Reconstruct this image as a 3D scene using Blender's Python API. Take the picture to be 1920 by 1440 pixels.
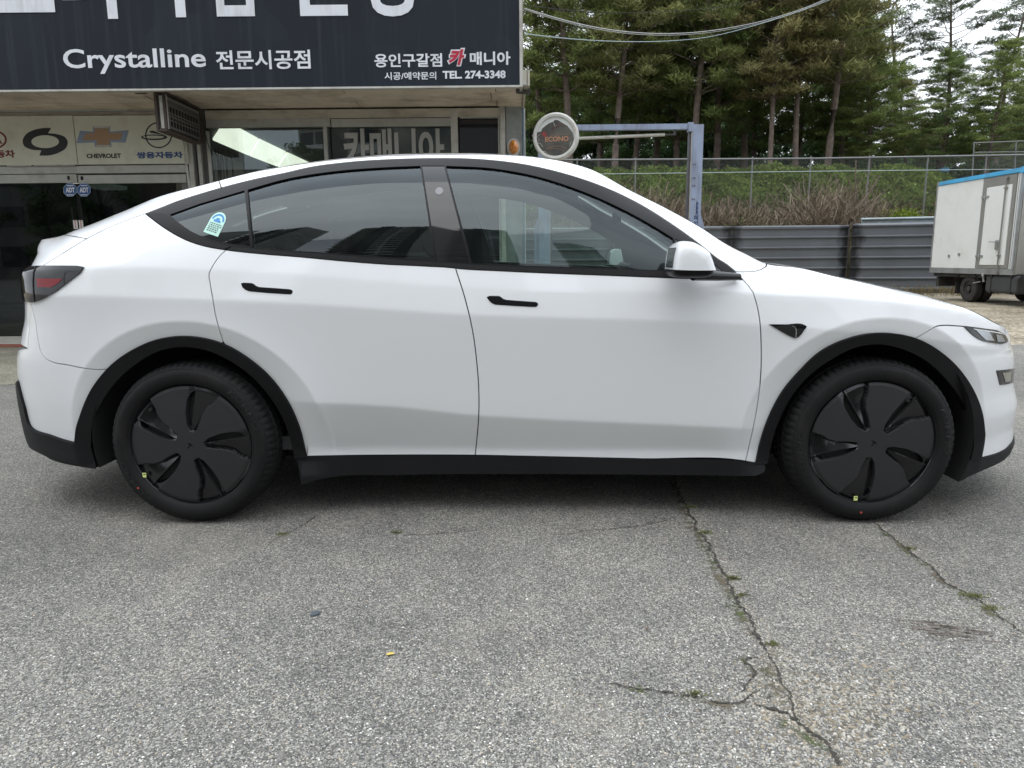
import bpy, bmesh, math, random
import numpy as np
from mathutils import Vector, Matrix
from mathutils.bvhtree import BVHTree
from mathutils.geometry import delaunay_2d_cdt
random.seed(7)
R = math.radians
scene = bpy.context.scene
for o in list(bpy.data.objects): bpy.data.objects.remove(o)
# ------------------------------------------------------------------ camera numbers (shared by the camera and by the body shape)
F_PX = 1331.0
CAM_H, CAM_PITCH, CAM_ROLL = 1.13, 0.1748, -0.0095
CAR_X, CAR_Y, CAR_YAW = -1.36, 3.8814, -0.0238
def cam_axes():
    c, s = math.cos(CAM_PITCH), math.sin(CAM_PITCH)
    fwd = np.array([0, c, -s]); r0 = np.array([1., 0, 0]); u0 = np.array([0, s, c])
    cr, sr = math.cos(CAM_ROLL), math.sin(CAM_ROLL)
    return fwd, cr*r0 + sr*u0, -sr*r0 + cr*u0
FWD, RGT, UPV = cam_axes()
EYE = np.array([0, 0, CAM_H])
def ray(px, py): return FWD + (px-960)/F_PX*RGT + (720-py)/F_PX*UPV
def at(px, py, Y):
    d = ray(px, py); return EYE + d*(Y/d[1])
def gnd(px, py, z=0.0):
    d = ray(px, py); return EYE + d*((z-CAM_H)/d[2])
cy_, sy_ = math.cos(CAR_YAW), math.sin(CAR_YAW)
RLOC = np.array([[cy_, sy_, 0], [-sy_, cy_, 0], [0, 0, 1]])
EYE_L = RLOC @ (EYE - np.array([CAR_X, CAR_Y, 0]))
def ray_l(px, py): return RLOC @ ray(px, py)
def proj_l(P):
    d = (np.asarray(P) - EYE_L) @ RLOC     # rows: RLOC^-1 = RLOC.T ; v@RLOC == RLOC.T@v
    z = d @ FWD
    return 960 + F_PX*(d @ RGT)/z, 720 - F_PX*(d @ UPV)/z

# ------------------------------------------------------------------ car side surface  P(a, z)
def tab(*pts):
    X = np.array([p[0] for p in pts], float); Y = np.array([p[1] for p in pts], float)
    return X, Y
def smooth_interp(t, x):
    # monotone cubic (pchip)
    X, Y = t; x = np.asarray(x, float); h = np.diff(X); d = np.diff(Y)/h
    m = np.zeros_like(Y); m[0] = d[0]; m[-1] = d[-1]
    for i in range(1, len(Y)-1):
        if d[i-1]*d[i] > 0:
            w1 = 2*h[i]+h[i-1]; w2 = h[i]+2*h[i-1]
            m[i] = (w1+w2)/(w1/d[i-1]+w2/d[i])
    xc = np.clip(x, X[0], X[-1]); k = np.clip(np.searchsorted(X, xc, side='right')-1, 0, len(X)-2)
    s = (xc-X[k])/h[k]
    return ((2*s**3-3*s**2+1)*Y[k] + (s**3-2*s**2+s)*h[k]*m[k] + (-2*s**3+3*s**2)*Y[k+1] + (s**3-s**2)*h[k]*m[k+1])
T_Z1 = tab((-1.2, 1.118), (-.37, 1.114), (.14, 1.098), (.51, 1.074), (.93, 1.038), (1.47, 1.001), (2.12, .989), (2.6, .972), (3.0, .94), (3.4, .86), (3.7, .72), (4.6, .66))
T_Z2 = tab((-1.2, 1.0), (-.4, .992), (.5, .956), (1.2, .907), (1.9, .88), (2.4, .855), (3.0, .80), (3.7, .68), (4.6, .62))
T_Z3 = tab((-1.2, .52), (.3, .54), (.8, .52), (1.24, .473), (1.9, .436), (2.36, .416), (4.6, .40))
T_YE = tab((-1.9, .60), (-.8, .62), (-.3, .62), (.3, .60), (1.0, .575), (1.5, .57), (2.0, .63), (2.48, .72), (2.7, .77), (3.0, .775), (3.4, .77), (4.6, .76))
T_A = tab((-1.9, .45), (-.5, .45), (.1, .42), (.8, .38), (2.0, .38), (2.45, .38), (2.7, .33), (4.6, .33))
T_P = tab((-1.9, 3.), (-.2, 3.), (.8, 3.), (2.0, 3.), (2.5, 2.7), (2.7, 2.3), (4.6, 2.3))
T_CR = tab((-1.9, .02), (-.8, .03), (0, .05), (1.0, .055), (1.7, .03), (2.2, .03), (2.5, .02), (2.8, .026), (3.4, .03), (4.0, .02), (4.6, .0))
XS_F, LF_REF, N_F, S_F = 2.75, 1.0, 2.4, .75
XS_R, LR_REF, N_R, S_R = -.02, .92, 3.2, .80
W_HALF = .962
FF8 = (1-S_F**N_F)**(1/N_F); FR8 = (1-S_R**N_R)**(1/N_R)
A_F1 = XS_F + LF_REF*S_F; A_FMAX = A_F1 + FF8*W_HALF
A_R1 = XS_R - LR_REF*S_R; A_RMIN = A_R1 - FR8*W_HALF
def ramp(t, w): return .5*(t+np.sqrt(t*t+w*w))
def taper(a, z):
    a = np.asarray(a, float); z = np.asarray(z, float)
    LF = smooth_interp(T_XF, z) - XS_F; LR = XS_R - smooth_interp(T_XR, z)
    s = np.clip((a-XS_F)/LF_REF, 0, S_F); fac = (1-s**N_F)**(1/N_F)
    f2 = np.clip(FF8 - np.maximum(a-A_F1, 0)/W_HALF, 0, 1)
    b = a > A_F1
    fac = np.where(b, f2, fac); s = np.where(b, (1-f2**N_F)**(1/N_F), s)
    x = np.where(a > XS_F, XS_F + LF*s, a)
    s = np.clip((XS_R-a)/LR_REF, 0, S_R); facr = (1-s**N_R)**(1/N_R)
    f2 = np.clip(FR8 - np.maximum(A_R1-a, 0)/W_HALF, 0, 1)
    b = a < A_R1
    facr = np.where(b, f2, facr); s = np.where(b, (1-f2**N_R)**(1/N_R), s)
    x = np.where(a < XS_R, XS_R - LR*s, x)
    fac = np.where(a < XS_R, facr, fac)
    return x, fac
def a_of_x(x, z):
    x = np.asarray(x, float); z = np.asarray(z, float)
    LF = smooth_interp(T_XF, z) - XS_F; LR = XS_R - smooth_interp(T_XR, z)
    a = np.where(x > XS_F, XS_F + LF_REF*(x-XS_F)/LF, x)
    return np.where(x < XS_R, XS_R - LR_REF*(XS_R-x)/LR, a)
def flare(x, z):
    out = np.zeros_like(x)
    for xa, rx, rz in ((.017, .50, .468), (2.885, .478, .460)):
        rho = np.sqrt(((x-xa)/rx)**2 + (np.maximum(z, .30)-.358)**2/rz**2)
        R2 = 1.135
        # outside: a gentle bulge fading out; inside: chamfer towards the opening
        t = rho-R2
        o = .016*np.exp(-np.maximum(t, 0)/.22)
        i = -.13*ramp(-t, .007)*np.clip((z-.19)/.06, 0, 1)
        out = out + (o + i*(rho < R2+.1))
    return out
def halfwidth(a, x, z):
    z1 = smooth_interp(T_Z1, a); z2 = smooth_interp(T_Z2, a); z3 = smooth_interp(T_Z3, a)
    zE = smooth_interp(T_ZE, a); yE = smooth_interp(T_YE, a)
    mid = np.clip((a-.35)/.25, 0, 1)*np.clip((2.5-a)/.25, 0, 1)
    s3 = .17 + .32*mid
    zl = z - ramp(z-z1, .010)
    Y = .957 - .13*ramp(zl-z2, .006) - .13*ramp(z2-zl, .007) - (s3-.13)*ramp(z3-zl, .007) + (s3-.02)*ramp(.305-zl, .012)
    Y1 = .957 - .13*(z1-z2)
    H = np.maximum(zE-z1, .03)
    e = np.clip(ramp(z-z1, .010)/H, 0, 1.03)
    aa = smooth_interp(T_A, a); pp = smooth_interp(T_P, a)
    Y = Y - (Y1-yE)*(aa*e + (1-aa)*e**pp)
    return Y
def side(a, z, near=-1.0):
    a = np.asarray(a, float); z = np.asarray(z, float); a, z = np.broadcast_arrays(a, z)
    x, fac = taper(a, z)
    Y = halfwidth(a, x, z) + flare(x, z)*np.clip(fac*3-1.6, 0, 1)
    return np.stack([x, near*Y*fac, z], -1)
def side_n(a, z):
    h = 1.5e-3
    du = side(a+h, z)-side(a-h, z); dv = side(a, z+h)-side(a, z-h)
    n = np.cross(du, dv); n /= np.linalg.norm(n, axis=-1, keepdims=True)+1e-12
    return n      # points outward (-y) on the near side
def top(a, t):
    """loft from the side's top edge (t=0) to the centreline (t=1)"""
    a, t = np.broadcast_arrays(np.asarray(a, float), np.asarray(t, float))
    E = side(a, smooth_interp(T_ZE, a))
    c = smooth_interp(T_CR, a)
    k = 2.6
    z = E[..., 2] + c*(1-(1-t)**k)
    xb = E[..., 0]
    bow = .10*np.clip((a-2.2)/.3, 0, 1)*np.clip((3.4-a)/.3, 0, 1)
    return np.stack([xb + bow*0*t, E[..., 1]*(1-t), z], -1)
T_ZE = tab((-1.9, 1.24), (-0.9, 1.24), (-0.8, 1.242), (-0.72, 1.245), (-0.64, 1.255), (-0.5, 1.294), (-0.33, 1.356), (-0.16, 1.423), (0, 1.465), (0.29, 1.529), (0.66, 1.574), (0.88, 1.586), (1.18, 1.588), (1.4, 1.58), (1.55, 1.564), (1.71, 1.524), (1.91, 1.417), (2.05, 1.345), (2.2, 1.259), (2.32, 1.18), (2.4, 1.138), (2.49, 1.096), (2.6, 1.081), (2.75, 1.044), (2.93, 1.003), (3.17, 0.945), (3.29, 0.892), (3.4, 0.845), (3.55, 0.8), (3.75, 0.77), (4, 0.76), (4.4, 0.76))
T_XF = tab((0.1, 3.8), (0.16, 3.85), (0.2, 3.877), (0.25, 3.892), (0.3, 3.888), (0.34, 3.881), (0.38, 3.884), (0.42, 3.885), (0.45, 3.878), (0.48, 3.866), (0.52, 3.848), (0.56, 3.838), (0.6, 3.833), (0.64, 3.827), (0.68, 3.816), (0.72, 3.799), (0.76, 3.799), (0.8, 3.799), (1.2, 3.799))
T_XR = tab((0.1, -0.9784), (0.18, -0.9784), (0.24, -1.028), (0.3, -1.059), (0.36, -1.063), (0.42, -1.062), (0.5, -1.058), (0.58, -1.05), (0.64, -1.042), (0.7, -1.029), (0.8, -0.9826), (0.9, -0.9403), (0.98, -0.927), (1.04, -0.929), (1.07, -0.9311), (1.09, -0.9284), (1.12, -0.8776), (1.16, -0.876), (1.19, -0.9053), (1.22, -0.9471), (1.25, -1), (1.27, -1.034), (1.6, -1.034))
EXPO = 0.54
# ------------------------------------------------------------------ camera, sky, sun, exposure
cam_d = bpy.data.cameras.new('camera'); cam = bpy.data.objects.new('camera', cam_d)
scene.collection.objects.link(cam); scene.camera = cam
cam_d.sensor_fit = 'HORIZONTAL'; cam_d.sensor_width = 36.0; cam_d.lens = 36.0*F_PX/1920
cam_d.clip_start = .05; cam_d.clip_end = 2000
M = Matrix.Identity(4)
for i in range(3):
    M[i][0] = RGT[i]; M[i][1] = UPV[i]; M[i][2] = -FWD[i]; M[i][3] = EYE[i]
cam.matrix_world = M
scene.view_settings.view_transform = 'Standard'; scene.view_settings.look = 'None'
scene.view_settings.gamma = 1; scene.view_settings.use_curve_mapping = False
scene.view_settings.exposure = EXPO
scene.cycles.max_bounces = 8; scene.cycles.transparent_max_bounces = 24
scene.cycles.glossy_bounces = 5; scene.cycles.diffuse_bounces = 3
scene.cycles.caustics_reflective = False; scene.cycles.caustics_refractive = False
SUN_EL, SUN_AZ = R(66), R(215)      # azimuth: clockwise from +Y (the way the camera looks)
W = bpy.data.worlds.new('World'); scene.world = W; W.use_nodes = True
nt = W.node_tree; N = nt.nodes; L = nt.links; N.clear()
wo = N.new('ShaderNodeOutputWorld'); bg = N.new('ShaderNodeBackground')
sky = N.new('ShaderNodeTexSky'); sky.sky_type = 'NISHITA'; sky.sun_disc = False
sky.sun_elevation = SUN_EL; sky.sun_rotation = SUN_AZ; sky.dust_density = 3; sky.air_density = 1.2
hs = N.new('ShaderNodeHueSaturation'); hs.inputs['Saturation'].default_value = .35; hs.inputs['Value'].default_value = 1.0
L.new(sky.outputs[0], hs.inputs['Color'])
tc = N.new('ShaderNodeTexCoord'); nz = N.new('ShaderNodeTexNoise'); nz.inputs['Scale'].default_value = 1.6
nz.inputs['Detail'].default_value = 6; nz.inputs['Roughness'].default_value = .5
mp = N.new('ShaderNodeMapping'); mp.inputs['Scale'].default_value = (1, 1, 2.6)
L.new(tc.outputs['Generated'], mp.inputs['Vector']); L.new(mp.outputs[0], nz.inputs['Vector'])
cr = N.new('ShaderNodeValToRGB'); cr.color_ramp.elements[0].position = .34; cr.color_ramp.elements[0].color = (7.5, 8.1, 8.9, 1)
cr.color_ramp.elements[1].position = .70; cr.color_ramp.elements[1].color = (13.6, 14.3, 15.0, 1)
L.new(nz.outputs[0], cr.inputs[0])
mx = N.new('ShaderNodeMix'); mx.data_type = 'RGBA'; mx.inputs['Factor'].default_value = .88
# an overcast sky is darker towards the horizon than overhead, all the way round
sz_ = N.new('ShaderNodeSeparateXYZ'); L.new(tc.outputs['Generated'], sz_.inputs[0])
zr = N.new('ShaderNodeMapRange'); zr.inputs[1].default_value = 0; zr.inputs[2].default_value = 1; zr.inputs[3].default_value = .66; zr.inputs[4].default_value = 1.42; L.new(sz_.outputs[2], zr.inputs[0])
sc_ = N.new('ShaderNodeVectorMath'); sc_.operation = 'SCALE'; L.new(cr.outputs[0], sc_.inputs[0]); L.new(zr.outputs[0], sc_.inputs['Scale'])
L.new(hs.outputs[0], mx.inputs[6]); L.new(sc_.outputs[0], mx.inputs[7])
L.new(mx.outputs[2], bg.inputs['Color']); bg.inputs['Strength'].default_value = .115
L.new(bg.outputs[0], wo.inputs[0])
sd = bpy.data.lights.new('sun', 'SUN'); sd.energy = .6; sd.angle = R(50); sd.color = (1, .97, .93)
sun = bpy.data.objects.new('sun', sd); scene.collection.objects.link(sun)
sv = Vector((math.sin(SUN_AZ)*math.cos(SUN_EL), math.cos(SUN_AZ)*math.cos(SUN_EL), math.sin(SUN_EL)))
sun.rotation_euler = sv.to_track_quat('Z', 'Y').to_euler(); sun.location = (0, 0, 30)

# ------------------------------------------------------------------ helpers
def link(o): scene.collection.objects.link(o); return o
def tag(o, label=None, cat=None, group=None, kind=None):
    if label: o['label'] = label
    if cat: o['category'] = cat
    if group: o['group'] = group
    if kind: o['kind'] = kind
    return o
def empty(name, loc=(0, 0, 0), rz=0):
    o = bpy.data.objects.new(name, None); o.empty_display_size = .3
    o.location = loc; o.rotation_euler = (0, 0, rz); return link(o)
def mesh_obj(name, me, mat, parent=None, loc=None, rot=None):
    o = bpy.data.objects.new(name, me)
    if mat is not None:
        ms = mat if isinstance(mat, (list, tuple)) else [mat]
        if not me.materials:
            for m in ms: me.materials.append(m)
    if parent: o.parent = parent
    if loc is not None: o.location = loc
    if rot is not None: o.rotation_euler = rot
    return link(o)
def pydata(name, V, Fc, smooth=False):
    me = bpy.data.meshes.new(name); me.from_pydata([tuple(map(float, v)) for v in V], [], [tuple(map(int, f)) for f in Fc])
    if smooth: me.shade_smooth()
    return me
class MB:
    def __init__(s): s.v = []; s.f = []; s.m = []
    def add(s, V, Fc, m=0):
        o = len(s.v); s.v += [tuple(v) for v in V]; s.f += [tuple(i+o for i in f) for f in Fc]; s.m += [m]*len(Fc); return s
    def box(s, lo, hi, m=0, rz=0, c=None):
        x0, y0, z0 = lo; x1, y1, z1 = hi
        V = [(x0, y0, z0), (x1, y0, z0), (x1, y1, z0), (x0, y1, z0), (x0, y0, z1), (x1, y0, z1), (x1, y1, z1), (x0, y1, z1)]
        if rz:
            cx, cy = c if c else ((x0+x1)/2, (y0+y1)/2); q, w = math.cos(rz), math.sin(rz)
            V = [(cx+(x-cx)*q-(y-cy)*w, cy+(x-cx)*w+(y-cy)*q, z) for x, y, z in V]
        return s.add(V, [(0, 3, 2, 1), (4, 5, 6, 7), (0, 1, 5, 4), (1, 2, 6, 5), (2, 3, 7, 6), (3, 0, 4, 7)], m)
    def tube(s, pts, r, n=8, m=0, cap=True):
        pts = [Vector(p) for p in pts]; rr = r if isinstance(r, (list, tuple)) else [r]*len(pts); V = []; Fc = []
        up = Vector((0, 0, 1))
        for i, p in enumerate(pts):
            d = (pts[min(i+1, len(pts)-1)]-pts[max(i-1, 0)])
            if d.length < 1e-9: d = Vector((0, 0, 1))
            d.normalize()
            a = d.cross(up)
            if a.length < .1: a = d.cross(Vector((1, 0, 0)))
            a.normalize(); b = d.cross(a)
            for k in range(n):
                t = 2*math.pi*k/n; V.append(p+(a*math.cos(t)+b*math.sin(t))*rr[i])
        for i in range(len(pts)-1):
            for k in range(n):
                Fc.append((i*n+k, i*n+(k+1) % n, (i+1)*n+(k+1) % n, (i+1)*n+k))
        if cap: Fc.append(tuple(range(n))); Fc.append(tuple((len(pts)-1)*n+k for k in reversed(range(n))))
        return s.add(V, Fc, m)
    def prism(s, poly, h, fn=None, m=0):
        """poly: list of (u,w); extruded by h; fn maps (u,w,d)->xyz"""
        fn = fn or (lambda u, w, d: (u, d, w)); n = len(poly)
        V = [fn(u, w, 0) for u, w in poly]+[fn(u, w, h) for u, w in poly]
        Fc = [tuple(range(n)), tuple(reversed(range(n, 2*n)))]+[(i, (i+1) % n, n+(i+1) % n, n+i) for i in range(n)]
        return s.add(V, Fc, m)
    def mesh(s, name='m', smooth=False, bevel=0):
        me = bpy.data.meshes.new(name); me.from_pydata([tuple(map(float, v)) for v in s.v], [], s.f)
        if any(s.m): me.polygons.foreach_set('material_index', s.m)
        bm = bmesh.new(); bm.from_mesh(me); bmesh.ops.recalc_face_normals(bm, faces=bm.faces[:])
        if bevel: bmesh.ops.bevel(bm, geom=[e for e in bm.edges if e.calc_face_angle(0) > .6], offset=bevel, segments=2, affect='EDGES', clamp_overlap=True)
        bm.to_mesh(me); bm.free()
        if smooth: me.shade_smooth(); me.set_sharp_from_angle(angle=R(38))
        return me
    def obj(s, name, mat, parent=None, smooth=False, bevel=0, loc=None, rot=None):
        return mesh_obj(name, s.mesh(name, smooth, bevel), mat, parent, loc, rot)
def copy_tree(o, parent=None):
    c = o.copy(); link(c); c.parent = parent
    for ch in [x for x in bpy.data.objects if x.parent == o]: copy_tree(ch, c)
    return c
# ------------------------------------------------------------------ materials
def mat(name, col, rough=.6, metal=0, coat=0, spec=.5, var=0, vscale=3, bump=0, bscale=60, emit=None, dirt=None, dscale=2, dstretch=(1, 1, 1), rvar=0):
    m = bpy.data.materials.new(name); m.use_nodes = True; nt = m.node_tree; N, L = nt.nodes, nt.links
    b = N['Principled BSDF']; b.inputs['Base Color'].default_value = (*col, 1); b.inputs['Roughness'].default_value = rough
    b.inputs['Metallic'].default_value = metal; b.inputs['Coat Weight'].default_value = coat; b.inputs['Coat Roughness'].default_value = .03
    b.inputs['Specular IOR Level'].default_value = spec
    tc = N.new('ShaderNodeTexCoord'); src = None
    if var:
        n = N.new('ShaderNodeTexNoise'); n.inputs['Scale'].default_value = vscale; n.inputs['Detail'].default_value = 6
        L.new(tc.outputs['Object'], n.inputs['Vector'])
        mr = N.new('ShaderNodeMapRange'); mr.inputs[1].default_value = .3; mr.inputs[2].default_value = .7; mr.inputs[3].default_value = 1-var; mr.inputs[4].default_value = 1+var
        L.new(n.outputs[0], mr.inputs[0]); x = N.new('ShaderNodeVectorMath'); x.operation = 'SCALE'; x.inputs[0].default_value = col
        L.new(mr.outputs[0], x.inputs['Scale']); src = x.outputs[0]; L.new(src, b.inputs['Base Color'])
    if dirt:
        n = N.new('ShaderNodeTexNoise'); n.inputs['Scale'].default_value = dscale; n.inputs['Detail'].default_value = 8; n.inputs['Roughness'].default_value = .65
        mp = N.new('ShaderNodeMapping'); mp.inputs['Scale'].default_value = dstretch; L.new(tc.outputs['Object'], mp.inputs[0]); L.new(mp.outputs[0], n.inputs['Vector'])
        r = N.new('ShaderNodeMapRange'); r.inputs[1].default_value = .48; r.inputs[2].default_value = .75; r.inputs[4].default_value = .8
        L.new(n.outputs[0], r.inputs[0]); mx = N.new('ShaderNodeMix'); mx.data_type = 'RGBA'; L.new(r.outputs[0], mx.inputs[0])
        if src: L.new(src, mx.inputs[6])
        else: mx.inputs[6].default_value = (*col, 1)
        mx.inputs[7].default_value = (*dirt, 1); L.new(mx.outputs[2], b.inputs['Base Color'])
    if rvar:
        n = N.new('ShaderNodeTexNoise'); n.inputs['Scale'].default_value = vscale*2; n.inputs['Detail'].default_value = 6; L.new(tc.outputs['Object'], n.inputs['Vector'])
        mr = N.new('ShaderNodeMapRange'); mr.inputs[1].default_value = .3; mr.inputs[2].default_value = .7; mr.inputs[3].default_value = rough-rvar; mr.inputs[4].default_value = rough+rvar
        L.new(n.outputs[0], mr.inputs[0]); L.new(mr.outputs[0], b.inputs['Roughness'])
    if bump:
        n = N.new('ShaderNodeTexNoise'); n.inputs['Scale'].default_value = bscale; n.inputs['Detail'].default_value = 4; L.new(tc.outputs['Object'], n.inputs['Vector'])
        bp = N.new('ShaderNodeBump'); bp.inputs['Strength'].default_value = bump; bp.inputs['Distance'].default_value = .01; L.new(n.outputs[0], bp.inputs['Height']); L.new(bp.outputs[0], b.inputs['Normal'])
    if emit: b.inputs['Emission Color'].default_value = (*emit[0], 1); b.inputs['Emission Strength'].default_value = emit[1]
    return m
def glass_mat(name, tint, ior=1.52, boost=1.0, rough=0.0, dust=.0):
    m = bpy.data.materials.new(name); m.use_nodes = True; nt = m.node_tree; N, L = nt.nodes, nt.links; N.remove(N['Principled BSDF'])
    out = N['Material Output']; t = N.new('ShaderNodeBsdfTransparent'); t.inputs[0].default_value = (*tint, 1)
    g = N.new('ShaderNodeBsdfGlossy'); g.inputs['Roughness'].default_value = rough; g.inputs['Color'].default_value = (.84, .93, .97, 1); f = N.new('ShaderNodeFresnel'); ge = N.new('ShaderNodeNewGeometry'); im = N.new('ShaderNodeMapRange'); im.inputs[3].default_value = ior; im.inputs[4].default_value = 1/ior
    L.new(ge.outputs['Backfacing'], im.inputs[0]); L.new(im.outputs[0], f.inputs[0])
    mu = N.new('ShaderNodeMath'); mu.operation = 'MULTIPLY'; mu.inputs[1].default_value = boost; mu.use_clamp = True; L.new(f.outputs[0], mu.inputs[0])
    mx = N.new('ShaderNodeMixShader'); L.new(mu.outputs[0], mx.inputs[0]); L.new(t.outputs[0], mx.inputs[1]); L.new(g.outputs[0], mx.inputs[2])
    last = mx
    if dust:
        d = N.new('ShaderNodeBsdfDiffuse'); d.inputs[0].default_value = (.5, .5, .47, 1); m2 = N.new('ShaderNodeMixShader')
        tc = N.new('ShaderNodeTexCoord'); n = N.new('ShaderNodeTexNoise'); n.inputs['Scale'].default_value = 3; n.inputs['Detail'].default_value = 8; L.new(tc.outputs['Object'], n.inputs['Vector'])
        mr = N.new('ShaderNodeMapRange'); mr.inputs[1].default_value = .35; mr.inputs[2].default_value = .75; mr.inputs[4].default_value = dust; L.new(n.outputs[0], mr.inputs[0])
        L.new(mr.outputs[0], m2.inputs[0]); L.new(mx.outputs[0], m2.inputs[1]); L.new(d.outputs[0], m2.inputs[2]); last = m2
    L.new(last.outputs[0], out.inputs[0]); return m
# ------------------------------------------------------------------ text as meshes
def text_mesh(s, w=None, h=None, bold=0., depth=.004, shear=0, space=1.0, align='LEFT', origin=(0, 0), sub=0):
    """text lying in the XZ plane, facing -Y, fitted to w x h, lower-left at origin"""
    cu = bpy.data.curves.new('lettering', 'FONT'); cu.body = s; cu.size = 1; cu.offset = bold; cu.extrude = 0; cu.shear = shear; cu.space_character = space; cu.resolution_u = 4
    o = bpy.data.objects.new('lettering', cu); link(o); bpy.context.view_layer.update()
    me = bpy.data.meshes.new_from_object(o.evaluated_get(bpy.context.evaluated_depsgraph_get()))
    bpy.data.objects.remove(o); bpy.data.curves.remove(cu)
    n = len(me.vertices); co = np.zeros(n*3); me.vertices.foreach_get('co', co); co = co.reshape(-1, 3)
    x0, x1 = co[:, 0].min(), co[:, 0].max(); y0, y1 = co[:, 1].min(), co[:, 1].max()
    sx = (w/(x1-x0)) if w else None; sy = (h/(y1-y0)) if h else None
    if sx is None: sx = sy
    if sy is None: sy = sx
    X = origin[0]+(co[:, 0]-x0)*sx; Z = origin[1]+(co[:, 1]-y0)*sy
    fa = [tuple(p.vertices) for p in me.polygons]; bpy.data.meshes.remove(me)
    V = [(x, 0, z) for x, z in zip(X, Z)]
    if depth:
        V += [(x, -depth, z) for x, z in zip(X, Z)]
        from collections import Counter
        ec = Counter(); od = {}
        for f in fa:
            for i in range(len(f)):
                a, b = f[i], f[(i+1) % len(f)]; k = (min(a, b), max(a, b)); ec[k] += 1; od[k] = (a, b)
        F2 = [tuple(i+n for i in f) for f in fa]+[(od[k][0], od[k][1], od[k][1]+n, od[k][0]+n) for k, c in ec.items() if c == 1]
        return V, F2
    return V, fa
def text_obj(name, s, m, parent, loc, w=None, h=None, rot=(0, 0, 0), **k):
    V, Fc = text_mesh(s, w, h, **k); mb = MB(); mb.add(V, Fc); return mb.obj(name, m, parent, loc=loc, rot=rot)
# ------------------------------------------------------------------ materials used by the car
def paint_mat():
    m = mat('white_paint', (.785, .82, .832), rough=.42, coat=1.0, spec=.5)
    nt = m.node_tree; N, L = nt.nodes, nt.links; b = N['Principled BSDF']; tc = N.new('ShaderNodeTexCoord')
    v = N.new('ShaderNodeTexVoronoi'); v.inputs['Scale'].default_value = 42; L.new(tc.outputs['Object'], v.inputs['Vector'])
    lt = N.new('ShaderNodeMapRange'); lt.inputs[1].default_value = .035; lt.inputs[2].default_value = .06; lt.inputs[3].default_value = 1; lt.inputs[4].default_value = 0; L.new(v.outputs['Distance'], lt.inputs[0])
    w = N.new('ShaderNodeTexNoise'); w.inputs['Scale'].default_value = 2.3; w.inputs['Detail'].default_value = 3; L.new(tc.outputs['Object'], w.inputs['Vector'])
    w2 = N.new('ShaderNodeMapRange'); w2.inputs[1].default_value = .47; w2.inputs[2].default_value = .62; w2.inputs[4].default_value = .55; L.new(w.outputs[0], w2.inputs[0])
    mu = N.new('ShaderNodeMath'); mu.operation = 'MULTIPLY'; L.new(lt.outputs[0], mu.inputs[0]); L.new(w2.outputs[0], mu.inputs[1])
    mx = N.new('ShaderNodeMix'); mx.data_type = 'RGBA'; L.new(mu.outputs[0], mx.inputs[0]); mx.inputs[6].default_value = (.80, .815, .835, 1); mx.inputs[7].default_value = (.30, .29, .27, 1)
    L.new(mx.outputs[2], b.inputs['Base Color'])
    # light film of dust: the clear coat gets a little rougher in patches
    w3 = N.new('ShaderNodeMapRange'); w3.inputs[1].default_value = .4; w3.inputs[2].default_value = .7; w3.inputs[3].default_value = .02; w3.inputs[4].default_value = .06
    L.new(w.outputs[0], w3.inputs[0]); L.new(w3.outputs[0], b.inputs['Coat Roughness'])
    return m
M_PAINT = paint_mat()
M_CLAD = mat('black_cladding', (.008, .008, .009), rough=.6, spec=.25, bump=.25, bscale=900, var=.2, vscale=5)
M_TRIM = mat('satin_black_trim', (.006, .006, .007), rough=.42, spec=.18)
M_GLOSS = mat('gloss_black', (.008, .008, .010), rough=.04)
M_SEAL = mat('black_rubber', (.006, .006, .006), rough=.8)
M_LINER = mat('wheel_well_liner', (.012, .012, .012), rough=.95)
M_TYRE = mat('tyre_rubber', (.0075, .0075, .008), rough=.66, spec=.25, bump=.2, bscale=400, dirt=(.018, .017, .015), dscale=9, var=.2)
M_TYRELET = mat('tyre_lettering', (.006, .006, .007), rough=.42)
M_COVER = mat('wheel_cover', (.021, .021, .022), rough=.5, var=.1, spec=.4)
M_BLADE = mat('wheel_recess_gloss', (.007, .007, .008), rough=.16)
M_SLOT = mat('wheel_slot_dark', (.004, .004, .004), rough=.7)
M_GLASS_F = glass_mat('front_side_glass', (.60, .72, .67), boost=1.1)
M_GLASS_R = glass_mat('rear_side_glass', (.30, .36, .335), boost=1.1)
M_GLASS_Q = glass_mat('quarter_glass', (.10, .11, .12), boost=1.1)
M_GLASS_W = glass_mat('windscreen_glass', (.66, .75, .72), boost=1.1)
M_GLASS_T = mat('roof_glass', (.01, .012, .014), rough=.03, coat=1)
M_LINING = mat('grey_headliner', (.16, .16, .155), rough=.9)
M_SEAT = mat('seat_leatherette', (.045, .045, .048), rough=.5, var=.1)
M_DASH = mat('dashboard_plastic', (.05, .05, .052), rough=.6)
M_CHROME = mat('satin_silver', (.5, .5, .5), rough=.25, metal=1)
M_RED = mat('red_lens', (.20, .003, .008), rough=.06, spec=.35)
M_LAMPD = mat('lamp_housing_black', (.008, .008, .009), rough=.05)
M_LAMPW = mat('lamp_reflector', (.36, .38, .40), rough=.18, metal=.7)
M_LIME = mat('lime_tag', (.62, .72, .25), rough=.5)
M_REDDOT = mat('red_mark', (.4, .06, .04), rough=.6)
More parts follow.
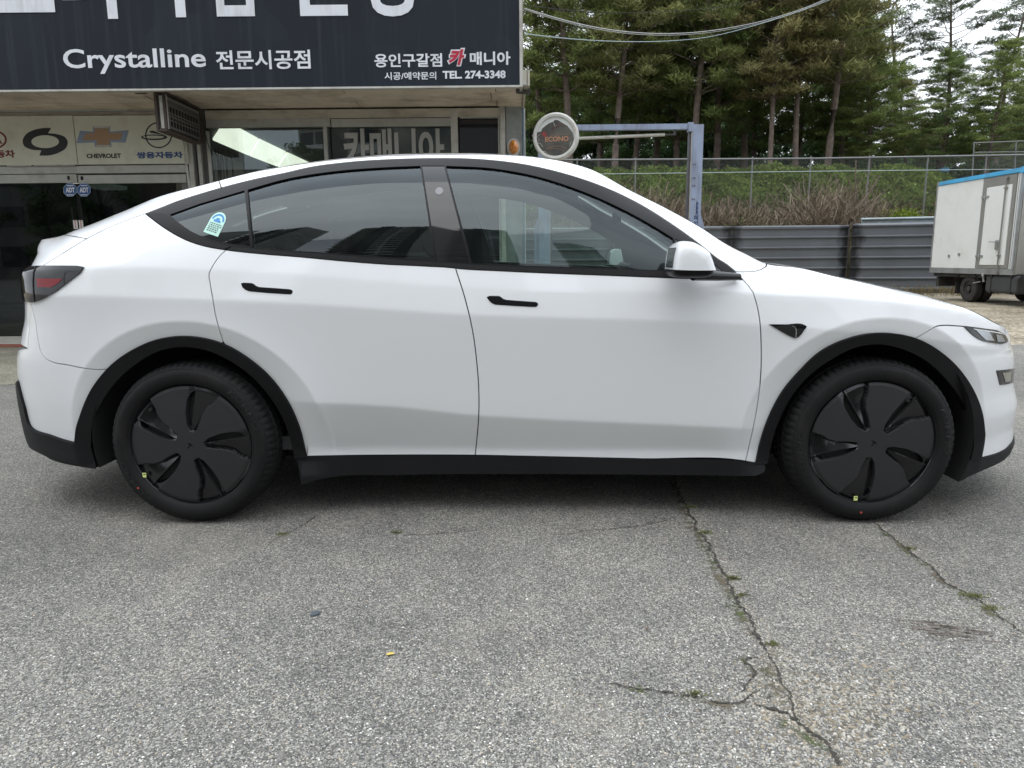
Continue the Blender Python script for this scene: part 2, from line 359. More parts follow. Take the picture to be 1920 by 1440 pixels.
# ------------------------------------------------------------------ pixel traces -> (a,z) on the side surface
GA = np.concatenate([np.linspace(A_RMIN, -.95, 50)[:-1], np.linspace(-.95, 3.6, 365)[:-1], np.linspace(3.6, A_FMAX, 60)])
GZ = np.linspace(.10, 1.70, 180)
AA, ZZ = np.meshgrid(GA, GZ, indexing='ij')
ZEc = smooth_interp(T_ZE, GA)[:, None]
GP = side(AA, np.minimum(ZZ, ZEc+.02))
nA, nZ = AA.shape
bv_f = [(i*nZ+j, (i+1)*nZ+j, (i+1)*nZ+j+1, i*nZ+j+1) for i in range(nA-1) for j in range(nZ-1) if ZZ[i, j] < ZEc[i, 0]+.03]
BV = BVHTree.FromPolygons([tuple(p) for p in GP.reshape(-1, 3)], bv_f)
def az_many(pts):
    o = Vector(EYE_L); L3 = []; G0 = []
    for px, py in pts:
        d = Vector(ray_l(px, py)).normalized(); loc, nrm, idx, dist = BV.ray_cast(o, d)
        if loc is None:      # just off the silhouette: nearest point of the surface to the ray
            t = 3.3; loc, nrm, idx, dist = BV.find_nearest(o+d*t)
            for _ in range(6):
                t = (loc-o).dot(d); loc, nrm, idx, dist = BV.find_nearest(o+d*t)
        i, j = divmod(bv_f[idx][0], nZ); L3.append(loc); G0.append(((GA[i]+GA[i+1])/2, (GZ[j]+GZ[j+1])/2))
    L3 = np.array(L3); G0 = np.array(G0); a, z = G0[:, 0].copy(), G0[:, 1].copy(); h = 1e-4
    for _ in range(8):
        p = side(a, z); Ja = (side(a+h, z)-p)/h; Jz = (side(a, z+h)-p)/h; r = L3-p
        aa = (Ja*Ja).sum(1); bb = (Ja*Jz).sum(1); cc = (Jz*Jz).sum(1); ra = (Ja*r).sum(1); rz = (Jz*r).sum(1); det = aa*cc-bb*bb+1e-12
        a += np.clip((ra*cc-rz*bb)/det, -.02, .02); z += np.clip((rz*aa-ra*bb)/det, -.02, .02)
    return list(zip(a.tolist(), z.tolist()))
def az(px, py): return az_many([(px, py)])[0]
def trace(pts): return az_many(pts)
def catmull(P, closed=False, step=.014, sharp=()):
    """resample a polyline as a smooth spline; indices in sharp stay corners"""
    P = [np.array(p, float) for p in P]; n = len(P); out = []
    segs = n if closed else n-1
    def g(i):
        return P[i % n] if closed else P[max(0, min(n-1, i))]
    for i in range(segs):
        p1, p2 = g(i), g(i+1)
        p0 = p1 if (i % n) in sharp else g(i-1); p3 = p2 if ((i+1) % n) in sharp else g(i+2)
        L_ = np.linalg.norm(p2-p1); k = max(1, int(math.ceil(L_/step)))
        def sp(t):
            # centripetal-ish: uniform with tangent scaled by chord length
            def tan(q0, q1, q2):
                l0 = np.linalg.norm(q1-q0); l1 = np.linalg.norm(q2-q1)
                if l0 < 1e-9: return (q2-q1)
                if l1 < 1e-9: return (q1-q0)
                v = ((q1-q0)/l0*l1+(q2-q1)/l1*l0)/(l0+l1); return v
            m1 = tan(p0, p1, p2); m2 = tan(p1, p2, p3)
            if np.linalg.norm(p0-p1) < 1e-9: m1 = (p2-p1)/L_
            if np.linalg.norm(p3-p2) < 1e-9: m2 = (p2-p1)/L_
            h00 = 2*t**3-3*t*t+1; h10 = t**3-2*t*t+t; h01 = -2*t**3+3*t*t; h11 = t**3-t*t
            return h00*p1+h10*L_*m1+h01*p2+h11*L_*m2
        for q in range(k): out.append(tuple(sp(q/k)))
    if not closed: out.append(tuple(P[-1]))
    return out
def poly_area(P):
    return .5*sum(P[i][0]*P[(i+1) % len(P)][1]-P[(i+1) % len(P)][0]*P[i][1] for i in range(len(P)))
def dedupe(P, eps=2e-3):
    out = []
    for p in P:
        if not out or math.dist(p, out[-1]) > eps: out.append(tuple(map(float, p)))
    while len(out) > 2 and math.dist(out[0], out[-1]) < eps: out.pop()
    return out
def inset(P, d):
    """offset a closed polygon inwards by d (positive)"""
    if abs(d) < 1e-9: return P
    P = P if poly_area(P) > 0 else P[::-1]; n = len(P); out = []
    for i in range(n):
        p0, p1, p2 = np.array(P[i-1]), np.array(P[i]), np.array(P[(i+1) % n])
        e1 = (p1-p0)/np.linalg.norm(p1-p0); e2 = (p2-p1)/np.linalg.norm(p2-p1)
        n1 = np.array([-e1[1], e1[0]]); n2 = np.array([-e2[1], e2[0]]); m = n1+n2; L_ = np.linalg.norm(m)
        if L_ < .3: m = n1; k = 1
        else: m = m/L_; k = min(1/max(m@n1, .4), 2.)
        out.append(tuple(p1+m*d*k))
    return out
def inside(P, x, y):
    P = np.array(P); X0, Y0 = P[:, 0][:, None], P[:, 1][:, None]; X1, Y1 = np.roll(P[:, 0], -1)[:, None], np.roll(P[:, 1], -1)[:, None]
    x = np.asarray(x)[None]; y = np.asarray(y)[None]
    c = ((Y0 > y) != (Y1 > y)) & (x < (X1-X0)*(y-Y0)/(Y1-Y0+1e-15)+X0)
    return c.sum(0) % 2 == 1
def seg_dist(P, x, y):
    P = np.array(P); A = P; B = np.roll(P, -1, 0); d = B-A; L2 = (d**2).sum(1)+1e-12
    Q = np.stack([x, y], -1)[None]-A[:, None]; t = np.clip((Q*d[:, None]).sum(-1)/L2[:, None], 0, 1)
    return np.sqrt(((Q-t[..., None]*d[:, None])**2).sum(-1)).min(0)
CREASES = []
def panel(name, poly, mtl, parent, off=0., thick=.014, gap=.0023, holes=(), step=.02, crease=True, surf=None, rim=True):
    """a sheet of the car's skin cut to a closed (a,z) polygon, with turned-in edges and analytic normals"""
    P = inset(dedupe(poly), gap); P = dedupe(P, 1.5e-3)
    if poly_area(P) < 0: P = P[::-1]
    H = [dedupe(h) for h in holes]; H = [h if poly_area(h) < 0 else h[::-1] for h in H]
    Pa = np.array(P); lo = Pa.min(0); hi = Pa.max(0)
    gx = np.arange(lo[0]+step/2, hi[0], step); gy = np.arange(lo[1]+step/2, hi[1], step)
    X, Y = [q.ravel() for q in np.meshgrid(gx, gy)]
    ok = inside(P, X, Y) & (seg_dist(P, X, Y) > step*.35) if len(X) else np.zeros(0, bool)
    for h in H:
        if ok.any(): ok &= ~inside(h, X, Y) & (seg_dist(h, X, Y) > step*.35)
    X, Y = X[ok], Y[ok]
    verts = [Vector(p) for p in P]; edges = [(i, (i+1) % len(P)) for i in range(len(P))]
    loops = [list(range(len(P)))]
    for h in H:
        b = len(verts); verts += [Vector(p) for p in h]; edges += [(b+i, b+(i+1) % len(h)) for i in range(len(h))]; loops.append(list(range(b, b+len(h))))
    nb = len(verts)
    if crease:
        keep = np.ones(len(X), bool)
        for cr_ in CREASES:
            c = np.array(cr_); m = inside(P, c[:, 0], c[:, 1]) & (seg_dist(P, c[:, 0], c[:, 1]) > .004)
            for h in H: m &= ~inside(h, c[:, 0], c[:, 1]) & (seg_dist(h, c[:, 0], c[:, 1]) > .004)
            pi = -2
            for k in np.nonzero(m)[0]:
                verts.append(Vector(c[k])); i = len(verts)-1
                if k == pi+1: edges.append((i-1, i))
                pi = k
            if len(X) and m.any():
                cm = c[m]; dd = np.sqrt(((X[:, None]-cm[None, :, 0])**2+(Y[:, None]-cm[None, :, 1])**2)).min(1); keep &= dd > step*.4
        X, Y = X[keep], Y[keep]
    verts += [Vector((x, y)) for x, y in zip(X, Y)]
    r = delaunay_2d_cdt(verts, edges, [], 0, 1e-5)
    V2 = np.array([tuple(v) for v in r[0]]); T = np.array([f for f in r[2] if len(f) == 3])
    c = V2[T].mean(1); ok = inside(P, c[:, 0], c[:, 1])
    for h in H: ok &= ~inside(h, c[:, 0], c[:, 1])
    T = T[ok]
    sf, sn = surf if surf else (side, side_n)
    a_, z_ = V2[:, 0], V2[:, 1]
    nn = sn(a_, z_); P3 = sf(a_, z_)+nn*off
    # orientation: every face looks outwards
    fn = np.cross(P3[T[:, 1]]-P3[T[:, 0]], P3[T[:, 2]]-P3[T[:, 0]]); fl = (fn*nn[T[:, 0]]).sum(1) < 0
    T = np.where(fl[:, None], T[:, ::-1], T)
    V = list(P3); Nn = list(nn); Fc = [tuple(t) for t in T]
    if rim:
        from collections import Counter
        ec = {}
        for t in T:
            for i in range(3):
                a, b = int(t[i]), int(t[(i+1) % 3]); ec[(a, b)] = 1
        for (a, b) in list(ec):
            if (b, a) in ec: continue
            e = P3[b]-P3[a]; L_ = np.linalg.norm(e)
            if L_ < 1e-9: continue
            e /= L_; on = np.cross(e, nn[a]); on /= np.linalg.norm(on)+1e-9
            k = len(V)
            for q, dpt in ((a, 0), (b, 0), (b, 1), (a, 1)):
                V.append(P3[q]-nn[q]*thick*dpt); Nn.append(on*.999+nn[a]*.02)
            Fc.append((k+1, k, k+3, k+2))
    me = pydata(name, V, Fc, True)
    me.normals_split_custom_set_from_vertices([tuple(n) for n in Nn])
    return mesh_obj(name, me, mtl, parent)
for T_ in (T_Z1, T_Z2, T_Z3):
    xs = np.arange(-1.0, 3.75, .016); zs_ = smooth_interp(T_, xs)
    for dz in (-.009, 0, .009): CREASES.append(list(zip(xs, zs_+dz)))
for xa, rx, rz in ((.017, .50, .468), (2.885, .478, .460)):
    th = np.arange(R(-8), R(188), .028)
    for q in (1.118, 1.135, 1.152):
        X_, Z_ = xa+q*rx*np.cos(th), .358+q*rz*np.sin(th); CREASES.append(list(zip(a_of_x(X_, Z_), Z_)))
# ================================================================== THE WHITE CAR
car = empty('car', (CAR_X, CAR_Y, 0), CAR_YAW)
tag(car, 'white electric crossover with black wheel arches parked side-on in front of the shop', 'car')
ZE = lambda a: float(smooth_interp(T_ZE, a))
def e_line(a0, a1, step=.02):
    n = max(2, int(abs(a1-a0)/step)+1); return [(a, ZE(a)) for a in np.linspace(a0, a1, n)]
def sp(pts, closed=False, step=.012, sharp=()):
    px = max(1.3, step*330); return trace(catmull(pts, closed=closed, step=px, sharp=sharp))
UP = sp([(272.6,400.6),(300,390),(327.5,379),(380.6,362),(415,352),(474,337),(540,323),(574,315),(655,304),(749,298.3),(810,297),(892,298.4),(977,307.5),(1061,326.6),(1131.5,350.5),(1202,384),(1258,419),(1320,464),(1346,485),(1364.6,497),(1378,508)])
UP = dedupe(UP)
i415 = min(range(len(UP)), key=lambda i: math.dist(UP[i], az(415, 352)))
LOW = sp([(272.6,400.6),(312.5,430),(347,449),(382,461),(423.6,468.5),(486,475.5),(560,481.5),(640,489),(717.5,495),(800,499),(852,502.5),(856,503),(930,507.5),(1005,511),(1145.6,516.5),(1258,520.8),(1330,523),(1393,524.5)])
def nearest(L_, p):
    return min(range(len(L_)), key=lambda i: math.dist(L_[i], p))
HATCH = sp([(272.6,400.6),(243,411),(208,425),(163,447.5),(118,475),(78,499.6),(60,510)])
DR = sp([(424,468.5),(412,480),(398,500),(392,513),(394,532),(398,555),(405,595),(418.5,641.5)], step=.012)      # rear edge of the rear door
DM = sp([(854,502.7),(872,560),(886,620),(894,680),(898,740),(897.5,780),(894,825),(891,853.4)])          # between the doors
DF = sp([(1393,524.5),(1404,537),(1412.5,549),(1420,575),(1425,605),(1427,640),(1426.5,700),(1420,760),(1410,812),(1398,864.5)], sharp=(2,))
RINGR = sp([(143,829),(146,801),(152,781),(174,729),(190,706),(207,687),(252,655),(290.6,638.5),(336,631),(381,634),(423,646.5),(468,673),(507,707),(542,756),(562,802),(575,855.5)])
RINGRi = sp([(171,832),(173,797),(190.5,752.5),(219.6,711),(258,677.5),(297,655.5),(342,647),(387.5,653),(429.5,671),(468,697),(507,739),(533,781),(548,826),(555,858)])
RINGF = sp([(1416.7,868),(1426,826),(1442,780),(1468,732),(1500,694),(1538,659),(1583,637),(1634,625.5),(1678.5,626.5),(1723,637.5),(1765,662),(1800,697),(1825.5,739),(1839,780),(1842,815.5),(1835,858.6)])
RINGFi = sp([(1436,869),(1444,826),(1458,783.6),(1487,732),(1519,697),(1557,670),(1602,648),(1647,642),(1691,651),(1733,672),(1774,710),(1803,751.6),(1820,795),(1824,831.5),(1819,859)])
BUMPR = sp([(58,567),(62,585),(66,600),(72,640),(78,662),(84,671),(96,678),(125,684),(190,693),(202,692)])
HOODB = sp([(1716,634.5),(1730,627),(1745,618),(1757,611.5),(1768,610),(1790,610.7),(1812,612.6),(1850,617.5),(1872,621.5),(1884,629)])
SILLT = sp([(575,855.5),(640,854),(743,853),(891,853.4),(1018,856),(1200,860),(1398,864.5),(1416.7,868)])
a_e0 = az(1440, 497)[0]; a_e415 = az(411, 338)[0]; a_eh = HOODB[-1][0]
PSEAM = sp([(1378,508),(1384,509.5),(1398,509.6),(1412,509),(1421,507.3),(1431,503),(1437,499)])
def ringpart(L_, p, q):
    i, j = nearest(L_, p), nearest(L_, q); return L_[i:j+1]
def up_to(L_, i0, i1): return L_[i0:i1+1]
rear_a60 = BUMPR[0][0]
near_parts = []
def P_(name, poly, m, parent=None, mirror=True, **k):
    o = panel(name, poly, m, parent or car, **k)
    if mirror: near_parts.append(o)
    return o
# --- quarter panel
iR1 = nearest(RINGR, BUMPR[-1]); iR2 = nearest(RINGR, DR[-1])
quarter = P_('rear_quarter_panel', HATCH + BUMPR + RINGR[iR1+1:iR2] + DR[::-1] + LOW[:nearest(LOW, DR[0])][::-1], M_PAINT)
# --- rear door
iB = nearest(LOW, DM[0])
rear_door = P_('rear_door', DR[::-1] + LOW[nearest(LOW, DR[0])+1:iB] + DM + SILLT[:nearest(SILLT, DM[-1])][::-1] + RINGR[iR2+1:][::-1], M_PAINT)
# --- front door
front_door = P_('front_door', LOW[iB+1:] + DF[1:] + SILLT[nearest(SILLT, DM[-1])+1:nearest(SILLT, DF[-1])][::-1] + DM[::-1], M_PAINT)
# --- front fender
iF = nearest(RINGF, HOODB[0])
a_end = min(a_eh+.02, A_FMAX-.2)
fender = P_('front_fender', DF[::-1] + [DF[0]] + PSEAM + e_line(a_e0, a_eh, .02) + HOODB[::-1] + RINGF[:iF][::-1], M_PAINT)
# --- front bumper
FBB = sp([(1835,858.6),(1852,855),(1870,849.5),(1886,841),(1897,829)])
bumper_f = P_('front_bumper', HOODB + e_line(a_eh, A_FMAX-.003, .03)[1:] + [(A_FMAX-.003, .31)] + FBB[::-1] + RINGF[iF+1:-1][::-1], M_PAINT, gap=.0023)
# --- rail / A pillar and tailgate flank
rail = P_('roof_rail', UP[i415:] + PSEAM[1:] + e_line(a_e0, a_e415), M_PAINT)
RBW = sp([(142,830),(120,824),(97,816),(63,803),(48,761),(36,715)])
hatch_side = P_('tailgate_flank', UP[:i415+1] + e_line(a_e415, A_RMIN+.003) + [(A_RMIN+.003, .76), (rear_a60, .76)] + BUMPR[:1] + HATCH[::-1][:-1], M_PAINT)
bumper_r = P_('rear_bumper', BUMPR[::-1] + [(rear_a60, .76), (A_RMIN+.003, .76), (A_RMIN+.003, .58)] + RBW[::-1] + RINGR[:iR1][1:], M_PAINT)
# --- cladding
clad_r = P_('rear_bumper_cladding', RBW + [(A_RMIN+.003, .585), (A_RMIN+.003, .27)] + sp([(100,859),(140,867),(181,875),(176,850),(171,832)]), M_CLAD, off=.011, gap=0, thick=.03, crease=False)
clad_f = P_('front_lip', sp([(1819,859),(1835,858.6),(1852,855),(1870,849.5),(1886,841),(1897,829)]) + [(A_FMAX-.003, .305), (A_FMAX-.003, .19)] + sp([(1880,862),(1865,870),(1840,881),(1815,892),(1796,900),(1790,897)]), M_CLAD, off=.006, gap=0, thick=.03, crease=False)
ring_r = P_('wheel_arch_trim', RINGR + RINGRi[::-1], M_CLAD, off=.011, gap=-.003, thick=.035, crease=False, step=.012)
ring_f = P_('wheel_arch_trim', RINGF + RINGFi[::-1], M_CLAD, off=.011, gap=-.003, thick=.035, crease=False, step=.012)
sill = P_('side_sill', sp([(556,858),(575,855.5),(640,854),(743,853),(891,853.4),(1018,856),(1200,860),(1398,864.5),(1434,869),(1434,884),(1417,893),(1247,890.6),(1018,889),(743,890.6),(629,894),(587,902),(564.6,911)], sharp=(0,8,10,16)), M_CLAD, off=.005, gap=.002, thick=.05, crease=False)
# --- glasshouse
GQ = sp([(318,402),(374,381.6),(458,356.6),(469,461),(405,451.5),(358,433),(336,418)], closed=True, sharp=(0,1,2,3))
GR = sp([(464.5,355),(530,336.5),(624,321),(717.5,313.5),(788,310.5),(815,488),(720,481.5),(624,474.5),(540,469),(474.5,464)], closed=True, sharp=(0,4,5,9))
BP = sp([(791,310.3),(833,310.3),(880,493),(819,489.3)], closed=True, sharp=(0,1,2,3))
GF = sp([(836,310.5),(921,315),(1005,330),(1089,357),(1174,395),(1230,426),(1262,446),(1285,508.5),(1145,503),(1005,498.5),(885,493.5)], closed=True, sharp=(0,6,7,10))
SA = sp([(1266,447),(1300,469),(1330,488),(1352,505),(1352,510),(1289,509)], closed=True, sharp=(0,3,5))
UPi = [p for p in UP]
frame = P_('window_surround', UP + [LOW[-1]] + LOW[::-1][1:-1], M_TRIM, off=-.001, gap=.0015, holes=[GQ, GR, BP, GF, SA], crease=False, step=.03, thick=.02)
wq = P_('quarter_window', GQ, M_GLASS_Q, quarter, off=-.006, gap=.0006, crease=False, thick=.004)
wr = P_('door_window', GR, M_GLASS_R, rear_door, off=-.008, gap=-.001, crease=False, thick=.004)
wf = P_('door_window', GF, M_GLASS_F, front_door, off=-.008, gap=-.001, crease=False, thick=.004)
wb = P_('pillar_applique', BP, M_GLOSS, off=-.003, gap=.0006, crease=False, thick=.006)
wsl = P_('mirror_sail', SA, M_GLOSS, off=-.003, gap=.0006, crease=False, thick=.006)
# raised belt moulding: slightly proud lower strip, plus gloss line along the top
belt = P_('belt_moulding', LOW[nearest(LOW, az(424,468)):] + sp([(1388,518),(1345,515.5),(1285,511),(1145,505.5),(1005,501),(885,496),(815,491),(717,485),(624,477.5),(540,471.5),(474,466.5),(436,463)]), M_CLAD, off=.003, gap=.001, crease=False, thick=.012)
beltq = P_('belt_moulding', LOW[:nearest(LOW, az(423,468))] + sp([(434,462.5),(405,456),(358,438),(330,420),(308,401),(300,400)]), M_CLAD, off=.003, gap=.001, crease=False, thick=.012)
# --- inner lining of pillars and rail, with the same window openings
aw = np.linspace(-.62, 2.40, 90)
P_('pillar_lining', [(a, float(smooth_interp(T_Z1, a))+.01) for a in aw]+[(a, ZE(a)-.012) for a in aw[::-1]], M_LINING, off=-.032, gap=0, holes=[GQ, GR, GF], crease=False, step=.05, rim=False)
# --- lamps
TLo = sp([(62,501),(75,500),(100,499.5),(130,499.5),(150,500),(158.5,501.5),(152,511),(138,522),(120,536),(104,547.5),(90,556),(76,563.5),(62,567)], sharp=(5,))
a_w = A_RMIN+.22
TLw = TLo + [(q, TLo[-1][1]+(TLo[-1][0]-q)*.03) for q in np.linspace(TLo[-1][0]-.03, a_w, 12)] + [(q, TLo[0][1]+.004) for q in np.linspace(a_w, TLo[0][0]-.03, 12)]
taillight = P_('tail_light', TLw, M_LAMPD, off=.007, gap=0, crease=False, step=.012, thick=.02)
o = P_('red_reflector', sp([(72,522),(120,523),(112,531),(98,539),(74,538.5)], closed=True, sharp=(0,1,3,4)), M_RED, taillight, off=.0085, gap=0, crease=False, step=.01, thick=.002)
o = P_('lamp_seam', sp([(69,500.5),(66,512),(65,530),(66,550),(68,566),(69.3,566),(67.4,550),(66.3,530),(67.4,512),(70.4,500.5)], closed=True, sharp=tuple(range(20))), M_SEAL, taillight, off=.0095, gap=0, crease=False, step=.004, thick=.002)
HL = sp([(1807,612.6),(1830,614.5),(1855,618.5),(1874,622),(1884,629),(1888.5,640),(1880,644),(1862,643),(1842,639),(1826,630)], closed=True, sharp=(0,4))
headlight = P_('headlight', HL, M_LAMPD, off=.004, gap=0, crease=False, step=.01, thick=.02)
for q in ([(1826,618),(1852,621.5),(1862,639.5),(1846,637.5),(1838,630)], [(1865,627),(1876,629),(1882,640.5),(1868,641)]):
    P_('headlight_reflector', sp(q, closed=True, sharp=tuple(range(len(q)))), M_LAMPW, headlight, off=.006, gap=0, crease=False, step=.008, thick=.002)
P_('daylight_strip', sp([(1822,616.4),(1855,620.8),(1873,624),(1880,628),(1872,625.6),(1855,622.6),(1824,618.2)], closed=True, sharp=tuple(range(20))), mat('lamp_white', (.8,.8,.78), rough=.3), headlight, off=.007, gap=0, crease=False, step=.006, thick=.002)
LL = sp([(1867.5,694.5),(1885,693),(1900,690.5),(1901,705),(1899.5,717),(1886,720.5),(1874,721.5)], closed=True, sharp=(0,6))
a_l = max(p[0] for p in LL)
lamp2 = P_('lower_lamp', sp([(1867.5,694.5),(1885,693),(1898,691)], step=.01)+[(a_l+.10, .575+.03), (a_l+.10, .52)]+sp([(1898,717.5),(1886,720.5),(1874,721.5)], step=.01), M_LAMPD, off=.003, gap=0, crease=False, step=.01, thick=.02)
P_('lower_lamp_reflector', sp([(1878,699),(1893,697.5),(1893,714),(1883,716)], closed=True, sharp=(0,1,2,3)), mat('amber_grey_lens', (.22,.19,.14), rough=.15, coat=1), lamp2, off=.005, gap=0, crease=False, step=.008, thick=.002)
# --- handles
hr = [(452.8,532),(455,538),(460,542.5),(467.5,545.6),(500,548.5),(541,551.2),(545.6,551),(548,548),(547.5,545),(543.5,543.2),(515,541),(486,539),(480,537),(476,533.5),(472,531.6),(457,530.8)]
hf = [(913.6,557.5),(917,562.5),(922,567.5),(929,570.5),(960,572.6),(1000,574.8),(1005,574.6),(1008,572),(1007.5,568.5),(1003.6,567),(975,565),(949,563),(943,561),(939,557.5),(935,555.7),(918,555.5)]
for hp, dr in ((hr, rear_door), (hf, front_door)):
    big = inset(sp(hp, closed=True, step=.006, sharp=tuple(range(20))), -.0018)
    P_('handle_recess', big, M_SEAL, dr, off=.0006, gap=0, crease=False, step=.01, thick=.002)
    P_('door_handle', sp(hp, closed=True, step=.006, sharp=tuple(range(20))), M_TRIM, dr, off=.0035, gap=.0006, crease=False, step=.008, thick=.004)
# --- side camera badge
SB = sp([(1442,608),(1470,608.4),(1508,609.5),(1512,612),(1508,618),(1496,632),(1491,634),(1485,632),(1462,620)], closed=True, sharp=(0,))
badge = P_('side_camera_housing', SB, M_GLOSS, fender, off=.004, gap=0, crease=False, step=.008, thick=.012)
P_('camera_recess', sp([(1452,612),(1486,612.5),(1491,618),(1489,628),(1484,629),(1462,617.5)], closed=True, sharp=(0,)), M_SEAL, badge, off=.0055, gap=0, crease=False, step=.008, thick=.002)
P_('bright_edge', sp([(1484,611.4),(1489,613.5),(1491.5,619),(1491,628),(1490,632),(1491.6,632),(1493,626),(1493,618),(1490,612.4),(1485,610.4)], closed=True, sharp=tuple(range(20))), M_CHROME, badge, off=.006, gap=0, crease=False, step=.004, thick=.002)
# dark seam at the tailgate spoiler and the light grey dot on the pillar
P_('spoiler_seam', sp([(118,439.6),(132,441.5),(163,447),(163,448),(132,442.6),(118,440.7)], closed=True, sharp=tuple(range(20))), M_SEAL, hatch_side, off=.0006, gap=0, crease=False, step=.01, thick=.001)
cc = np.array(az(823.5, 357.5)); P_('pillar_sensor', [tuple(cc+np.array([math.cos(t), math.sin(t)])*.0165) for t in np.linspace(0, 2*math.pi, 24)[:-1]], mat('grey_sensor_dot', (.20,.20,.21), rough=.5), wb, off=-.0015, gap=0, crease=False, step=.01, thick=.001, mirror=False)
P_('pillar_divider', sp([(459.5,356.5),(463.8,355.2),(474,464),(469.6,461.6)], closed=True, sharp=(0,1,2,3)), M_TRIM, off=.001, gap=0, crease=False, step=.01, thick=.012)

# --- roof, hatch glass, windscreen, bonnet as lofts from the side's top edge to the centreline
def top_n(a, t):
    h = 2e-3; u = np.where(np.asarray(t)+h > 1, -1, 1)
    da = top(a+h, t)-top(a-h, t); dt = (top(a, t+h*u)-top(a, t))*np.asarray(u)[..., None] if np.ndim(u) else (top(a, t+h)-top(a, t))
    n = np.cross(da, dt); n /= np.linalg.norm(n, axis=-1, keepdims=True)+1e-12
    return n*np.sign(n[..., 2:3]+1e-9)
def loft_part(name, a0, a1, t0, t1, m, parent=None, na=60, nt_=16, off=0., both=True, lower=0.):
    A = np.linspace(a0, a1, na); T_ = np.linspace(t0, t1, nt_); AA_, TT = np.meshgrid(A, T_, indexing='ij')
    P3 = top(AA_, TT); n = top_n(AA_, TT); P3 = P3+n*off; P3[..., 2] -= lower
    V = P3.reshape(-1, 3); Nn = n.reshape(-1, 3); Fc = []
    for i in range(na-1):
        for j in range(nt_-1): Fc.append((i*nt_+j, (i+1)*nt_+j, (i+1)*nt_+j+1, i*nt_+j+1))
    if t1 >= .999:   # full width: mirror in the same mesh
        V2 = V*np.array([1, -1, 1]); b = len(V); Fc += [tuple(b+k for k in f[::-1]) for f in Fc]
        V = np.vstack([V, V2]); Nn = np.vstack([Nn, Nn*np.array([1, -1, 1])])
    me = pydata(name, V, Fc, True); me.normals_split_custom_set_from_vertices([tuple(q) for q in Nn])
    o = mesh_obj(name, me, m, parent or car)
    if t1 < .999 and both: near_parts.append(o)
    return o
tg = loft_part('roof_rail_return', a_e415+.003, 1.70, 0, .10, M_PAINT, rail, na=50, nt_=6)
loft_part('tailgate_edge', -.88, a_e415-.003, 0, .10, M_PAINT, hatch_side, na=50, nt_=6)
loft_part('glass_roof', a_e415, 1.72, .10, 1, M_GLASS_T, na=50)
tailgate = loft_part('tailgate_glass', -.55, a_e415, .10, 1, M_GLASS_T, na=30)
loft_part('spoiler', A_RMIN+.003, -.55, .10, 1, M_PAINT, na=40)
wsc = loft_part('windscreen', 1.72, 2.47, .07, 1, M_GLASS_W, na=40)
loft_part('windscreen_edge', 1.70, 2.47, .0, .07, M_GLOSS, wsc, na=40, nt_=5)
loft_part('cowl', 2.47, 2.55, .06, 1, M_CLAD, na=6, off=-.004)
hood = loft_part('bonnet', 2.50, A_FMAX-.003, .004, 1, M_PAINT, na=90, nt_=24, off=.001)
loft_part('headliner', .0, 1.75, .04, 1, M_LINING, na=30, lower=.035)
# --- inner structure
MBx = MB()
for sgn in (1,):
    A = np.linspace(-.80, 3.45, 150); Zs = np.linspace(.22, 1.14, 30)
    V = []; idx = {}
    for i, a in enumerate(A):
        zt = min(float(smooth_interp(T_Z1, a))+.035, ZE(a)-.03)
        for j, z in enumerate(Zs):
            zz = min(z, zt); p = side(a, zz); n = side_n(a, zz); V.append(p-n*(.02 if not (2.35 < a < 2.6) else .02))
    Fc = []
    for i in range(len(A)-1):
        for j in range(len(Zs)-1):
            a, z = (A[i]+A[i+1])/2, (Zs[j]+Zs[j+1])/2
            if math.hypot((a-.017)/.485, (max(z, .2)-.36)/.46) < 1 or math.hypot((a-2.885)/.465, (z-.36)/.455) < 1: continue
            Fc.append((i*30+j, (i+1)*30+j, (i+1)*30+j+1, i*30+j+1))
    MBx.add(V, Fc)
body_in = mesh_obj('inner_structure', MBx.mesh('inner_structure', True), M_SEAL, car); near_parts.append(body_in)
mb = MB(); mb.box((-.55, -.55, .24), (3.40, .55, .30)); mb.box((.52, -.76, .20), (2.36, .76, .30)); mb.box((-.70, -.55, .30), (-.5, .55, .5)); mb.box((3.35, -.55, .26), (3.55, .55, .5))
mb.obj('underbody', M_LINER, car)
for xa, rx in ((.012, .462), (2.885, .450)):
    mb = MB(); n = 40; V = []
    for k in range(n+1):
        t = (R(-25) if xa > 1 else R(-14))+(R(219) if xa > 1 else R(209))*k/n
        for y in (-(.885 if (math.cos(t) > .1) == (xa > 1) else .822), -.60): V.append((xa+rx*math.cos(t), y, .36+.452*math.sin(t)))
    Fc = [(2*k, 2*k+1, 2*k+3, 2*k+2) for k in range(n)]; mb.add(V, Fc)
    mb.box((xa-rx, -.62, .22), (xa+rx, -.60, .80)); o = mb.obj('wheel_well', M_LINER, car, smooth=True); near_parts.append(o)
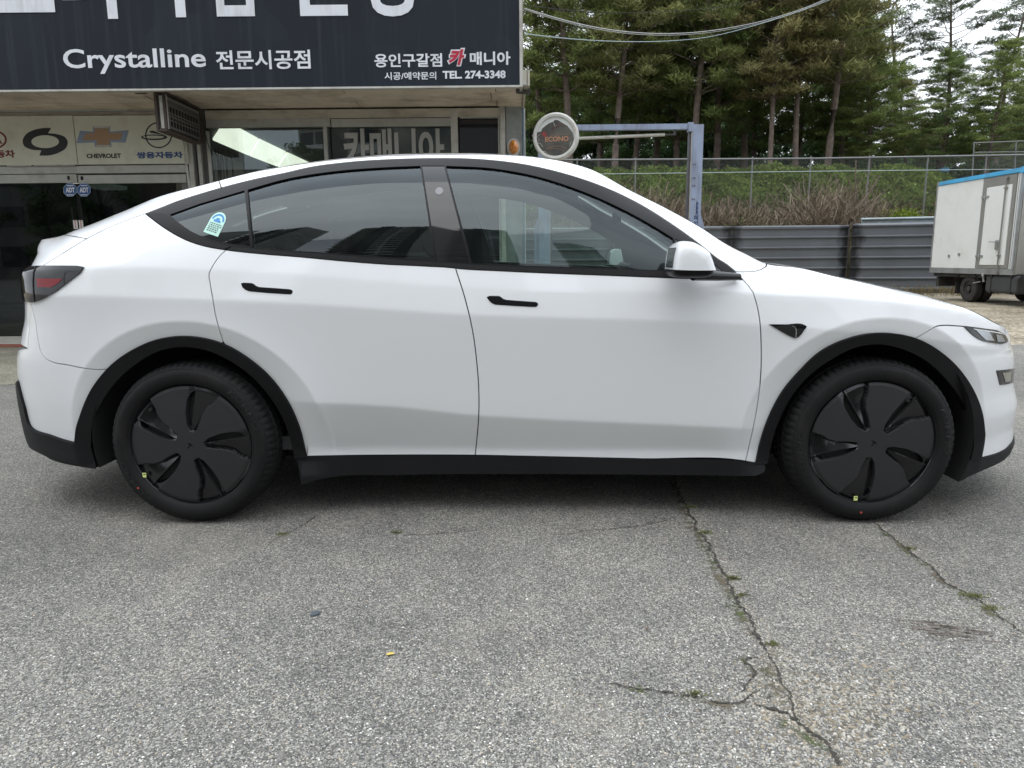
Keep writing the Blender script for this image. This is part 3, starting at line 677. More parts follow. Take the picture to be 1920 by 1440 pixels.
# --- sticker on the quarter window (vehicle pass)
st_c = np.array(az(404, 418)); u_ax = np.array(az(414, 421.5))-np.array(az(394, 414.5)); u_ax /= np.linalg.norm(u_ax); v_ax = np.array([-u_ax[1], u_ax[0]])
def stk(pts): return [tuple(st_c+u_ax*p[0]+v_ax*p[1]) for p in pts]
arch_ = [(-.034, -.047), (.034, -.047), (.034, .015)]+[(.034*math.cos(t), .015+.034*math.sin(t)) for t in np.linspace(0, math.pi, 14)[1:]]
M_MINT = mat('mint_sticker', (.45, .72, .62), rough=.5); M_STB = mat('sticker_blue', (.05, .22, .50), rough=.5); M_STK = mat('sticker_print', (.06, .08, .10), rough=.6)
sticker = P_('window_sticker', stk(arch_), M_MINT, wq, off=-.0045, gap=0, crease=False, step=.01, thick=.001, mirror=False)
P_('sticker_band', stk([(.029*math.cos(t), .013+.029*math.sin(t)) for t in np.linspace(.05, math.pi-.05, 12)]+[(.021*math.cos(t), .013+.021*math.sin(t)) for t in np.linspace(math.pi-.05, .05, 12)]), M_STB, sticker, off=-.0038, gap=0, crease=False, step=.01, thick=.0004, mirror=False)
P_('sticker_car_mark', stk([(-.016, .006), (.016, .006), (.017, .013), (.010, .016), (.006, .024), (-.007, .024), (-.011, .016), (-.017, .014)]), M_STB, sticker, off=-.0038, gap=0, crease=False, step=.01, thick=.0004, mirror=False)
rr = random.Random(3)
for k in range(5):
    z = -.004-.008*k; x0 = -.026
    while x0 < .024:
        w = rr.uniform(.004, .010)
        P_('sticker_print', stk([(x0, z), (x0+w, z), (x0+w, z+.0042), (x0, z+.0042)]), M_STK, sticker, off=-.0038, gap=0, crease=False, step=.01, thick=.0003, mirror=False, rim=False); x0 += w+.003
# --- door mirror
def mirror_cap():
    prof = [(1260,505.5),(1261.5,490),(1264,474),(1268,462),(1273,455.5),(1280,452),(1290,451.5),(1300,453),(1312,458.5),(1324,466),(1330.5,471.5),(1336,486),(1343,506.5)]
    prof = catmull([np.array(p) for p in prof], step=3.0, sharp=(10,))
    def lp(px, py, ly):
        d = ray_l(px, py); t = (ly-EYE_L[1])/d[1]; return EYE_L+d*t
    base = np.array([lp(px, py, -1.125) for px, py in prof]); n = len(base)
    cx, cz = base[:, 0].mean(), base[:, 2].min()
    rings = []
    for ly, s in ((-.955, .93), (-1.00, .98), (-1.05, 1.0), (-1.085, 1.0), (-1.115, .985), (-1.14, .95), (-1.158, .88), (-1.168, .76), (-1.172, .55), (-1.173, .25)):
        rings.append([(cx+(p[0]-cx)*s, ly - .04*(p[0]-cx)/.1*0, cz+(p[2]-cz)*(s if s > .9 else s)) for p in base])
    V = [p for r_ in rings for p in r_]; Fc = []
    for i in range(len(rings)-1):
        for k in range(n-1): Fc.append((i*n+k, i*n+k+1, (i+1)*n+k+1, (i+1)*n+k))
        Fc.append((i*n+n-1, i*n, (i+1)*n, (i+1)*n+n-1))
    Fc.append(tuple(range(n))); Fc.append(tuple((len(rings)-1)*n+k for k in reversed(range(n))))
    mb = MB(); mb.add(V, Fc); me = mb.mesh('mirror_cap', True); me.set_sharp_from_angle(angle=R(50))
    return me, base
me, mbase = mirror_cap()
mir = mesh_obj('door_mirror', me, M_PAINT, front_door); near_parts.append(mir)
x0m, x1m = mbase[:, 0].min(), mbase[:, 0].max(); zb = mbase[:, 2].min()
def lp3(px, py, ly):
    d = ray_l(px, py); t = (ly-EYE_L[1])/d[1]; return EYE_L+d*t
# lower black shell
mb = MB(); rings = []
for s, dz in ((1.0, .004), (1.0, -.004), (.96, -.014), (.86, -.022), (.65, -.027), (.3, -.029)):
    r_ = []
    for t in np.linspace(0, 2*math.pi, 29)[:-1]:
        c, s_ = math.cos(t), math.sin(t); e = .55
        ux = abs(c)**e*np.sign(c); uy = abs(s_)**e*np.sign(s_)
        r_.append(((x0m+x1m)/2-.004+(x1m-x0m)/2*1.0*s*ux, -1.062+.106*s*uy, zb+dz))
    rings.append(r_)
V = [p for r_ in rings for p in r_]; n = 28; Fc = [(i*n+k, i*n+(k+1) % n, (i+1)*n+(k+1) % n, (i+1)*n+k) for i in range(len(rings)-1) for k in range(n)]+[tuple(range(n)), tuple((len(rings)-1)*n+k for k in reversed(range(n)))]
mb.add(V, Fc); o = mb.obj('mirror_lower_shell', M_TRIM, front_door, smooth=True); near_parts.append(o)
# foot: tapered arm from the shell to the door's front corner
pa = lp3(1300, 514, -1.02); pb = lp3(1386, 519, -.93)
mb = MB(); mb.tube([pa+np.array([0, 0, .0]), (pa+pb)/2+np.array([0, -.0, -.002]), pb], [.026, .020, .014], n=12)
V = [Vector(v) for v in mb.v]; o = mb.obj('mirror_foot', M_GLOSS, front_door, smooth=True); near_parts.append(o)
mb = MB(); mb.prism([(x0m-.0012, zb+.01), (x0m+.003, zb+.01), (x0m+.012, zb+.085), (x0m+.0078, zb+.085)], .13, lambda u, w, d: (u, -1.13+d, w)); o = mb.obj('mirror_glass', M_CHROME, front_door); near_parts.append(o)
# --- wheels
def wheel_tree(loc, phase, steer=0, seed=0, mirror=False, marks=True):
    w = empty('wheel', loc, steer); w.parent = car
    if mirror: w.scale = (1, -1, 1)
    # tyre (axis along y, outer face at y=-.0 towards -y); loc is the centre of the outer face plane
    prof = [(.255, .030), (.266, .004), (.276, -.005), (.290, -.010), (.306, -.011), (.322, -.007), (.338, .006), (.347, .020), (.351, .030), (.3535, .045), (.354, .060), (.347, .063), (.347, .071), (.355, .074), (.3555, .100), (.3555, .108), (.348, .111), (.348, .121), (.3555, .124), (.3555, .150), (.348, .153), (.348, .163), (.3555, .166), (.355, .195), (.347, .225), (.330, .245), (.28, .25), (.22, .235)]
    nth = 288; V = []; Fc = []; npf = len(prof)
    for k in range(nth):
        t = 2*math.pi*k/nth; g1 = (k % 4) == 0; g2 = ((k+2) % 4) == 0
        for j, (r_, y) in enumerate(prof):
            d = 0
            if 6 <= j <= 9 and g1: d = .006 if j > 6 else .003
            if 13 <= j <= 14 and g2: d = .004
            if 18 <= j <= 19 and g1: d = .004
            if 22 <= j <= 24 and g2: d = .006
            V.append(((r_-d)*math.sin(t), y, (r_-d)*math.cos(t)))
    for k in range(nth):
        for j in range(npf-1):
            a, b = k*npf+j, ((k+1) % nth)*npf+j; Fc.append((a, b, b+1, a+1))
    mb = MB(); mb.add(V, Fc); ty = mb.obj('tyre', M_TYRE, w, smooth=True)
    for r1, hgt in ((.274, .0012), (.331, .001)):
        mb = MB(); n = 120; V = []
        for k in range(n):
            t = 2*math.pi*k/n; yb = np.interp(r1, [.266, .276, .290, .306, .322, .338], [.004, -.005, -.010, -.011, -.007, .006])
            for rr_, yy in ((r1-.0022, .001), (r1, -.0016), (r1+.0022, .001)): V.append((rr_*math.sin(t), yb+yy, rr_*math.cos(t)))
        Fc = [(k*3+j, ((k+1) % n)*3+j, ((k+1) % n)*3+j+1, k*3+j+1) for k in range(n) for j in range(2)]; mb.add(V, Fc); mb.obj('tyre_bead_line', M_TYRE, ty, smooth=True)
    # sidewall lettering bent round the tyre
    def bent(s, r0, h, ang, wdeg, flip=False):
        V, Fc = text_mesh(s, w=R(wdeg)*r0, h=h, bold=.02, depth=.0)
        W_ = R(wdeg)*r0; out = []
        for x, y, z in V:
            rad = (r0+z) if not flip else (r0+h-z); t = R(ang)+((x-W_/2)/r0)*(1 if not flip else -1)
            yy = np.interp(rad, [.266, .276, .290, .306, .322, .338], [.004, -.005, -.010, -.011, -.007, .006])
            out.append((rad*math.sin(t), yy-.0013, rad*math.cos(t)))
        mb = MB(); mb.add(out, Fc); mb.obj('tyre_lettering', M_TYRELET, ty)
    for (s, r0, h, ang, wd) in ((('KUMHO', .293, .024, 58, 38), ('KUMHO', .293, .024, 238, 38), ('255/45 R19', .310, .009, 8, 26)) if not steer_front(loc) else (('KUMHO', .293, .024, 80, 38), ('KUMHO', .293, .024, 262, 38), ('255/45 R19', .310, .009, 15, 26))):
        bent(s, r0, h, ang, wd)
    # rim barrel & cover
    mb = MB(); V = []; n = 96
    for k in range(n):
        t = 2*math.pi*k/n
        for r_, y in ((.2565, .030), (.258, .012), (.262, .007), (.266, .010), (.266, .06)): V.append((r_*math.sin(t), y, r_*math.cos(t)))
    Fc = [(k*5+j, ((k+1) % n)*5+j, ((k+1) % n)*5+j+1, k*5+j+1) for k in range(n) for j in range(4)]; mb.add(V, Fc)
    mb.obj('rim_flange', M_GLOSS, w, smooth=True)
    # cover: five swept blades with slots, as a fine relief
    nr, nt_ = 64, 500; V = []; mi = []
    rs = np.concatenate([np.linspace(0, .05, 6), np.linspace(.053, .222, nr-6)])
    sec = 2*math.pi/5
    TH = np.linspace(0, 2*math.pi, nt_, endpoint=False)
    RR, TT = np.meshgrid(rs, TH, indexing='ij')
    # angle measured counter-clockwise seen from outside (from +x towards +z)
    dth = (TT-R(phase)+sec*50) % sec              # 0 at slot's straight edge ; region clockwise of it => dth near sec
    s = np.where(dth > sec*.60, dth-sec, dth)*np.maximum(RR, .02)     # metres: + is CCW (slit side), - is CW (blade side)
    sm = lambda x, a, b: np.clip((x-a)/(b-a), 0, 1)**2*(3-2*np.clip((x-a)/(b-a), 0, 1))
    wr = np.interp(RR, [.05, .06, .10, .13, .16, .185, .222], [.0, .018, .030, .036, .050, .072, .092])        # blade width
    on = sm(RR, .052, .060)
    blade = on*sm(-s, -.001, .0015)*(1-sm(-s, wr-.004, wr))
    slit_w = np.interp(RR, [.06, .075, .12, .17, .195, .205], [.006, .016, .026, .026, .016, .004])
    slit = sm(RR, .062, .072)*(1-sm(RR, .198, .206))*sm(s, -.0005, .0015)*(1-sm(s, slit_w-.002, slit_w+.001))
    ch_w = np.interp(RR, [.05, .08, .15, .222], [.006, .018, .030, .034])
    cham = on*(1-sm(s, 0, ch_w))*(s >= 0)
    dome = .010*(1-(RR/.222)**2)-.004*sm(RR, .210, .222)
    tilt = np.clip((-s)/np.maximum(wr, .001), 0, 1)
    H = dome - blade*(.003+.016*tilt) - cham*.010*(1-slit) - slit*.030 + .002*(sm(RR, .030, .026)-1)*0
    Y = -H+.004
    X = RR*1.157*np.cos(TT); Z = RR*1.157*np.sin(TT)
    V = np.stack([X, Y, Z], -1).reshape(-1, 3)
    Fc = []; mats = []
    dk = (slit > .6)
    for i in range(nr-1):
        for j in range(nt_):
            j2 = (j+1) % nt_
            Fc.append((i*nt_+j, (i+1)*nt_+j, (i+1)*nt_+j2, i*nt_+j2)); mats.append(1 if (dk[i, j] and dk[i+1, j2]) else (2 if (blade[i, j]+blade[i+1, j2] > 1.2 or (cham[i, j] > .15 and cham[i+1, j2] > .15)) else 0))
    me = pydata('wheel_cover', V, Fc, True); me.materials.append(M_COVER); me.materials.append(M_SLOT); me.materials.append(M_BLADE); me.polygons.foreach_set('material_index', mats)
    me.set_sharp_from_angle(angle=R(32))
    cv = mesh_obj('wheel_cover', me, None, w)
    # small emblem stroke at the hub, valve, tag
    mb = MB()
    for (x, z, dx, dz) in ((0, .006, .012, .0018), (0, -.002, .002, .012)): mb.box((x-dx, -.0075, z-dz), (x+dx, -.0062, z+dz), rz=0)
    mb.obj('hub_emblem', M_TRIM, w, rot=(0, R(35), 0))
    va = 135 if not steer_front(loc) else 55
    mb = MB(); c = Vector((.222*math.cos(R(va)), 0, .222*math.sin(R(va)))); mb.tube([c+Vector((0, .01, 0)), c+Vector((0, -.006, 0))], .0075, n=12); mb.obj('valve', M_SLOT, w, smooth=True)
    if marks:
        ta = R(212) if not steer_front(loc) else R(-103)
        c = Vector((.247*math.cos(ta), 0, .247*math.sin(ta)))
        mb = MB(); q = .010; mb.prism([(c.x-q*.8, c.z-q), (c.x+q*.8, c.z-q), (c.x+q*.8, c.z+q), (c.x-q*.8, c.z+q)], .001, lambda u, v_, d: (u, -.004-d, v_)); o = mb.obj('lime_tag', M_LIME, w)
        mb = MB(); mb.prism([(c.x+q*(-.4), c.z+q*.1), (c.x+q*.5, c.z+q*.1), (c.x+q*.5, c.z+q*.5), (c.x-q*.4, c.z+q*.5)], .0004, lambda u, v_, d: (u, -.0052-d, v_)); mb.obj('tag_print', M_SLOT, o)
        tb = R(218) if not steer_front(loc) else R(-96)
        c = Vector((.303*math.cos(tb), 0, .303*math.sin(tb))); mb = MB(); mb.prism([(c.x+.005*math.cos(t), c.z+.005*math.sin(t)) for t in np.linspace(0, 6.28, 9)[:-1]], .001, lambda u, v_, d: (u, -.0118-d, v_)); mb.obj('red_paint_dot', M_REDDOT, ty)
    return w
def steer_front(loc): return loc[0] > 1
w1 = wheel_tree((0.0, -.928, .355), 8)
w2 = wheel_tree((2.893, -.928, .355), 49)
for w_ in (w1, w2):
    c = copy_tree(w_, car); c.location = (w_.location.x, .928, w_.location.z); c.scale = (1, -1, 1)
# --- interior
def blob(pts, r, name, m, parent): pass
def seat(x, y, name='front_seat', head=True, w=.25, back_lean=.32, z0=.62):
    s = empty(name, (x, y, 0)); s.parent = car
    def pad(nm, prof, hw, r=.05):
        mb = MB(); n = len(prof); rings = []
        for yy, k in ((-hw, .80), (-hw+.03, .95), (-hw+.07, 1.0), (hw-.07, 1.0), (hw-.03, .95), (hw, .80)):
            cx = sum(p[0] for p in prof)/n; cz = sum(p[1] for p in prof)/n
            rings.append([(cx+(p[0]-cx)*k, yy, cz+(p[1]-cz)*k) for p in prof])
        V = [p for r_ in rings for p in r_]; Fc = [(i*n+k_, i*n+(k_+1) % n, (i+1)*n+(k_+1) % n, (i+1)*n+k_) for i in range(5) for k_ in range(n)]+[tuple(range(n)), tuple(5*n+k_ for k_ in range(n))]
        mb.add(V, Fc); return mb.obj(nm, M_SEAT, s, smooth=True)
    pad('seat_cushion', catmull([(-.22, z0-.22), (-.24, z0-.10), (.22, z0-.04), (.29, z0-.07), (.27, z0-.20)], closed=True, step=.05), w)
    bx, bz = -.22, z0-.08; L_ = .60
    def bp(u, v): return (bx-math.sin(back_lean)*u-math.cos(back_lean)*v, bz+math.cos(back_lean)*u-math.sin(back_lean)*v)
    pad('backrest', catmull([bp(0, -.04), bp(.2, -.065), (bp(.45, -.05)), bp(L_, -.02), bp(L_+.01, .04), bp(.4, .09), bp(0, .10)], closed=True, step=.05), w*.96)
    if head: pad('headrest', catmull([bp(L_+.03, -.02), bp(L_+.12, -.045), bp(L_+.21, -.02), bp(L_+.21, .05), bp(L_+.04, .06)], closed=True, step=.04), .13)
    return s
seat(1.48, -.38); seat(1.48, .38)
for yy in (-.45, 0, .45): seat(.52, yy, 'rear_seat', w=.24, back_lean=.42, z0=.66)
mb = MB(); mb.prism(catmull([(2.0, .72), (1.98, .90), (2.06, .985), (2.25, .99), (2.46, 1.02), (2.46, .60), (2.1, .55)], closed=True, step=.06), 1.46, lambda u, w, d: (u, -.73+d, w)); mb.obj('dashboard', M_DASH, car, smooth=True)
sw = MB(); c = Vector((1.93, .38, .93)); ax = Vector((-.90, 0, .42)).normalized(); b1 = Vector((0, 1, 0)); b2 = ax.cross(b1)
sw.tube([c+(b1*math.cos(t)+b2*math.sin(t))*.18 for t in np.linspace(0, 2*math.pi, 33)], .015, n=8); sw.tube([c+b1*.17, c-b1*.17], .02, n=8); sw.tube([c, c-b2*.17], .016, n=8); sw.tube([c, c-ax*.18], .03, n=8)
o = sw.obj('steering_wheel', M_DASH, car, smooth=True)
# the driver sits on the far side of this car; screen in the middle
mb = MB(); mb.box((1.965, -.20, .90), (1.985, .20, 1.10)); mb.obj('centre_screen', M_GLOSS, car, bevel=.006)
mb = MB(); mb.box((.25, -.80, .30), (2.3, .80, .36)); mb.box((-.62, -.60, .58), (.22, .60, .70)); mb.obj('cabin_floor', M_SEAT, car)
mb = MB(); mb.tube([(1.97, 0, 1.39), (1.93, 0, 1.35)], .012, n=8); mb.box((1.91, -.11, 1.31), (1.93, .11, 1.37)); mb.obj('interior_mirror', M_GLOSS, car)
# --- far side: mirrored copies of the side parts (share meshes)
orig = {}
for o in near_parts:
    c = o.copy(); link(c); orig[o] = c
for o, c in orig.items():
    if o.parent in orig: c.parent = orig[o.parent]
    else:
        c.parent = car if o.parent == car else o.parent; c.scale = (1, -1, 1)
# ================================================================== GROUND
def asphalt_mat():
    m = bpy.data.materials.new('weathered_asphalt'); m.use_nodes = True; nt = m.node_tree; N, L = nt.nodes, nt.links; b = N['Principled BSDF']
    tc = N.new('ShaderNodeTexCoord'); P = tc.outputs['Object']
    def noise(sc, det=4, ro=.6, vec=None):
        n = N.new('ShaderNodeTexNoise'); n.inputs['Scale'].default_value = sc; n.inputs['Detail'].default_value = det; n.inputs['Roughness'].default_value = ro; L.new(vec or P, n.inputs['Vector']); return n.outputs[0]
    def mr(i, a, b_, c, d):
        r = N.new('ShaderNodeMapRange'); r.inputs[1].default_value = a; r.inputs[2].default_value = b_; r.inputs[3].default_value = c; r.inputs[4].default_value = d; L.new(i, r.inputs[0]); return r.outputs[0]
    def mix(f, a, b_, mode='MIX'):
        x = N.new('ShaderNodeMix'); x.data_type = 'RGBA'; x.blend_type = mode
        for s, v in ((0, f), (6, a), (7, b_)):
            if hasattr(v, 'links'): L.new(v, x.inputs[s])
            else: x.inputs[s].default_value = v
        return x.outputs[2]
    # distort coordinates a little so the stones are not round cells
    wn = N.new('ShaderNodeTexNoise'); wn.inputs['Scale'].default_value = 160; L.new(P, wn.inputs['Vector'])
    va = N.new('ShaderNodeVectorMath'); va.operation = 'MULTIPLY_ADD'; L.new(wn.outputs['Color'], va.inputs[0]); va.inputs[1].default_value = (.006, .006, .0); L.new(P, va.inputs[2])
    PV = va.outputs[0]
    def vor(sc):
        v = N.new('ShaderNodeTexVoronoi'); v.inputs['Scale'].default_value = sc; L.new(PV, v.inputs['Vector']); return v
    v1 = vor(122); v2 = vor(265)
    def ramp_(f, pts):
        r = N.new('ShaderNodeValToRGB'); e = r.color_ramp.elements
        e[0].position, e[0].color = pts[0][0], (*pts[0][1], 1); e[1].position, e[1].color = pts[-1][0], (*pts[-1][1], 1)
        for p, c in pts[1:-1]:
            q = e.new(p); q.color = (*c, 1)
        L.new(f, r.inputs[0]); return r.outputs[0]
    sx = N.new('ShaderNodeSeparateColor'); L.new(v1.outputs['Color'], sx.inputs[0])
    sy = N.new('ShaderNodeSeparateColor'); L.new(v2.outputs['Color'], sy.inputs[0])
    pal = [(0, (.10, .10, .10)), (.35, (.20, .198, .19)), (.55, (.32, .312, .295)), (.72, (.45, .435, .40)), (.86, (.57, .55, .51)), (.93, (.52, .43, .32)), (1, (.72, .70, .66))]
    stone = ramp_(sx.outputs[0], pal)
    fine = ramp_(sy.outputs[1], [(0, (.085, .084, .082)), (.5, (.225, .22, .208)), (.85, (.40, .388, .36)), (1, (.64, .62, .57))])
    isst = mr(sx.outputs[2], .45, .5, 0, 1)
    e1 = mr(v1.outputs['Distance'], .30, .55, 1, 0)
    mul = N.new('ShaderNodeMath'); mul.operation = 'MULTIPLY'; L.new(isst, mul.inputs[0]); L.new(e1, mul.inputs[1])
    col = mix(mul.outputs[0], fine, stone)
    big = noise(.55, 6, .6); col = mix(1.0, col, ramp_(big, [(.3, (.54, .54, .54)), (.7, (.89, .88, .855))]), 'MULTIPLY')
    med = noise(4.5, 5, .6); col = mix(1.0, col, ramp_(med, [(.3, (.88, .88, .88)), (.7, (1.12, 1.11, 1.08))]), 'MULTIPLY')
    dust = noise(.9, 7, .62); dd = noise(14, 4, .6)
    dm = N.new('ShaderNodeMath'); dm.operation = 'MULTIPLY'; L.new(mr(dust, .54, .72, 0, .55), dm.inputs[0]); L.new(mr(dd, .35, .6, .3, 1), dm.inputs[1])
    col = mix(dm.outputs[0], col, (.37, .33, .27, 1))
    L.new(col, b.inputs['Base Color']); b.inputs['Roughness'].default_value = .86; b.inputs['Specular IOR Level'].default_value = .35
    hgt = N.new('ShaderNodeMath'); hgt.operation = 'MULTIPLY_ADD'; L.new(mul.outputs[0], hgt.inputs[0]); hgt.inputs[1].default_value = 1.; L.new(mr(v2.outputs['Distance'], 0, .6, .5, 0), hgt.inputs[2])
    bp = N.new('ShaderNodeBump'); bp.inputs['Strength'].default_value = .75; bp.inputs['Distance'].default_value = .004; L.new(hgt.outputs[0], bp.inputs['Height']); L.new(bp.outputs[0], b.inputs['Normal'])
    return m
M_ASPH = asphalt_mat()
def soil_mat(name, c1, c2, c3, sc=30, bump=.6):
    m = bpy.data.materials.new(name); m.use_nodes = True; nt = m.node_tree; N, L = nt.nodes, nt.links; b = N['Principled BSDF']; tc = N.new('ShaderNodeTexCoord')
    v = N.new('ShaderNodeTexVoronoi'); v.inputs['Scale'].default_value = sc; L.new(tc.outputs['Object'], v.inputs['Vector'])
    s = N.new('ShaderNodeSeparateColor'); L.new(v.outputs['Color'], s.inputs[0]); r = N.new('ShaderNodeValToRGB'); e = r.color_ramp.elements
    e[0].color = (*c1, 1); e[1].color = (*c3, 1); q = e.new(.6); q.color = (*c2, 1); L.new(s.outputs[0], r.inputs[0])
    n = N.new('ShaderNodeTexNoise'); n.inputs['Scale'].default_value = .9; n.inputs['Detail'].default_value = 8; L.new(tc.outputs['Object'], n.inputs['Vector'])
    r2 = N.new('ShaderNodeValToRGB'); r2.color_ramp.elements[0].position = .35; r2.color_ramp.elements[0].color = (.62, .60, .55, 1); r2.color_ramp.elements[1].position = .65; r2.color_ramp.elements[1].color = (1.15, 1.12, 1.05, 1); L.new(n.outputs[0], r2.inputs[0])
    mx = N.new('ShaderNodeMix'); mx.data_type = 'RGBA'; mx.blend_type = 'MULTIPLY'; mx.inputs[0].default_value = 1; L.new(r.outputs[0], mx.inputs[6]); L.new(r2.outputs[0], mx.inputs[7]); L.new(mx.outputs[2], b.inputs['Base Color'])
    b.inputs['Roughness'].default_value = .95; bp = N.new('ShaderNodeBump'); bp.inputs['Strength'].default_value = bump; bp.inputs['Distance'].default_value = .01; L.new(v.outputs['Distance'], bp.inputs['Height']); L.new(bp.outputs[0], b.inputs['Normal']); return m
M_GRAV = soil_mat('gravel_lot', (.16, .135, .10), (.30, .26, .20), (.50, .46, .38), 26)
M_CONC = soil_mat('mossy_concrete', (.15, .15, .12), (.24, .23, .19), (.34, .33, .29), 60, .3)
def sheet(name, pts, z, m, seed=1, jag=.0, base=0):
    P = []
    r = random.Random(seed)
    for i in range(len(pts)):
        a, b = pts[i], pts[(i+1) % len(pts)]; n = max(1, int(math.dist(a, b)/.15)) if jag else 1
        for k in range(n):
            t = k/n; P.append((a[0]+(b[0]-a[0])*t+r.uniform(-jag, jag), a[1]+(b[1]-a[1])*t+r.uniform(-jag, jag)))
    mb = MB(); mb.add([(x, y, z) for x, y in P], [tuple(range(len(P)))]); return tag(mb.obj(name, m), kind='structure')
sheet('ground', [(-900, -900), (900, -900), (900, 900), (-900, 900)], -.008, M_GRAV)
sheet('asphalt_pavement', [(-60, -45), (60, -45), (60, 9.2), (30, 9.1), (6.6, 8.9), (3, 9.0), (.6, 9.0), (.6, 6.75), (-60, 6.75)], 0, M_ASPH)
sheet('concrete_apron', [(-14, 6.6), (.45, 6.6), (.45, 9.8), (-14, 9.8)], .004, M_CONC, 3, .03)
# cracks: narrow irregular strips of dirt
M_CRACK = mat('crack_dirt', (.045, .042, .036), rough=1, var=.4, vscale=40)
M_SILT = mat('crack_silt', (.19, .165, .125), rough=1, var=.35, vscale=60, bump=.5, bscale=200)
crack_paths = [
 [(1262,893),(1275,925),(1290,958),(1304,985),(1325,1020),(1345,1055),(1368,1095),(1390,1138),(1412,1175),(1432,1205),(1440,1225)],
 [(1440,1225),(1424,1232),(1405,1240),(1418,1262),(1404,1285),(1385,1300)],
 [(1436,1215),(1452,1245),(1462,1275),(1478,1300),(1486,1330),(1500,1360)],
 [(1410,1315),(1440,1333),(1475,1345),(1495,1362),(1530,1382),(1556,1405),(1578,1442)],
 [(1640,980),(1668,1004),(1690,1020),(1715,1043),(1745,1062),(1775,1092),(1808,1112),(1840,1130),(1870,1155),(1925,1192)],
 [(1030,1004),(1070,1002),(1100,996),(1140,994),(1180,988),(1220,984),(1262,974)],
 [(740,1004),(790,1003),(850,1000),(905,994)],
 [(500,1024),(528,1005),(550,995),(575,980),(600,962)],
 [(1130,1280),(1200,1291),(1240,1297),(1300,1308),(1340,1316),(1380,1318),(1412,1300),(1436,1288)],
 [(1404,1240),(1380,1234)],[(1432,1238),(1446,1252),(1448,1262)],[(1425,1262),(1450,1275),(1462,1280)]]
crack_w = [.0085, .006, .005, .009, .006, .0035, .003, .0035, .0045, .003, .003, .003]
rc = random.Random(5)
def ribbon(pts, w, z, r, wj=.7, jit=1.0):
    P = catmull([np.array(p) for p in pts], step=.007); L_ = []; Rr = []
    off = 0
    for i, p in enumerate(P):
        q0, q1 = np.array(P[max(0, i-1)]), np.array(P[min(len(P)-1, i+1)]); d = q1-q0; d /= np.linalg.norm(d)+1e-9; n = np.array([-d[1], d[0]])
        off = off*.80+r.uniform(-1, 1)*w*.75*jit; e = min(1, i/6, (len(P)-1-i)/6)
        ww = w*.5*(1+r.uniform(-wj, wj)*1.25)*max(e, .08); c = np.array(p)+n*off
        L_.append(c+n*ww); Rr.append(c-n*ww)
    V = [(a[0], a[1], z) for a in L_]+[(a[0], a[1], z) for a in Rr]; n = len(L_)
    return V, [(i, i+1, n+i+1, n+i) for i in range(n-1)]
gpath = []
for k, (pp, w) in enumerate(zip(crack_paths, crack_w)):
    g = [gnd(*p)[:2] for p in pp]; gpath.append(g); mb = MB(); V, Fc = ribbon(g, w, .0035, rc); mb.add(V, Fc); o = tag(mb.obj('pavement_crack', M_CRACK), kind='structure')
# dirt and moss washed into the two long cracks: a thin film that frays out to the sides
def silt_mat():
    m = mat('crack_silt', (.13, .11, .075), rough=1, bump=.5, bscale=250); nt = m.node_tree; N, L = nt.nodes, nt.links; b = N['Principled BSDF']; tc = N.new('ShaderNodeTexCoord')
    n = N.new('ShaderNodeTexNoise'); n.inputs['Scale'].default_value = 38; n.inputs['Detail'].default_value = 7; n.inputs['Roughness'].default_value = .7; L.new(tc.outputs['Object'], n.inputs['Vector'])
    n2 = N.new('ShaderNodeTexNoise'); n2.inputs['Scale'].default_value = 5; L.new(tc.outputs['Object'], n2.inputs['Vector']); r = N.new('ShaderNodeValToRGB'); r.color_ramp.elements[0].position = .42; r.color_ramp.elements[0].color = (.14, .115, .08, 1); r.color_ramp.elements[1].position = .6; r.color_ramp.elements[1].color = (.085, .105, .04, 1); L.new(n2.outputs[0], r.inputs[0]); L.new(r.outputs[0], b.inputs['Base Color'])
    a = N.new('ShaderNodeAttribute'); a.attribute_name = 'Cover'; s = N.new('ShaderNodeMath'); s.operation = 'ADD'; L.new(n.outputs[0], s.inputs[0]); L.new(a.outputs['Fac'], s.inputs[1])
    q = N.new('ShaderNodeMapRange'); q.inputs[1].default_value = .92; q.inputs[2].default_value = 1.12; q.inputs[4].default_value = .85; L.new(s.outputs[0], q.inputs[0]); L.new(q.outputs[0], b.inputs['Alpha']); return m
M_SILT = silt_mat(); r = random.Random(21)
for k, wd in ((0, .075), (2, .10), (3, .07), (4, .055), (1, .05), (8, .05)):
    P = catmull([np.array(p) for p in gpath[k]], step=.03); V = []; Fc = []; C = []; n = len(P)
    for i, p in enumerate(P):
        d = np.array(P[min(n-1, i+1)])-np.array(P[max(0, i-1)]); d /= np.linalg.norm(d)+1e-9; nn_ = np.array([-d[1], d[0]]); e = min(1, i/4, (n-1-i)/4); f = r.uniform(.25, 1.0)
        for u in (-1, -.5, 0, .5, 1): q = np.array(p)-nn_*wd*.25+nn_*u*wd; V.append((q[0], q[1], .0018)); C.append((.62*(1-abs(u)**1.3)*(.55+.45*f)*e,)*3+(1,))
    Fc = [(i*5+j, (i+1)*5+j, (i+1)*5+j+1, i*5+j+1) for i in range(n-1) for j in range(4)]
    me = pydata('crack_silt', V, Fc); at_ = me.color_attributes.new('Cover', 'FLOAT_COLOR', 'POINT'); at_.data.foreach_set('color', np.array(C).ravel()); tag(mesh_obj('crack_silt', me, M_SILT), kind='structure')
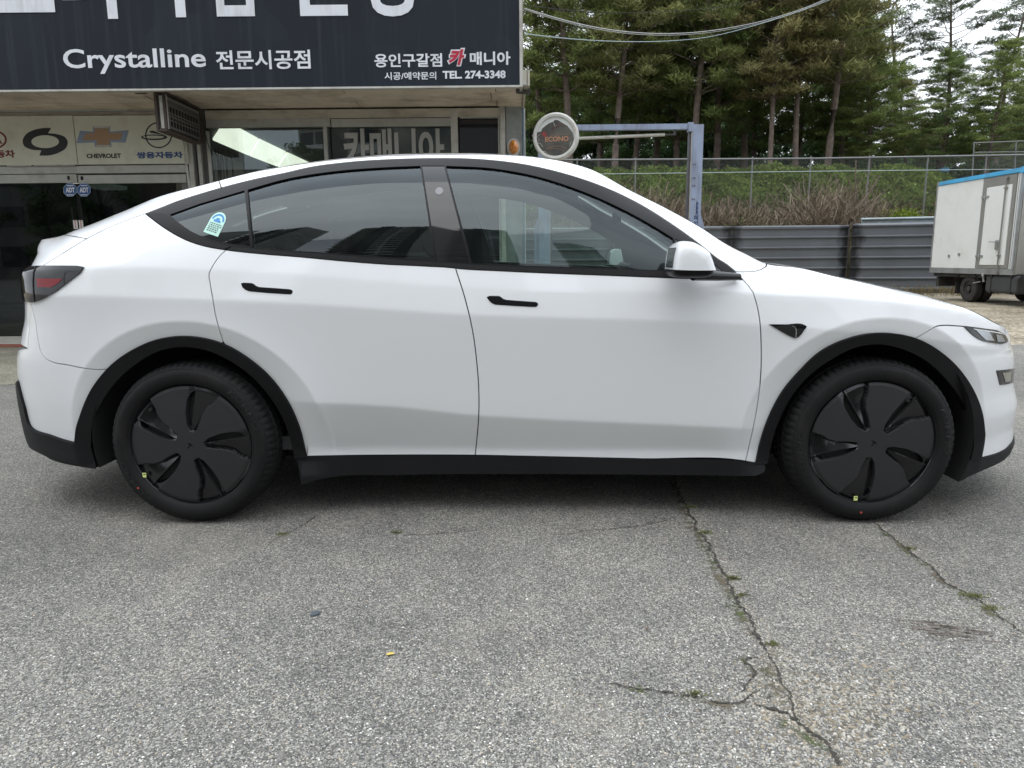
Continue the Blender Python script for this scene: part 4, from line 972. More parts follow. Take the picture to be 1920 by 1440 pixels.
# loose and proud aggregate
def stones(name, pts, mtl, pal, seed):
    r = random.Random(seed); V = []; Fc = []; C = []
    for (x, y, s, zz) in pts:
        a = r.uniform(0, 6.28); sx_, sy2, sz = s*r.uniform(.8, 1.5), s*r.uniform(.6, 1.0), s*r.uniform(.25, .55); c, q = math.cos(a), math.sin(a); b = len(V)
        ring = [(math.cos(t+r.uniform(-.3, .3)), math.sin(t+r.uniform(-.3, .3))) for t in (0, 1.26, 2.5, 3.77, 5.0)]
        for u, v in ring: V.append((x+(u*sx_)*c-(v*sy2)*q, y+(u*sx_)*q+(v*sy2)*c, zz))
        for u, v in ring: V.append((x+(u*sx_*.6)*c-(v*sy2*.6)*q, y+(u*sx_*.6)*q+(v*sy2*.6)*c, zz+sz*r.uniform(.7, 1.1)))
        Fc += [(b+i, b+(i+1) % 5, b+5+(i+1) % 5, b+5+i) for i in range(5)]+[tuple(b+5+i for i in range(5))]
        col = r.choice(pal); k = r.uniform(.8, 1.15); C += [(col[0]*k, col[1]*k, col[2]*k, 1)]*10
    me = pydata(name, V, Fc); at_ = me.color_attributes.new('Col', 'FLOAT_COLOR', 'POINT'); at_.data.foreach_set('color', np.array(C).ravel()); return mesh_obj(name, me, mtl)
M_STONE = mat('stone_mix', (.3, .3, .3), rough=.8); b_ = M_STONE.node_tree; an = b_.nodes.new('ShaderNodeAttribute'); an.attribute_name = 'Col'; b_.links.new(an.outputs['Color'], b_.nodes['Principled BSDF'].inputs['Base Color'])
pal = [(.30, .30, .30), (.37, .365, .35), (.45, .44, .41), (.18, .18, .19), (.54, .53, .49), (.48, .41, .32), (.74, .72, .68), (.34, .335, .315), (.24, .24, .245)]
pts = []; rs_ = random.Random(11)
for _ in range(15000):
    py = 965+475*rs_.random()**.8; px = rs_.uniform(-20, 1940); g = gnd(px, py); pts.append((g[0], g[1], rs_.choice((.0016, .0022, .0028, .0035)), -.0004))
o = stones('asphalt_aggregate', pts, M_STONE, pal, 2); tag(o, 'pale and dark stone chips standing proud of the worn asphalt', 'stone chips', kind='stuff')
pts = []
for k, g in enumerate(gpath):
    P = catmull([np.array(p) for p in g], step=.02)
    for p in P:
        for _ in range({0: 26, 1: 14, 2: 34, 3: 22, 4: 14}.get(k, 5)):
            w_ = .022 if k in (0, 2, 3) else .012
            pts.append((p[0]+rs_.gauss(.012, w_), p[1]+rs_.gauss(0, w_*.7), rs_.choice((.0012, .0018, .0025, .0035)), 0))
for _ in range(2200):
    px, py = rs_.gauss(1560, 90), rs_.gauss(1330, 60)
    if py < 1445: g = gnd(px, py); pts.append((g[0], g[1], rs_.choice((.002, .003, .0045, .006)), 0))
o = stones('loose_grit', pts, M_STONE, [(.30, .25, .18), (.22, .19, .14), (.36, .33, .28), (.15, .135, .11), (.44, .41, .36), (.12, .11, .09)], 9); tag(o, 'brown and grey grit gathered along the cracks in the asphalt', 'grit', kind='stuff')
# small weeds in the cracks
M_WEED = mat('crack_weed', (.14, .15, .06), rough=.8, var=.4, vscale=30)
def tuft(px, py, n, r0, seed, h=.010):
    r0 *= .75
    r = random.Random(seed); g = gnd(px, py); mb = MB()
    for _ in range(n):
        a = r.uniform(0, 6.28); d = abs(r.gauss(0, r0)); x, y = d*math.cos(a)*1.6, d*math.sin(a)*.7; l = h*r.uniform(.5, 1.4); ax, ay = r.uniform(-1, 1)*l, r.uniform(-1, 1)*l; w = .0016
        mb.add([(x-w, y, 0), (x+w, y, 0), (x+ax*.5+w, y+ay*.5, l*.6), (x+ax, y+ay, l*.8)], [(0, 1, 2, 3)])
    return mb.obj('weed', M_WEED, loc=(g[0], g[1], .002))
weeds = [(1297,952,130,.018,'dark green weed in the long crack just clear of the car shadow'), (1322,1000,90,.02,'low moss patch in the long crack, second weed from the car'), (1374,1086,110,.013,'bright green weed halfway down the long crack'), (1450,1210,60,.012,'sparse weed at the bend where the long crack breaks up'), (1704,1030,70,.014,'small weed in the right-hand crack near the front tyre'), (1826,1119,140,.020,'brightest green weed tuft in the right-hand crack'), (1856,1142,90,.02,'olive weed beside the brightest tuft, towards the right edge'), (742,1000,50,.016,'tiny weed in the faint crack in front of the rear door'), (528,1003,60,.018,'weed in the short crack behind the rear tyre'), (1305,1304,50,.014,'weed in the cross crack at the lower middle of the asphalt'),(1392,1118,50,.014,'thin weed just below the halfway weed in the long crack')]
for i, (px, py, n, r0, lab) in enumerate(weeds): tag(tuft(px, py, n, r0, 40+i), lab, 'weed', 'weeds growing in the asphalt cracks')
# chip of dark plastic, yellow leaf, red-brown bits
g = gnd(591, 1152); mb = MB(); mb.prism([(-.016, -.010), (-.006, -.014), (.012, -.010), (.017, .004), (.006, .013), (-.009, .010), (-.013, .001)], .005, lambda u, w, d: (u, w, d)); tag(mb.obj('plastic_chip', mat('slate_plastic', (.06, .075, .085), rough=.5), bevel=.001, loc=(g[0], g[1], .001), rot=(.12, -.08, .3)), 'small slate grey broken plastic chip lying on the asphalt', 'plastic chip')
g = gnd(731, 1228); mb = MB(); mb.add([(-.013, 0, .001), (-.004, -.008, .003), (.006, -.006, .004), (.014, .002, .001), (.005, .007, .004), (-.005, .006, .002), (0, 0, .005)], [(0, 1, 6), (1, 2, 6), (2, 3, 6), (3, 4, 6), (4, 5, 6), (5, 0, 6)]); tag(mb.obj('fallen_leaf', mat('yellow_leaf', (.62, .46, .10), rough=.6), loc=(g[0], g[1], .0015)), 'tiny bright yellow leaf lying alone on the asphalt', 'leaf')
g = gnd(1214, 1181); mb = MB(); mb.add([(-.010, 0, .001), (0, -.003, .003), (.010, .001, .001), (0, .003, .003)], [(0, 1, 2, 3)]); tag(mb.obj('fallen_leaf', mat('brown_leaf', (.16, .06, .035), rough=.7), loc=(g[0], g[1], .0015)), 'small reddish brown leaf scrap left of the long crack', 'leaf')
# dark scuffed drain grate impression at the right
g = gnd(1778, 1182); mb = MB(); M_SCUFF = mat('scuff_stain', (.15, .125, .105), rough=1, var=.5, vscale=40)
for k in range(110):
    y = rc.gauss(0, .035); x = rc.gauss(0, .06)+y*-.5; l = rc.uniform(.006, .03); w = rc.uniform(.0012, .003); mb.add([(x-l, y+l*.25, .002), (x+l, y-l*.25-w*.3, .002), (x+l, y-l*.25+w, .002), (x-l, y+l*.25+w, .002)], [(0, 1, 2, 3)])
tag(mb.obj('scrape_marks', M_SCUFF, loc=(g[0], g[1], .001)), kind='structure')

# ================================================================== SHOP BUILDING
YB = 10.0
M_BEIGE = mat('beige_metal', (.52, .47, .39), rough=.55, var=.12, vscale=1.5, dirt=(.16, .12, .09), dscale=2.5, dstretch=(1, 1, 3))
M_SOFF = mat('soffit_board', (.70, .61, .50), rough=.7, var=.1, dirt=(.22, .16, .11), dscale=1.6)
M_ALU = mat('aged_aluminium', (.48, .48, .45), rough=.42, metal=.35, var=.12, vscale=2, dirt=(.26, .23, .19), dscale=4)
M_PALE = mat('pale_frame', (.55, .54, .50), rough=.5, dirt=(.28, .24, .2), dscale=5)
M_COLM = mat('grey_green_paint', (.32, .34, .33), rough=.5, var=.06, vscale=1.2, dirt=(.14, .13, .12), dscale=3)
M_DKF = mat('dark_brown_frame', (.10, .095, .09), rough=.5, var=.2)
M_SHOPG = glass_mat('shop_glass', (.70, .76, .74), boost=1.8, dust=.10)
M_DOORG = glass_mat('door_glass', (.20, .23, .22), boost=1.3, dust=.025)
M_SIGNW = mat('sign_white_letters', (.78, .80, .86), rough=.4, var=.04, dirt=(.5, .5, .52), dscale=3, dstretch=(2, 1, .3))
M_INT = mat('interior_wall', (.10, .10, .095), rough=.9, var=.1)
M_BLACKT = mat('black_print', (.02, .02, .02), rough=.5)
bld = empty('shop_building', (-5.9, 10, 0)); tag(bld, 'single-storey car workshop with glass front and beige soffit behind the white car', 'building')
def wp(parent, o):      # keep world placement under a located parent
    o.parent = parent; o.matrix_parent_inverse = Matrix.Translation(-parent.location); return o
def xz(px, py, Y): p = at(px, py, Y); return p[0], p[2]
def fbox(name, px0, py0, px1, py1, Y0, Y1, m, parent=bld, bevel=0, ymid=None):
    pm, qm = (px0+px1)/2, (py0+py1)/2
    x0 = at(px0, qm, Y0)[0]; x1 = at(px1, qm, Y0)[0]; z1 = at(pm, py0, Y0)[2]; z0 = at(pm, py1, Y0)[2]
    mb = MB(); mb.box((x0, Y0, z0), (x1, Y1, z1)); o = mb.obj(name, m, None, bevel=bevel)
    return wp(parent, o) if parent else o
def wbox(name, lo, hi, m, parent=bld, bevel=0):
    mb = MB(); mb.box(lo, hi); o = mb.obj(name, m, None, bevel=bevel); return wp(parent, o) if parent else o
XR_, XL_ = .17, -13.0
ZS = 3.13
wbox('upper_wall', (XL_, 9.02, ZS+.055), (XR_, 19, 6.4), M_BEIGE)
wbox('roof_slab', (XL_-.1, 8.9, 6.41), (XR_+.1, 19.1, 6.55), M_ALU)
wbox('corner_column', (-.055, 10.0, 0), (XR_, 10.5, ZS+.02), M_COLM, bevel=.008)
wbox('side_wall', (XR_-.16, 10.51, 0), (XR_, 19, ZS+.02), M_COLM)
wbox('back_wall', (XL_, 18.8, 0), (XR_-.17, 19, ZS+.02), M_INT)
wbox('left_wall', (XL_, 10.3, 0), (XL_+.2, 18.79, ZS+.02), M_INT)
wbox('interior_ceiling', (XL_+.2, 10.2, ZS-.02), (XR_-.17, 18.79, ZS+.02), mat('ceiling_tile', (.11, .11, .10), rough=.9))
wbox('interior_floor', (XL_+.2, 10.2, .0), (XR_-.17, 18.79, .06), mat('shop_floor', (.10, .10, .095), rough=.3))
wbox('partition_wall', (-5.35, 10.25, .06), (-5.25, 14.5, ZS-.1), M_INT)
# soffit boards, each its own
r = random.Random(2)
bounds = [8.80, 9.16, 9.60, 10.02]; zz = [ZS+.0, ZS+.012, ZS+.004]
for i in range(3):
    x = XL_
    while x < XR_:
        x2 = min(XR_, x+1.83+(.3 if i == 1 else 0)+r.uniform(-.02, .02)); sag = r.uniform(-.006, .006)
        if x2-x > .1: wbox('soffit_board', (x+.005, bounds[i]+.009, zz[i]+sag), (x2-.005, bounds[i+1]-.009, zz[i]+.018+sag), M_SOFF)
        x = x2
wbox('soffit_backing', (XL_, 8.80, ZS+.043), (XR_, 10.02, ZS+.052), M_DKF)
wbox('soffit_fascia', (XL_, 8.745, ZS-.012), (XR_+.03, 8.795, ZS+.05), M_PALE, bevel=.006)
wbox('soffit_end_cap', (XR_+.002, 8.80, ZS-.03), (XR_+.03, 10.0, ZS+.03), M_BEIGE, bevel=.004)
# facade members (pixel spans turned into metres on the wall plane)
fbox('head_rail', -60, 203.5, 362, 209, 9.97, 10.06, M_ALU)
fbox('head_rail', -60, 210, 362, 217, 9.99, 10.06, M_BEIGE)
fbox('lintel_panel', -60, 311, 348, 325, 9.97, 10.08, M_ALU)
fbox('lintel_gap', -60, 325, 348, 327, 10.0, 10.08, M_DKF)
for (a, b) in ((-62, 144), (146.5, 349)):
    fbox('door_top_rail', a, 327.5, b, 343.5, 9.985, 10.045, M_ALU, bevel=.003)
# sliding doors
for i, (x0, x1) in enumerate(((-7.25, -5.905), (-5.895, -4.56))):
    d = wbox('glass_door', (x0, 10.01, .09), (x1, 10.022, 2.19), M_DOORG)
    wbox('door_bottom_rail', (x0, 9.985, .03), (x1, 10.045, .115), M_ALU, bevel=.003)
    wbox('door_edge_strip', (x1-.016 if i == 0 else x0, 10.0, .115), (x1 if i == 0 else x0+.016, 10.035, 2.19), M_SEAL)
wbox('door_threshold', (XL_, 9.90, .0), (-4.3, 10.10, .028), M_PALE)
wbox('door_step', (XL_, 9.62, .004), (-4.0, 9.895, .020), mat('red_brick_tile', (.26, .085, .055), rough=.8, var=.25, vscale=12, dirt=(.12, .10, .08), dscale=5))
for x in (-6.6, -8.2, -9.8): wbox('door_side_frame', (x-1.2, 10.0, .06), (x-1.16, 10.05, 2.2), M_ALU)
fbox('door_head_bolt', 126, 330, 130, 337, 9.978, 9.984, M_SEAL); fbox('door_head_bolt', 151, 330.5, 155.5, 337.5, 9.978, 9.984, M_SEAL)
for px in (139, 156):
    x, z = xz(px, 420, 9.94); mb = MB(); mb.tube([(x, 9.93, z+.22), (x, 9.93, z-.55)], .013, n=10); wp(bld, mb.obj('door_pull', M_SEAL, smooth=True))
for px in (145, 155.5):
    x, z = xz(px, 421, 9.95); lab = wbox('door_label', (x-.028, 9.906, z-.06), (x+.028, 9.912, z+.055), mat('label_white', (.7, .68, .66), rough=.5))
    mb = MB()
    for k in range(4): mb.box((x-.008, 9.904, z+.035-k*.026), (x+.008, 9.9055, z+.050-k*.026))
    o = mb.obj('label_print', M_REDDOT); o.parent = lab; o.matrix_parent_inverse = Matrix.Translation((0, 0, 0)); o.location = bld.location*0
# pier between the bays
fbox('pier_panel', 352, 262, 383, 700, 10.02, 10.16, mat('pier_grey', (.17, .16, .16), rough=.6, var=.1), bevel=.003)
fbox('pier_frame', 366, 200, 374.5, 700, 9.975, 10.02, M_PALE, bevel=.003)
wbox('pier_return', (-4.21, 10.03, 0), (-4.10, 10.2, ZS), M_DKF)
wbox('pier_return', (-4.09, 10.0, 0), (-4.045, 10.1, ZS-.27), M_ALU)
p0, p1 = xz(343, 270, 9.9), xz(357.5, 352, 9.9); mb = MB(); mb.tube([(p0[0], 9.9, p0[1]+.10), (p1[0]+.24, 9.6, .02)], .016, n=8); o = mb.obj('leaning_pole', M_PALE, smooth=True); tag(o, 'thin pale pole leaning against the grey pier beside the glass doors', 'pole')
# right-hand shopfront
fbox('transom_beam', 384, 204.5, 938, 221, 9.96, 10.1, M_BEIGE, bevel=.003)
fbox('transom_gap', 384, 221, 862, 222.5, 10.0, 10.1, M_DKF)
fbox('window_head', 386, 223, 619, 238, 9.975, 10.06, M_ALU); fbox('window_head', 621, 222, 850, 237, 9.975, 10.06, M_ALU)
fbox('window_frame', 385, 238, 391.5, 700, 9.975, 10.06, M_ALU); fbox('window_frame', 617.5, 236, 624, 700, 9.97, 10.06, M_ALU)
fbox('window_mullion', 850, 205, 862.5, 700, 9.95, 10.08, M_PALE, bevel=.004)
fbox('window_frame', 862.5, 216, 939, 221, 9.97, 10.06, M_ALU); fbox('window_frame', 936.5, 221, 939.5, 700, 9.97, 10.06, M_PALE)
fbox('corner_frame', 940, 196, 949.5, 700, 9.94, 10.0, M_PALE, bevel=.004)
xw0, xw1, xw2 = at(391, 270, 10.02)[0], at(621, 270, 10.02)[0], at(850, 270, 10.02)[0]
wbox('window_pane', (xw0, 10.015, .5), (xw1-.01, 10.022, 2.92), M_SHOPG); pane2 = wbox('window_pane', (xw1+.012, 10.015, .5), (xw2, 10.022, 2.92), glass_mat('shop_glass_green', (.36, .42, .40), boost=1.8, dust=.22))
wbox('window_sill_wall', (-4.05, 9.98, .0), (-.06, 10.2, .5), M_COLM)
xd0, xd1 = at(862, 260, 10.02)[0], at(937, 260, 10.02)[0]
wbox('tinted_pane', (xd0, 10.012, .5), (xd1, 10.02, 3.0), mat('navy_film_glass', (.012, .014, .022), rough=.06, coat=.6))
wbox('tinted_backing', (xd0-.05, 10.10, .5), (xd1+.05, 10.13, 3.05), M_DKF)
# letters on the window
def ptext(name, s, px0, px1, py0, py1, Y, m, parent, thing=False, **k):
    pm, qm = (px0+px1)/2, (py0+py1)/2
    x0, x1 = at(px0, qm, Y)[0], at(px1, qm, Y)[0]; z1, z0 = at(pm, py0, Y)[2], at(pm, py1, Y)[2]
    V, Fc = text_mesh(s, x1-x0, z1-z0, **k); mb = MB(); mb.add([(x0+x, Y+y, z0+z) for x, y, z in V], Fc); o = mb.obj(name, m)
    return wp(parent, o) if parent else o
M_VINYL = mat('grey_vinyl', (.42, .42, .41), rough=.6, var=.05)
for i, (ch, a, b) in enumerate((('카', 644, 692), ('매', 694, 735), ('니', 740, 780), ('아', 785, 833))):
    o = ptext('window_letter', ch, a, b, 241, 320, 10.006, M_VINYL, None, bold=.03, depth=.003)
    wp(bld, o)
# ceiling lights seen through the glass
M_LAMP = mat('ceiling_light_panel', (.8, .82, .72), rough=.6, emit=((1, .97, .84), 1.3))
for q in ([(399,263),(415,240),(442,240),(484,262.5),(467,292)], [(468.5,292.7),(486,263.3),(536,287),(520,312.5)], [(521.5,313),(538,288),(590,312),(574,338)]):
    mb = MB(); mb.prism([tuple(gnd(a, b, ZS-.06)[:2]) for a, b in q], .03, lambda u, w, d: (u, w, ZS-.06+d)); wp(bld, mb.obj('ceiling_light', M_LAMP))
for (px, py, Y) in ((205, 349, 15.0), (345, 350, 15.0)):
    x = at(px, py, Y)[0]; wbox('ceiling_light', (x-.35, Y-.8, 2.62), (x+.35, Y+.4, 2.66), mat('lamp_dim', (.6, .6, .56), rough=.6, emit=((.9, .95, .85), .35)))
for k, dx in enumerate((0, .06, .10, .19)):
    x = at(404, 290, 10.7)[0]+dx; z = at(404, 281, 10.7)[2]; mb = MB(); mb.tube([(x-.05, 10.7, z-.7), (x-.03, 10.7, z-.1), (x, 10.7, z), (x+.04, 10.7, z-.12), (x+.05, 10.7, z-.8)], .010, n=6); wp(bld, mb.obj('hanging_hose', M_SEAL, smooth=True))
wbox('workshop_bench', (-3.9, 14.0, .06), (-1.0, 14.8, 1.0), M_ALU); wbox('wall_cabinet', (-3.0, 18.4, 1.2), (-1.2, 18.78, 2.3), M_PALE)
wbox('glowing_doorway', (at(392, 340, 18.5)[0], 18.7, .3), (at(470, 340, 18.5)[0], 18.74, 2.5), mat('doorway_daylight_glow', (.7, .7, .66), rough=.8, emit=((1, 1, .97), .45)))  # doorway daylight put in as a panel that glows by itself
# ------------------------------------------------------------------ main sign
sx0, sx1 = -12.0, at(974, 80, 8.72)[0]; sz0 = at(975, 160, 8.72)[2]
sign = empty('shop_sign', ((sx0+sx1)/2, 8.72, sz0)); tag(sign, 'large dark navy shop sign with white Korean lettering above the soffit', 'sign')
def sign_mat():
    m = mat('navy_sign_face', (.016, .021, .032), rough=.5, spec=.25, var=.06, vscale=.7); nt = m.node_tree; N, L = nt.nodes, nt.links; b = N['Principled BSDF']; tc = N.new('ShaderNodeTexCoord')
    v = N.new('ShaderNodeTexVoronoi'); v.inputs['Scale'].default_value = .8; v.distance = 'MANHATTAN'; L.new(tc.outputs['Object'], v.inputs['Vector']); s = N.new('ShaderNodeSeparateColor'); L.new(v.outputs['Color'], s.inputs[0])
    r = N.new('ShaderNodeValToRGB'); r.color_ramp.elements[0].color = (.013, .017, .026, 1); r.color_ramp.elements[1].color = (.018, .023, .034, 1); L.new(s.outputs[0], r.inputs[0])
    n = N.new('ShaderNodeTexNoise'); n.inputs['Scale'].default_value = 6; n.inputs['Detail'].default_value = 8; mp = N.new('ShaderNodeMapping'); mp.inputs['Scale'].default_value = (2.5, 1, .10); L.new(tc.outputs['Object'], mp.inputs[0]); L.new(mp.outputs[0], n.inputs['Vector'])
    q = N.new('ShaderNodeMapRange'); q.inputs[1].default_value = .52; q.inputs[2].default_value = .8; q.inputs[4].default_value = .16; L.new(n.outputs[0], q.inputs[0])
    mx = N.new('ShaderNodeMix'); mx.data_type = 'RGBA'; L.new(q.outputs[0], mx.inputs[0]); L.new(r.outputs[0], mx.inputs[6]); mx.inputs[7].default_value = (.12, .14, .17, 1); L.new(mx.outputs[2], b.inputs['Base Color']); return m
wbox('sign_face', (sx0, 8.72, sz0), (sx1, 8.76, 5.6), sign_mat(), sign)
wbox('sign_frame', (sx1, 8.70, sz0-.02), (sx1+.035, 9.0, 5.62), M_PALE, sign, bevel=.004); wbox('sign_frame', (sx0, 8.70, sz0-.022), (sx1, 8.78, sz0-.001), M_PALE, sign)
YS = 8.719
for ch, a, b, c, d in (('프', -100, 96, -120, 24), ('리', 112, 214, -125, 36), ('미', 240, 343, -122, 33), ('엄', 385, 473, -130, 31), ('선', 535, 649, -128, 30), ('팅', 683, 775, -125, 31)):
    ptext('sign_letter', ch, a, b, c, d, YS, M_SIGNW, sign, bold=.028, depth=.006)
pxs = [(119, 145, 94, 133.5, 'C'), (148.5, 163, 103, 132, 'r'), (164.5, 189, 103, 139, 'y'), (189.5, 213, 102, 130.5, 's'), (213.5, 229, 93, 130.5, 't'), (231, 255, 101, 130.5, 'a'), (256, 263.5, 91, 129.5, 'l'), (269, 276, 91, 129.5, 'l'), (281, 288.5, 90.5, 129, 'i'), (293.5, 317, 99, 129, 'n'), (320, 346, 98.5, 129.5, 'e')]
ptext('sign_lettering', 'Crystalline', 119, 386, 91, 138, YS, M_SIGNW, sign, bold=.016, depth=.004)
ptext('sign_lettering', '전문시공점', 405, 582, 94, 130, YS, M_SIGNW, sign, bold=.018, depth=.004)
ptext('sign_lettering', '용인구갈점', 702, 829, 100.5, 126, YS, M_SIGNW, sign, bold=.022, depth=.004)
ptext('sign_lettering', '카', 838, 874, 90, 124.5, YS+.001, M_SIGNW, sign, bold=.085, depth=.003, shear=.25)
ptext('sign_lettering', '카', 841, 871, 92.5, 122, YS-.003, mat('sign_red', (.50, .025, .06), rough=.4), sign, bold=.045, depth=.003, shear=.25)
ptext('sign_lettering', '매니아', 881, 957, 97, 122, YS, M_SIGNW, sign, bold=.03, depth=.004)
ptext('sign_lettering', '시공/예약문의', 721, 818, 135, 149.5, YS, M_SIGNW, sign, bold=.018, depth=.003)
ptext('sign_lettering', 'TEL. 274-3348', 830, 948, 132.5, 147.5, YS, M_SIGNW, sign, bold=.035, depth=.003)
# ------------------------------------------------------------------ maker strip above the doors
def poly_px(name, outer, Y, m, parent, holes=(), sc=None, org=(0, 0), depth=.002):
    f = lambda p: (p[0]/sc+org[0], p[1]/sc+org[1]) if sc else p
    O = [np.array(xz(*f(p), Y)) for p in outer]; Hs = [[np.array(xz(*f(p), Y)) for p in h] for h in holes]
    vs = [Vector(p) for p in O]; ed = [(i, (i+1) % len(O)) for i in range(len(O))]
    for h in Hs:
        b = len(vs); vs += [Vector(p) for p in h]; ed += [(b+i, b+(i+1) % len(h)) for i in range(len(h))]
    r_ = delaunay_2d_cdt(vs, ed, [], 0, 1e-6); V2 = np.array([tuple(v) for v in r_[0]]); T = np.array([t for t in r_[2] if len(t) == 3]); c = V2[T].mean(1)
    ok = inside(O, c[:, 0], c[:, 1])
    for h in Hs: ok &= ~inside(h, c[:, 0], c[:, 1])
    T = T[ok]; n = len(V2); V = [(x, Y-depth, z) for x, z in V2]+[(x, Y, z) for x, z in V2]; es = set(); Fc = [tuple(t) for t in T]+[tuple(t[::-1]+n) for t in T]
    for t in T:
        for i in range(3): es.add((int(t[i]), int(t[(i+1) % 3])))
    Fc += [(b, a, a+n, b+n) for a, b in es if (b, a) not in es]
    mb = MB(); mb.add(V, Fc); o = mb.obj(name, m); return wp(parent, o) if parent else o
strip = empty('car_maker_sign', (-5.8, 9.93, 2.4)); tag(strip, 'long cream board of car maker emblems above the glass doors', 'sign')
M_CREAM = mat('cream_board', (.66, .66, .55), rough=.5, var=.05, dirt=(.48, .45, .36), dscale=3)
YM = 9.93
fbox('sign_panel', -62, 217.5, 140.6, 309.5, YM, YM+.03, M_CREAM, strip); fbox('sign_panel', 142, 216.5, 349, 307.5, YM, YM+.03, M_CREAM, strip)
fbox('edge_light_strip', 12, 309.5, 58, 311.5, YM-.004, YM+.02, M_PALE, strip); fbox('edge_light_strip', 63, 308.5, 139, 310.5, YM-.004, YM+.02, M_PALE, strip)
ell = lambda cx, cy, rx, ry, n=36, a0=0, a1=360: [(cx+rx*math.cos(R(a0+(a1-a0)*k/n)), cy+ry*math.sin(R(a0+(a1-a0)*k/n))) for k in range(n)]
M_KR = mat('emblem_dark_red', (.17, .02, .03), rough=.5); M_NAVY = mat('emblem_black', (.018, .018, .022), rough=.4); M_BTAN = mat('emblem_tan', (.40, .25, .15), rough=.4); M_BSIL = mat('emblem_blue_silver', (.26, .32, .42), rough=.3, metal=.2); M_EBLU = mat('emblem_blue_text', (.035, .08, .22), rough=.5)
poly_px('emblem_ring', ell(-15, 262, 28, 18.5), YM, M_KR, strip, [ell(-15, 262, 24.5, 15)])
ptext('emblem_text', 'KIA', -35, 4, 254, 270, YM, M_KR, strip, bold=.02, depth=.002)
ptext('emblem_text', '기아자동차', -62, 28, 281.5, 296, YM, M_KR, strip, bold=.04, depth=.002)
oc = catmull([(460,288),(380,290),(300,308),(235,345),(205,400),(215,445),(270,478),(372,490),(355,537),(440,535),(530,510),(595,465),(610,415),(590,375),(520,345),(432,335)], closed=True, step=12, sharp=(0,7,8,15))
poly_px('eye_emblem', oc, YM, M_NAVY, strip, [ell(407, 411, 125, 58)], sc=4.8, org=(0, 180))
bow = [(838,270),(992,270),(988,322),(1160,308),(1130,420),(1000,415),(1004,462),(855,462),(850,418),(688,425),(720,312),(838,322)]
poly_px('cross_emblem_border', bow, YM, M_BSIL, strip, sc=4.8, org=(0, 180))
poly_px('cross_emblem', [(852,292),(978,292),(975,332),(1105,332),(1085,393),(985,396),(990,440),(872,440),(868,397),(745,400),(768,338),(852,335)], YM-.002, M_BTAN, strip, sc=4.8, org=(0, 180))
poly_px('emblem_highlight', [(838,270),(992,270),(978,290),(852,290)], YM-.002, M_PALE, strip, sc=4.8, org=(0, 180))
poly_px('emblem_highlight', [(855,462),(1004,462),(990,442),(872,442)], YM-.002, M_PALE, strip, sc=4.8, org=(0, 180))
ptext('emblem_text', 'CHEVROLET', 162.5, 227, 288, 296.5, YM, M_BLACKT, strip, bold=.04, depth=.002)
poly_px('ring_emblem', ell(1428, 352, 122, 118), YM, M_NAVY, strip, [ell(1428, 352, 110, 107)], sc=4.8, org=(0, 180))
poly_px('swoosh_emblem', ell(1388, 372, 118, 25), YM-.002, M_NAVY, strip, [ell(1382, 370, 96, 14)], sc=4.8, org=(0, 180))
poly_px('swoosh_emblem', [(1345,316),(1380,312),(1440,338),(1500,356),(1470,352),(1400,338),(1352,330)], YM-.002, M_NAVY, strip, sc=4.8, org=(0, 180))
ptext('emblem_text', '쌍용자동차', 256, 343, 284.5, 297, YM, M_EBLU, strip, bold=.045, depth=.002)
# security octagons
for px, lab in ((131.5, 'blue security octagon on the left glass door'), (157.5, 'blue security octagon on the right glass door')):
    a = empty('security_sticker', (at(px, 356, 9.985)[0], 9.985, at(px, 356, 9.985)[2])); tag(a, lab, 'sticker', 'blue octagonal security stickers at the top of the doors')
    oc8 = lambda r_: [(px+r_*math.cos(R(22.5+45*k)), 356+r_*1.02*math.sin(R(22.5+45*k))) for k in range(8)]
    poly_px('sticker_rim', oc8(13.2), 9.985, mat('sticker_pale_blue', (.35, .45, .60), rough=.4), a); poly_px('sticker_field', oc8(12.0), 9.9825, mat('sticker_field_blue', (.03, .10, .30), rough=.4), a, depth=.002)
    ptext('sticker_text', 'ADT', px-8.5, px+8.5, 351.5, 361, 9.9795, M_SIGNW, a, bold=.05, depth=.001)
    for yy, w in ((347.2, 6), (364.5, 6.5)):
        fbox('sticker_print', px-w, yy, px+w, yy+1.7, 9.979, 9.98, M_SIGNW, a)
# ------------------------------------------------------------------ projecting light box
pl = empty('projecting_sign', (-4.42, 9.4, 2.7)); tag(pl, 'rusty framed projecting sign box with dark slatted face hanging under the soffit', 'sign')
xb0 = at(291, 200, 8.9)[0]; xb1 = at(311, 200, 8.9)[0]; zt = at(300, 174, 8.9)[2]; zb_ = at(300, 243, 8.9)[2]
M_RUST = mat('rusty_dark_frame', (.065, .05, .042), rough=.8, var=.3, vscale=8, dirt=(.12, .06, .035), dscale=6)
wbox('box_body', (xb0+.012, 8.915, zb_+.02), (xb1-.012, 9.88, zt-.02), M_DKF, pl)
for y0, y1 in ((8.88, 8.915), (9.86, 9.895)):
    for xx in (xb0, xb1-.028): wbox('box_frame', (xx, y0, zb_), (xx+.028, y1, zt), M_RUST, pl)
for z0, z1 in ((zb_-.022, zb_), (zt, zt+.022)): wbox('box_frame', (xb0, 8.88, z0), (xb1, 9.895, z1), M_RUST, pl)
wbox('end_panel', (xb0+.05, 8.905, zb_+.015), (xb0+.098, 8.914, zt-.03), M_PALE, pl)
for k in range(5): z = zb_+.04+k*(zt-zb_-.08)/4; wbox('face_slat', (xb1-.011, 8.95, z-.006), (xb1-.004, 9.83, z+.006), mat('grey_slat', (.17, .16, .15), rough=.6), pl)
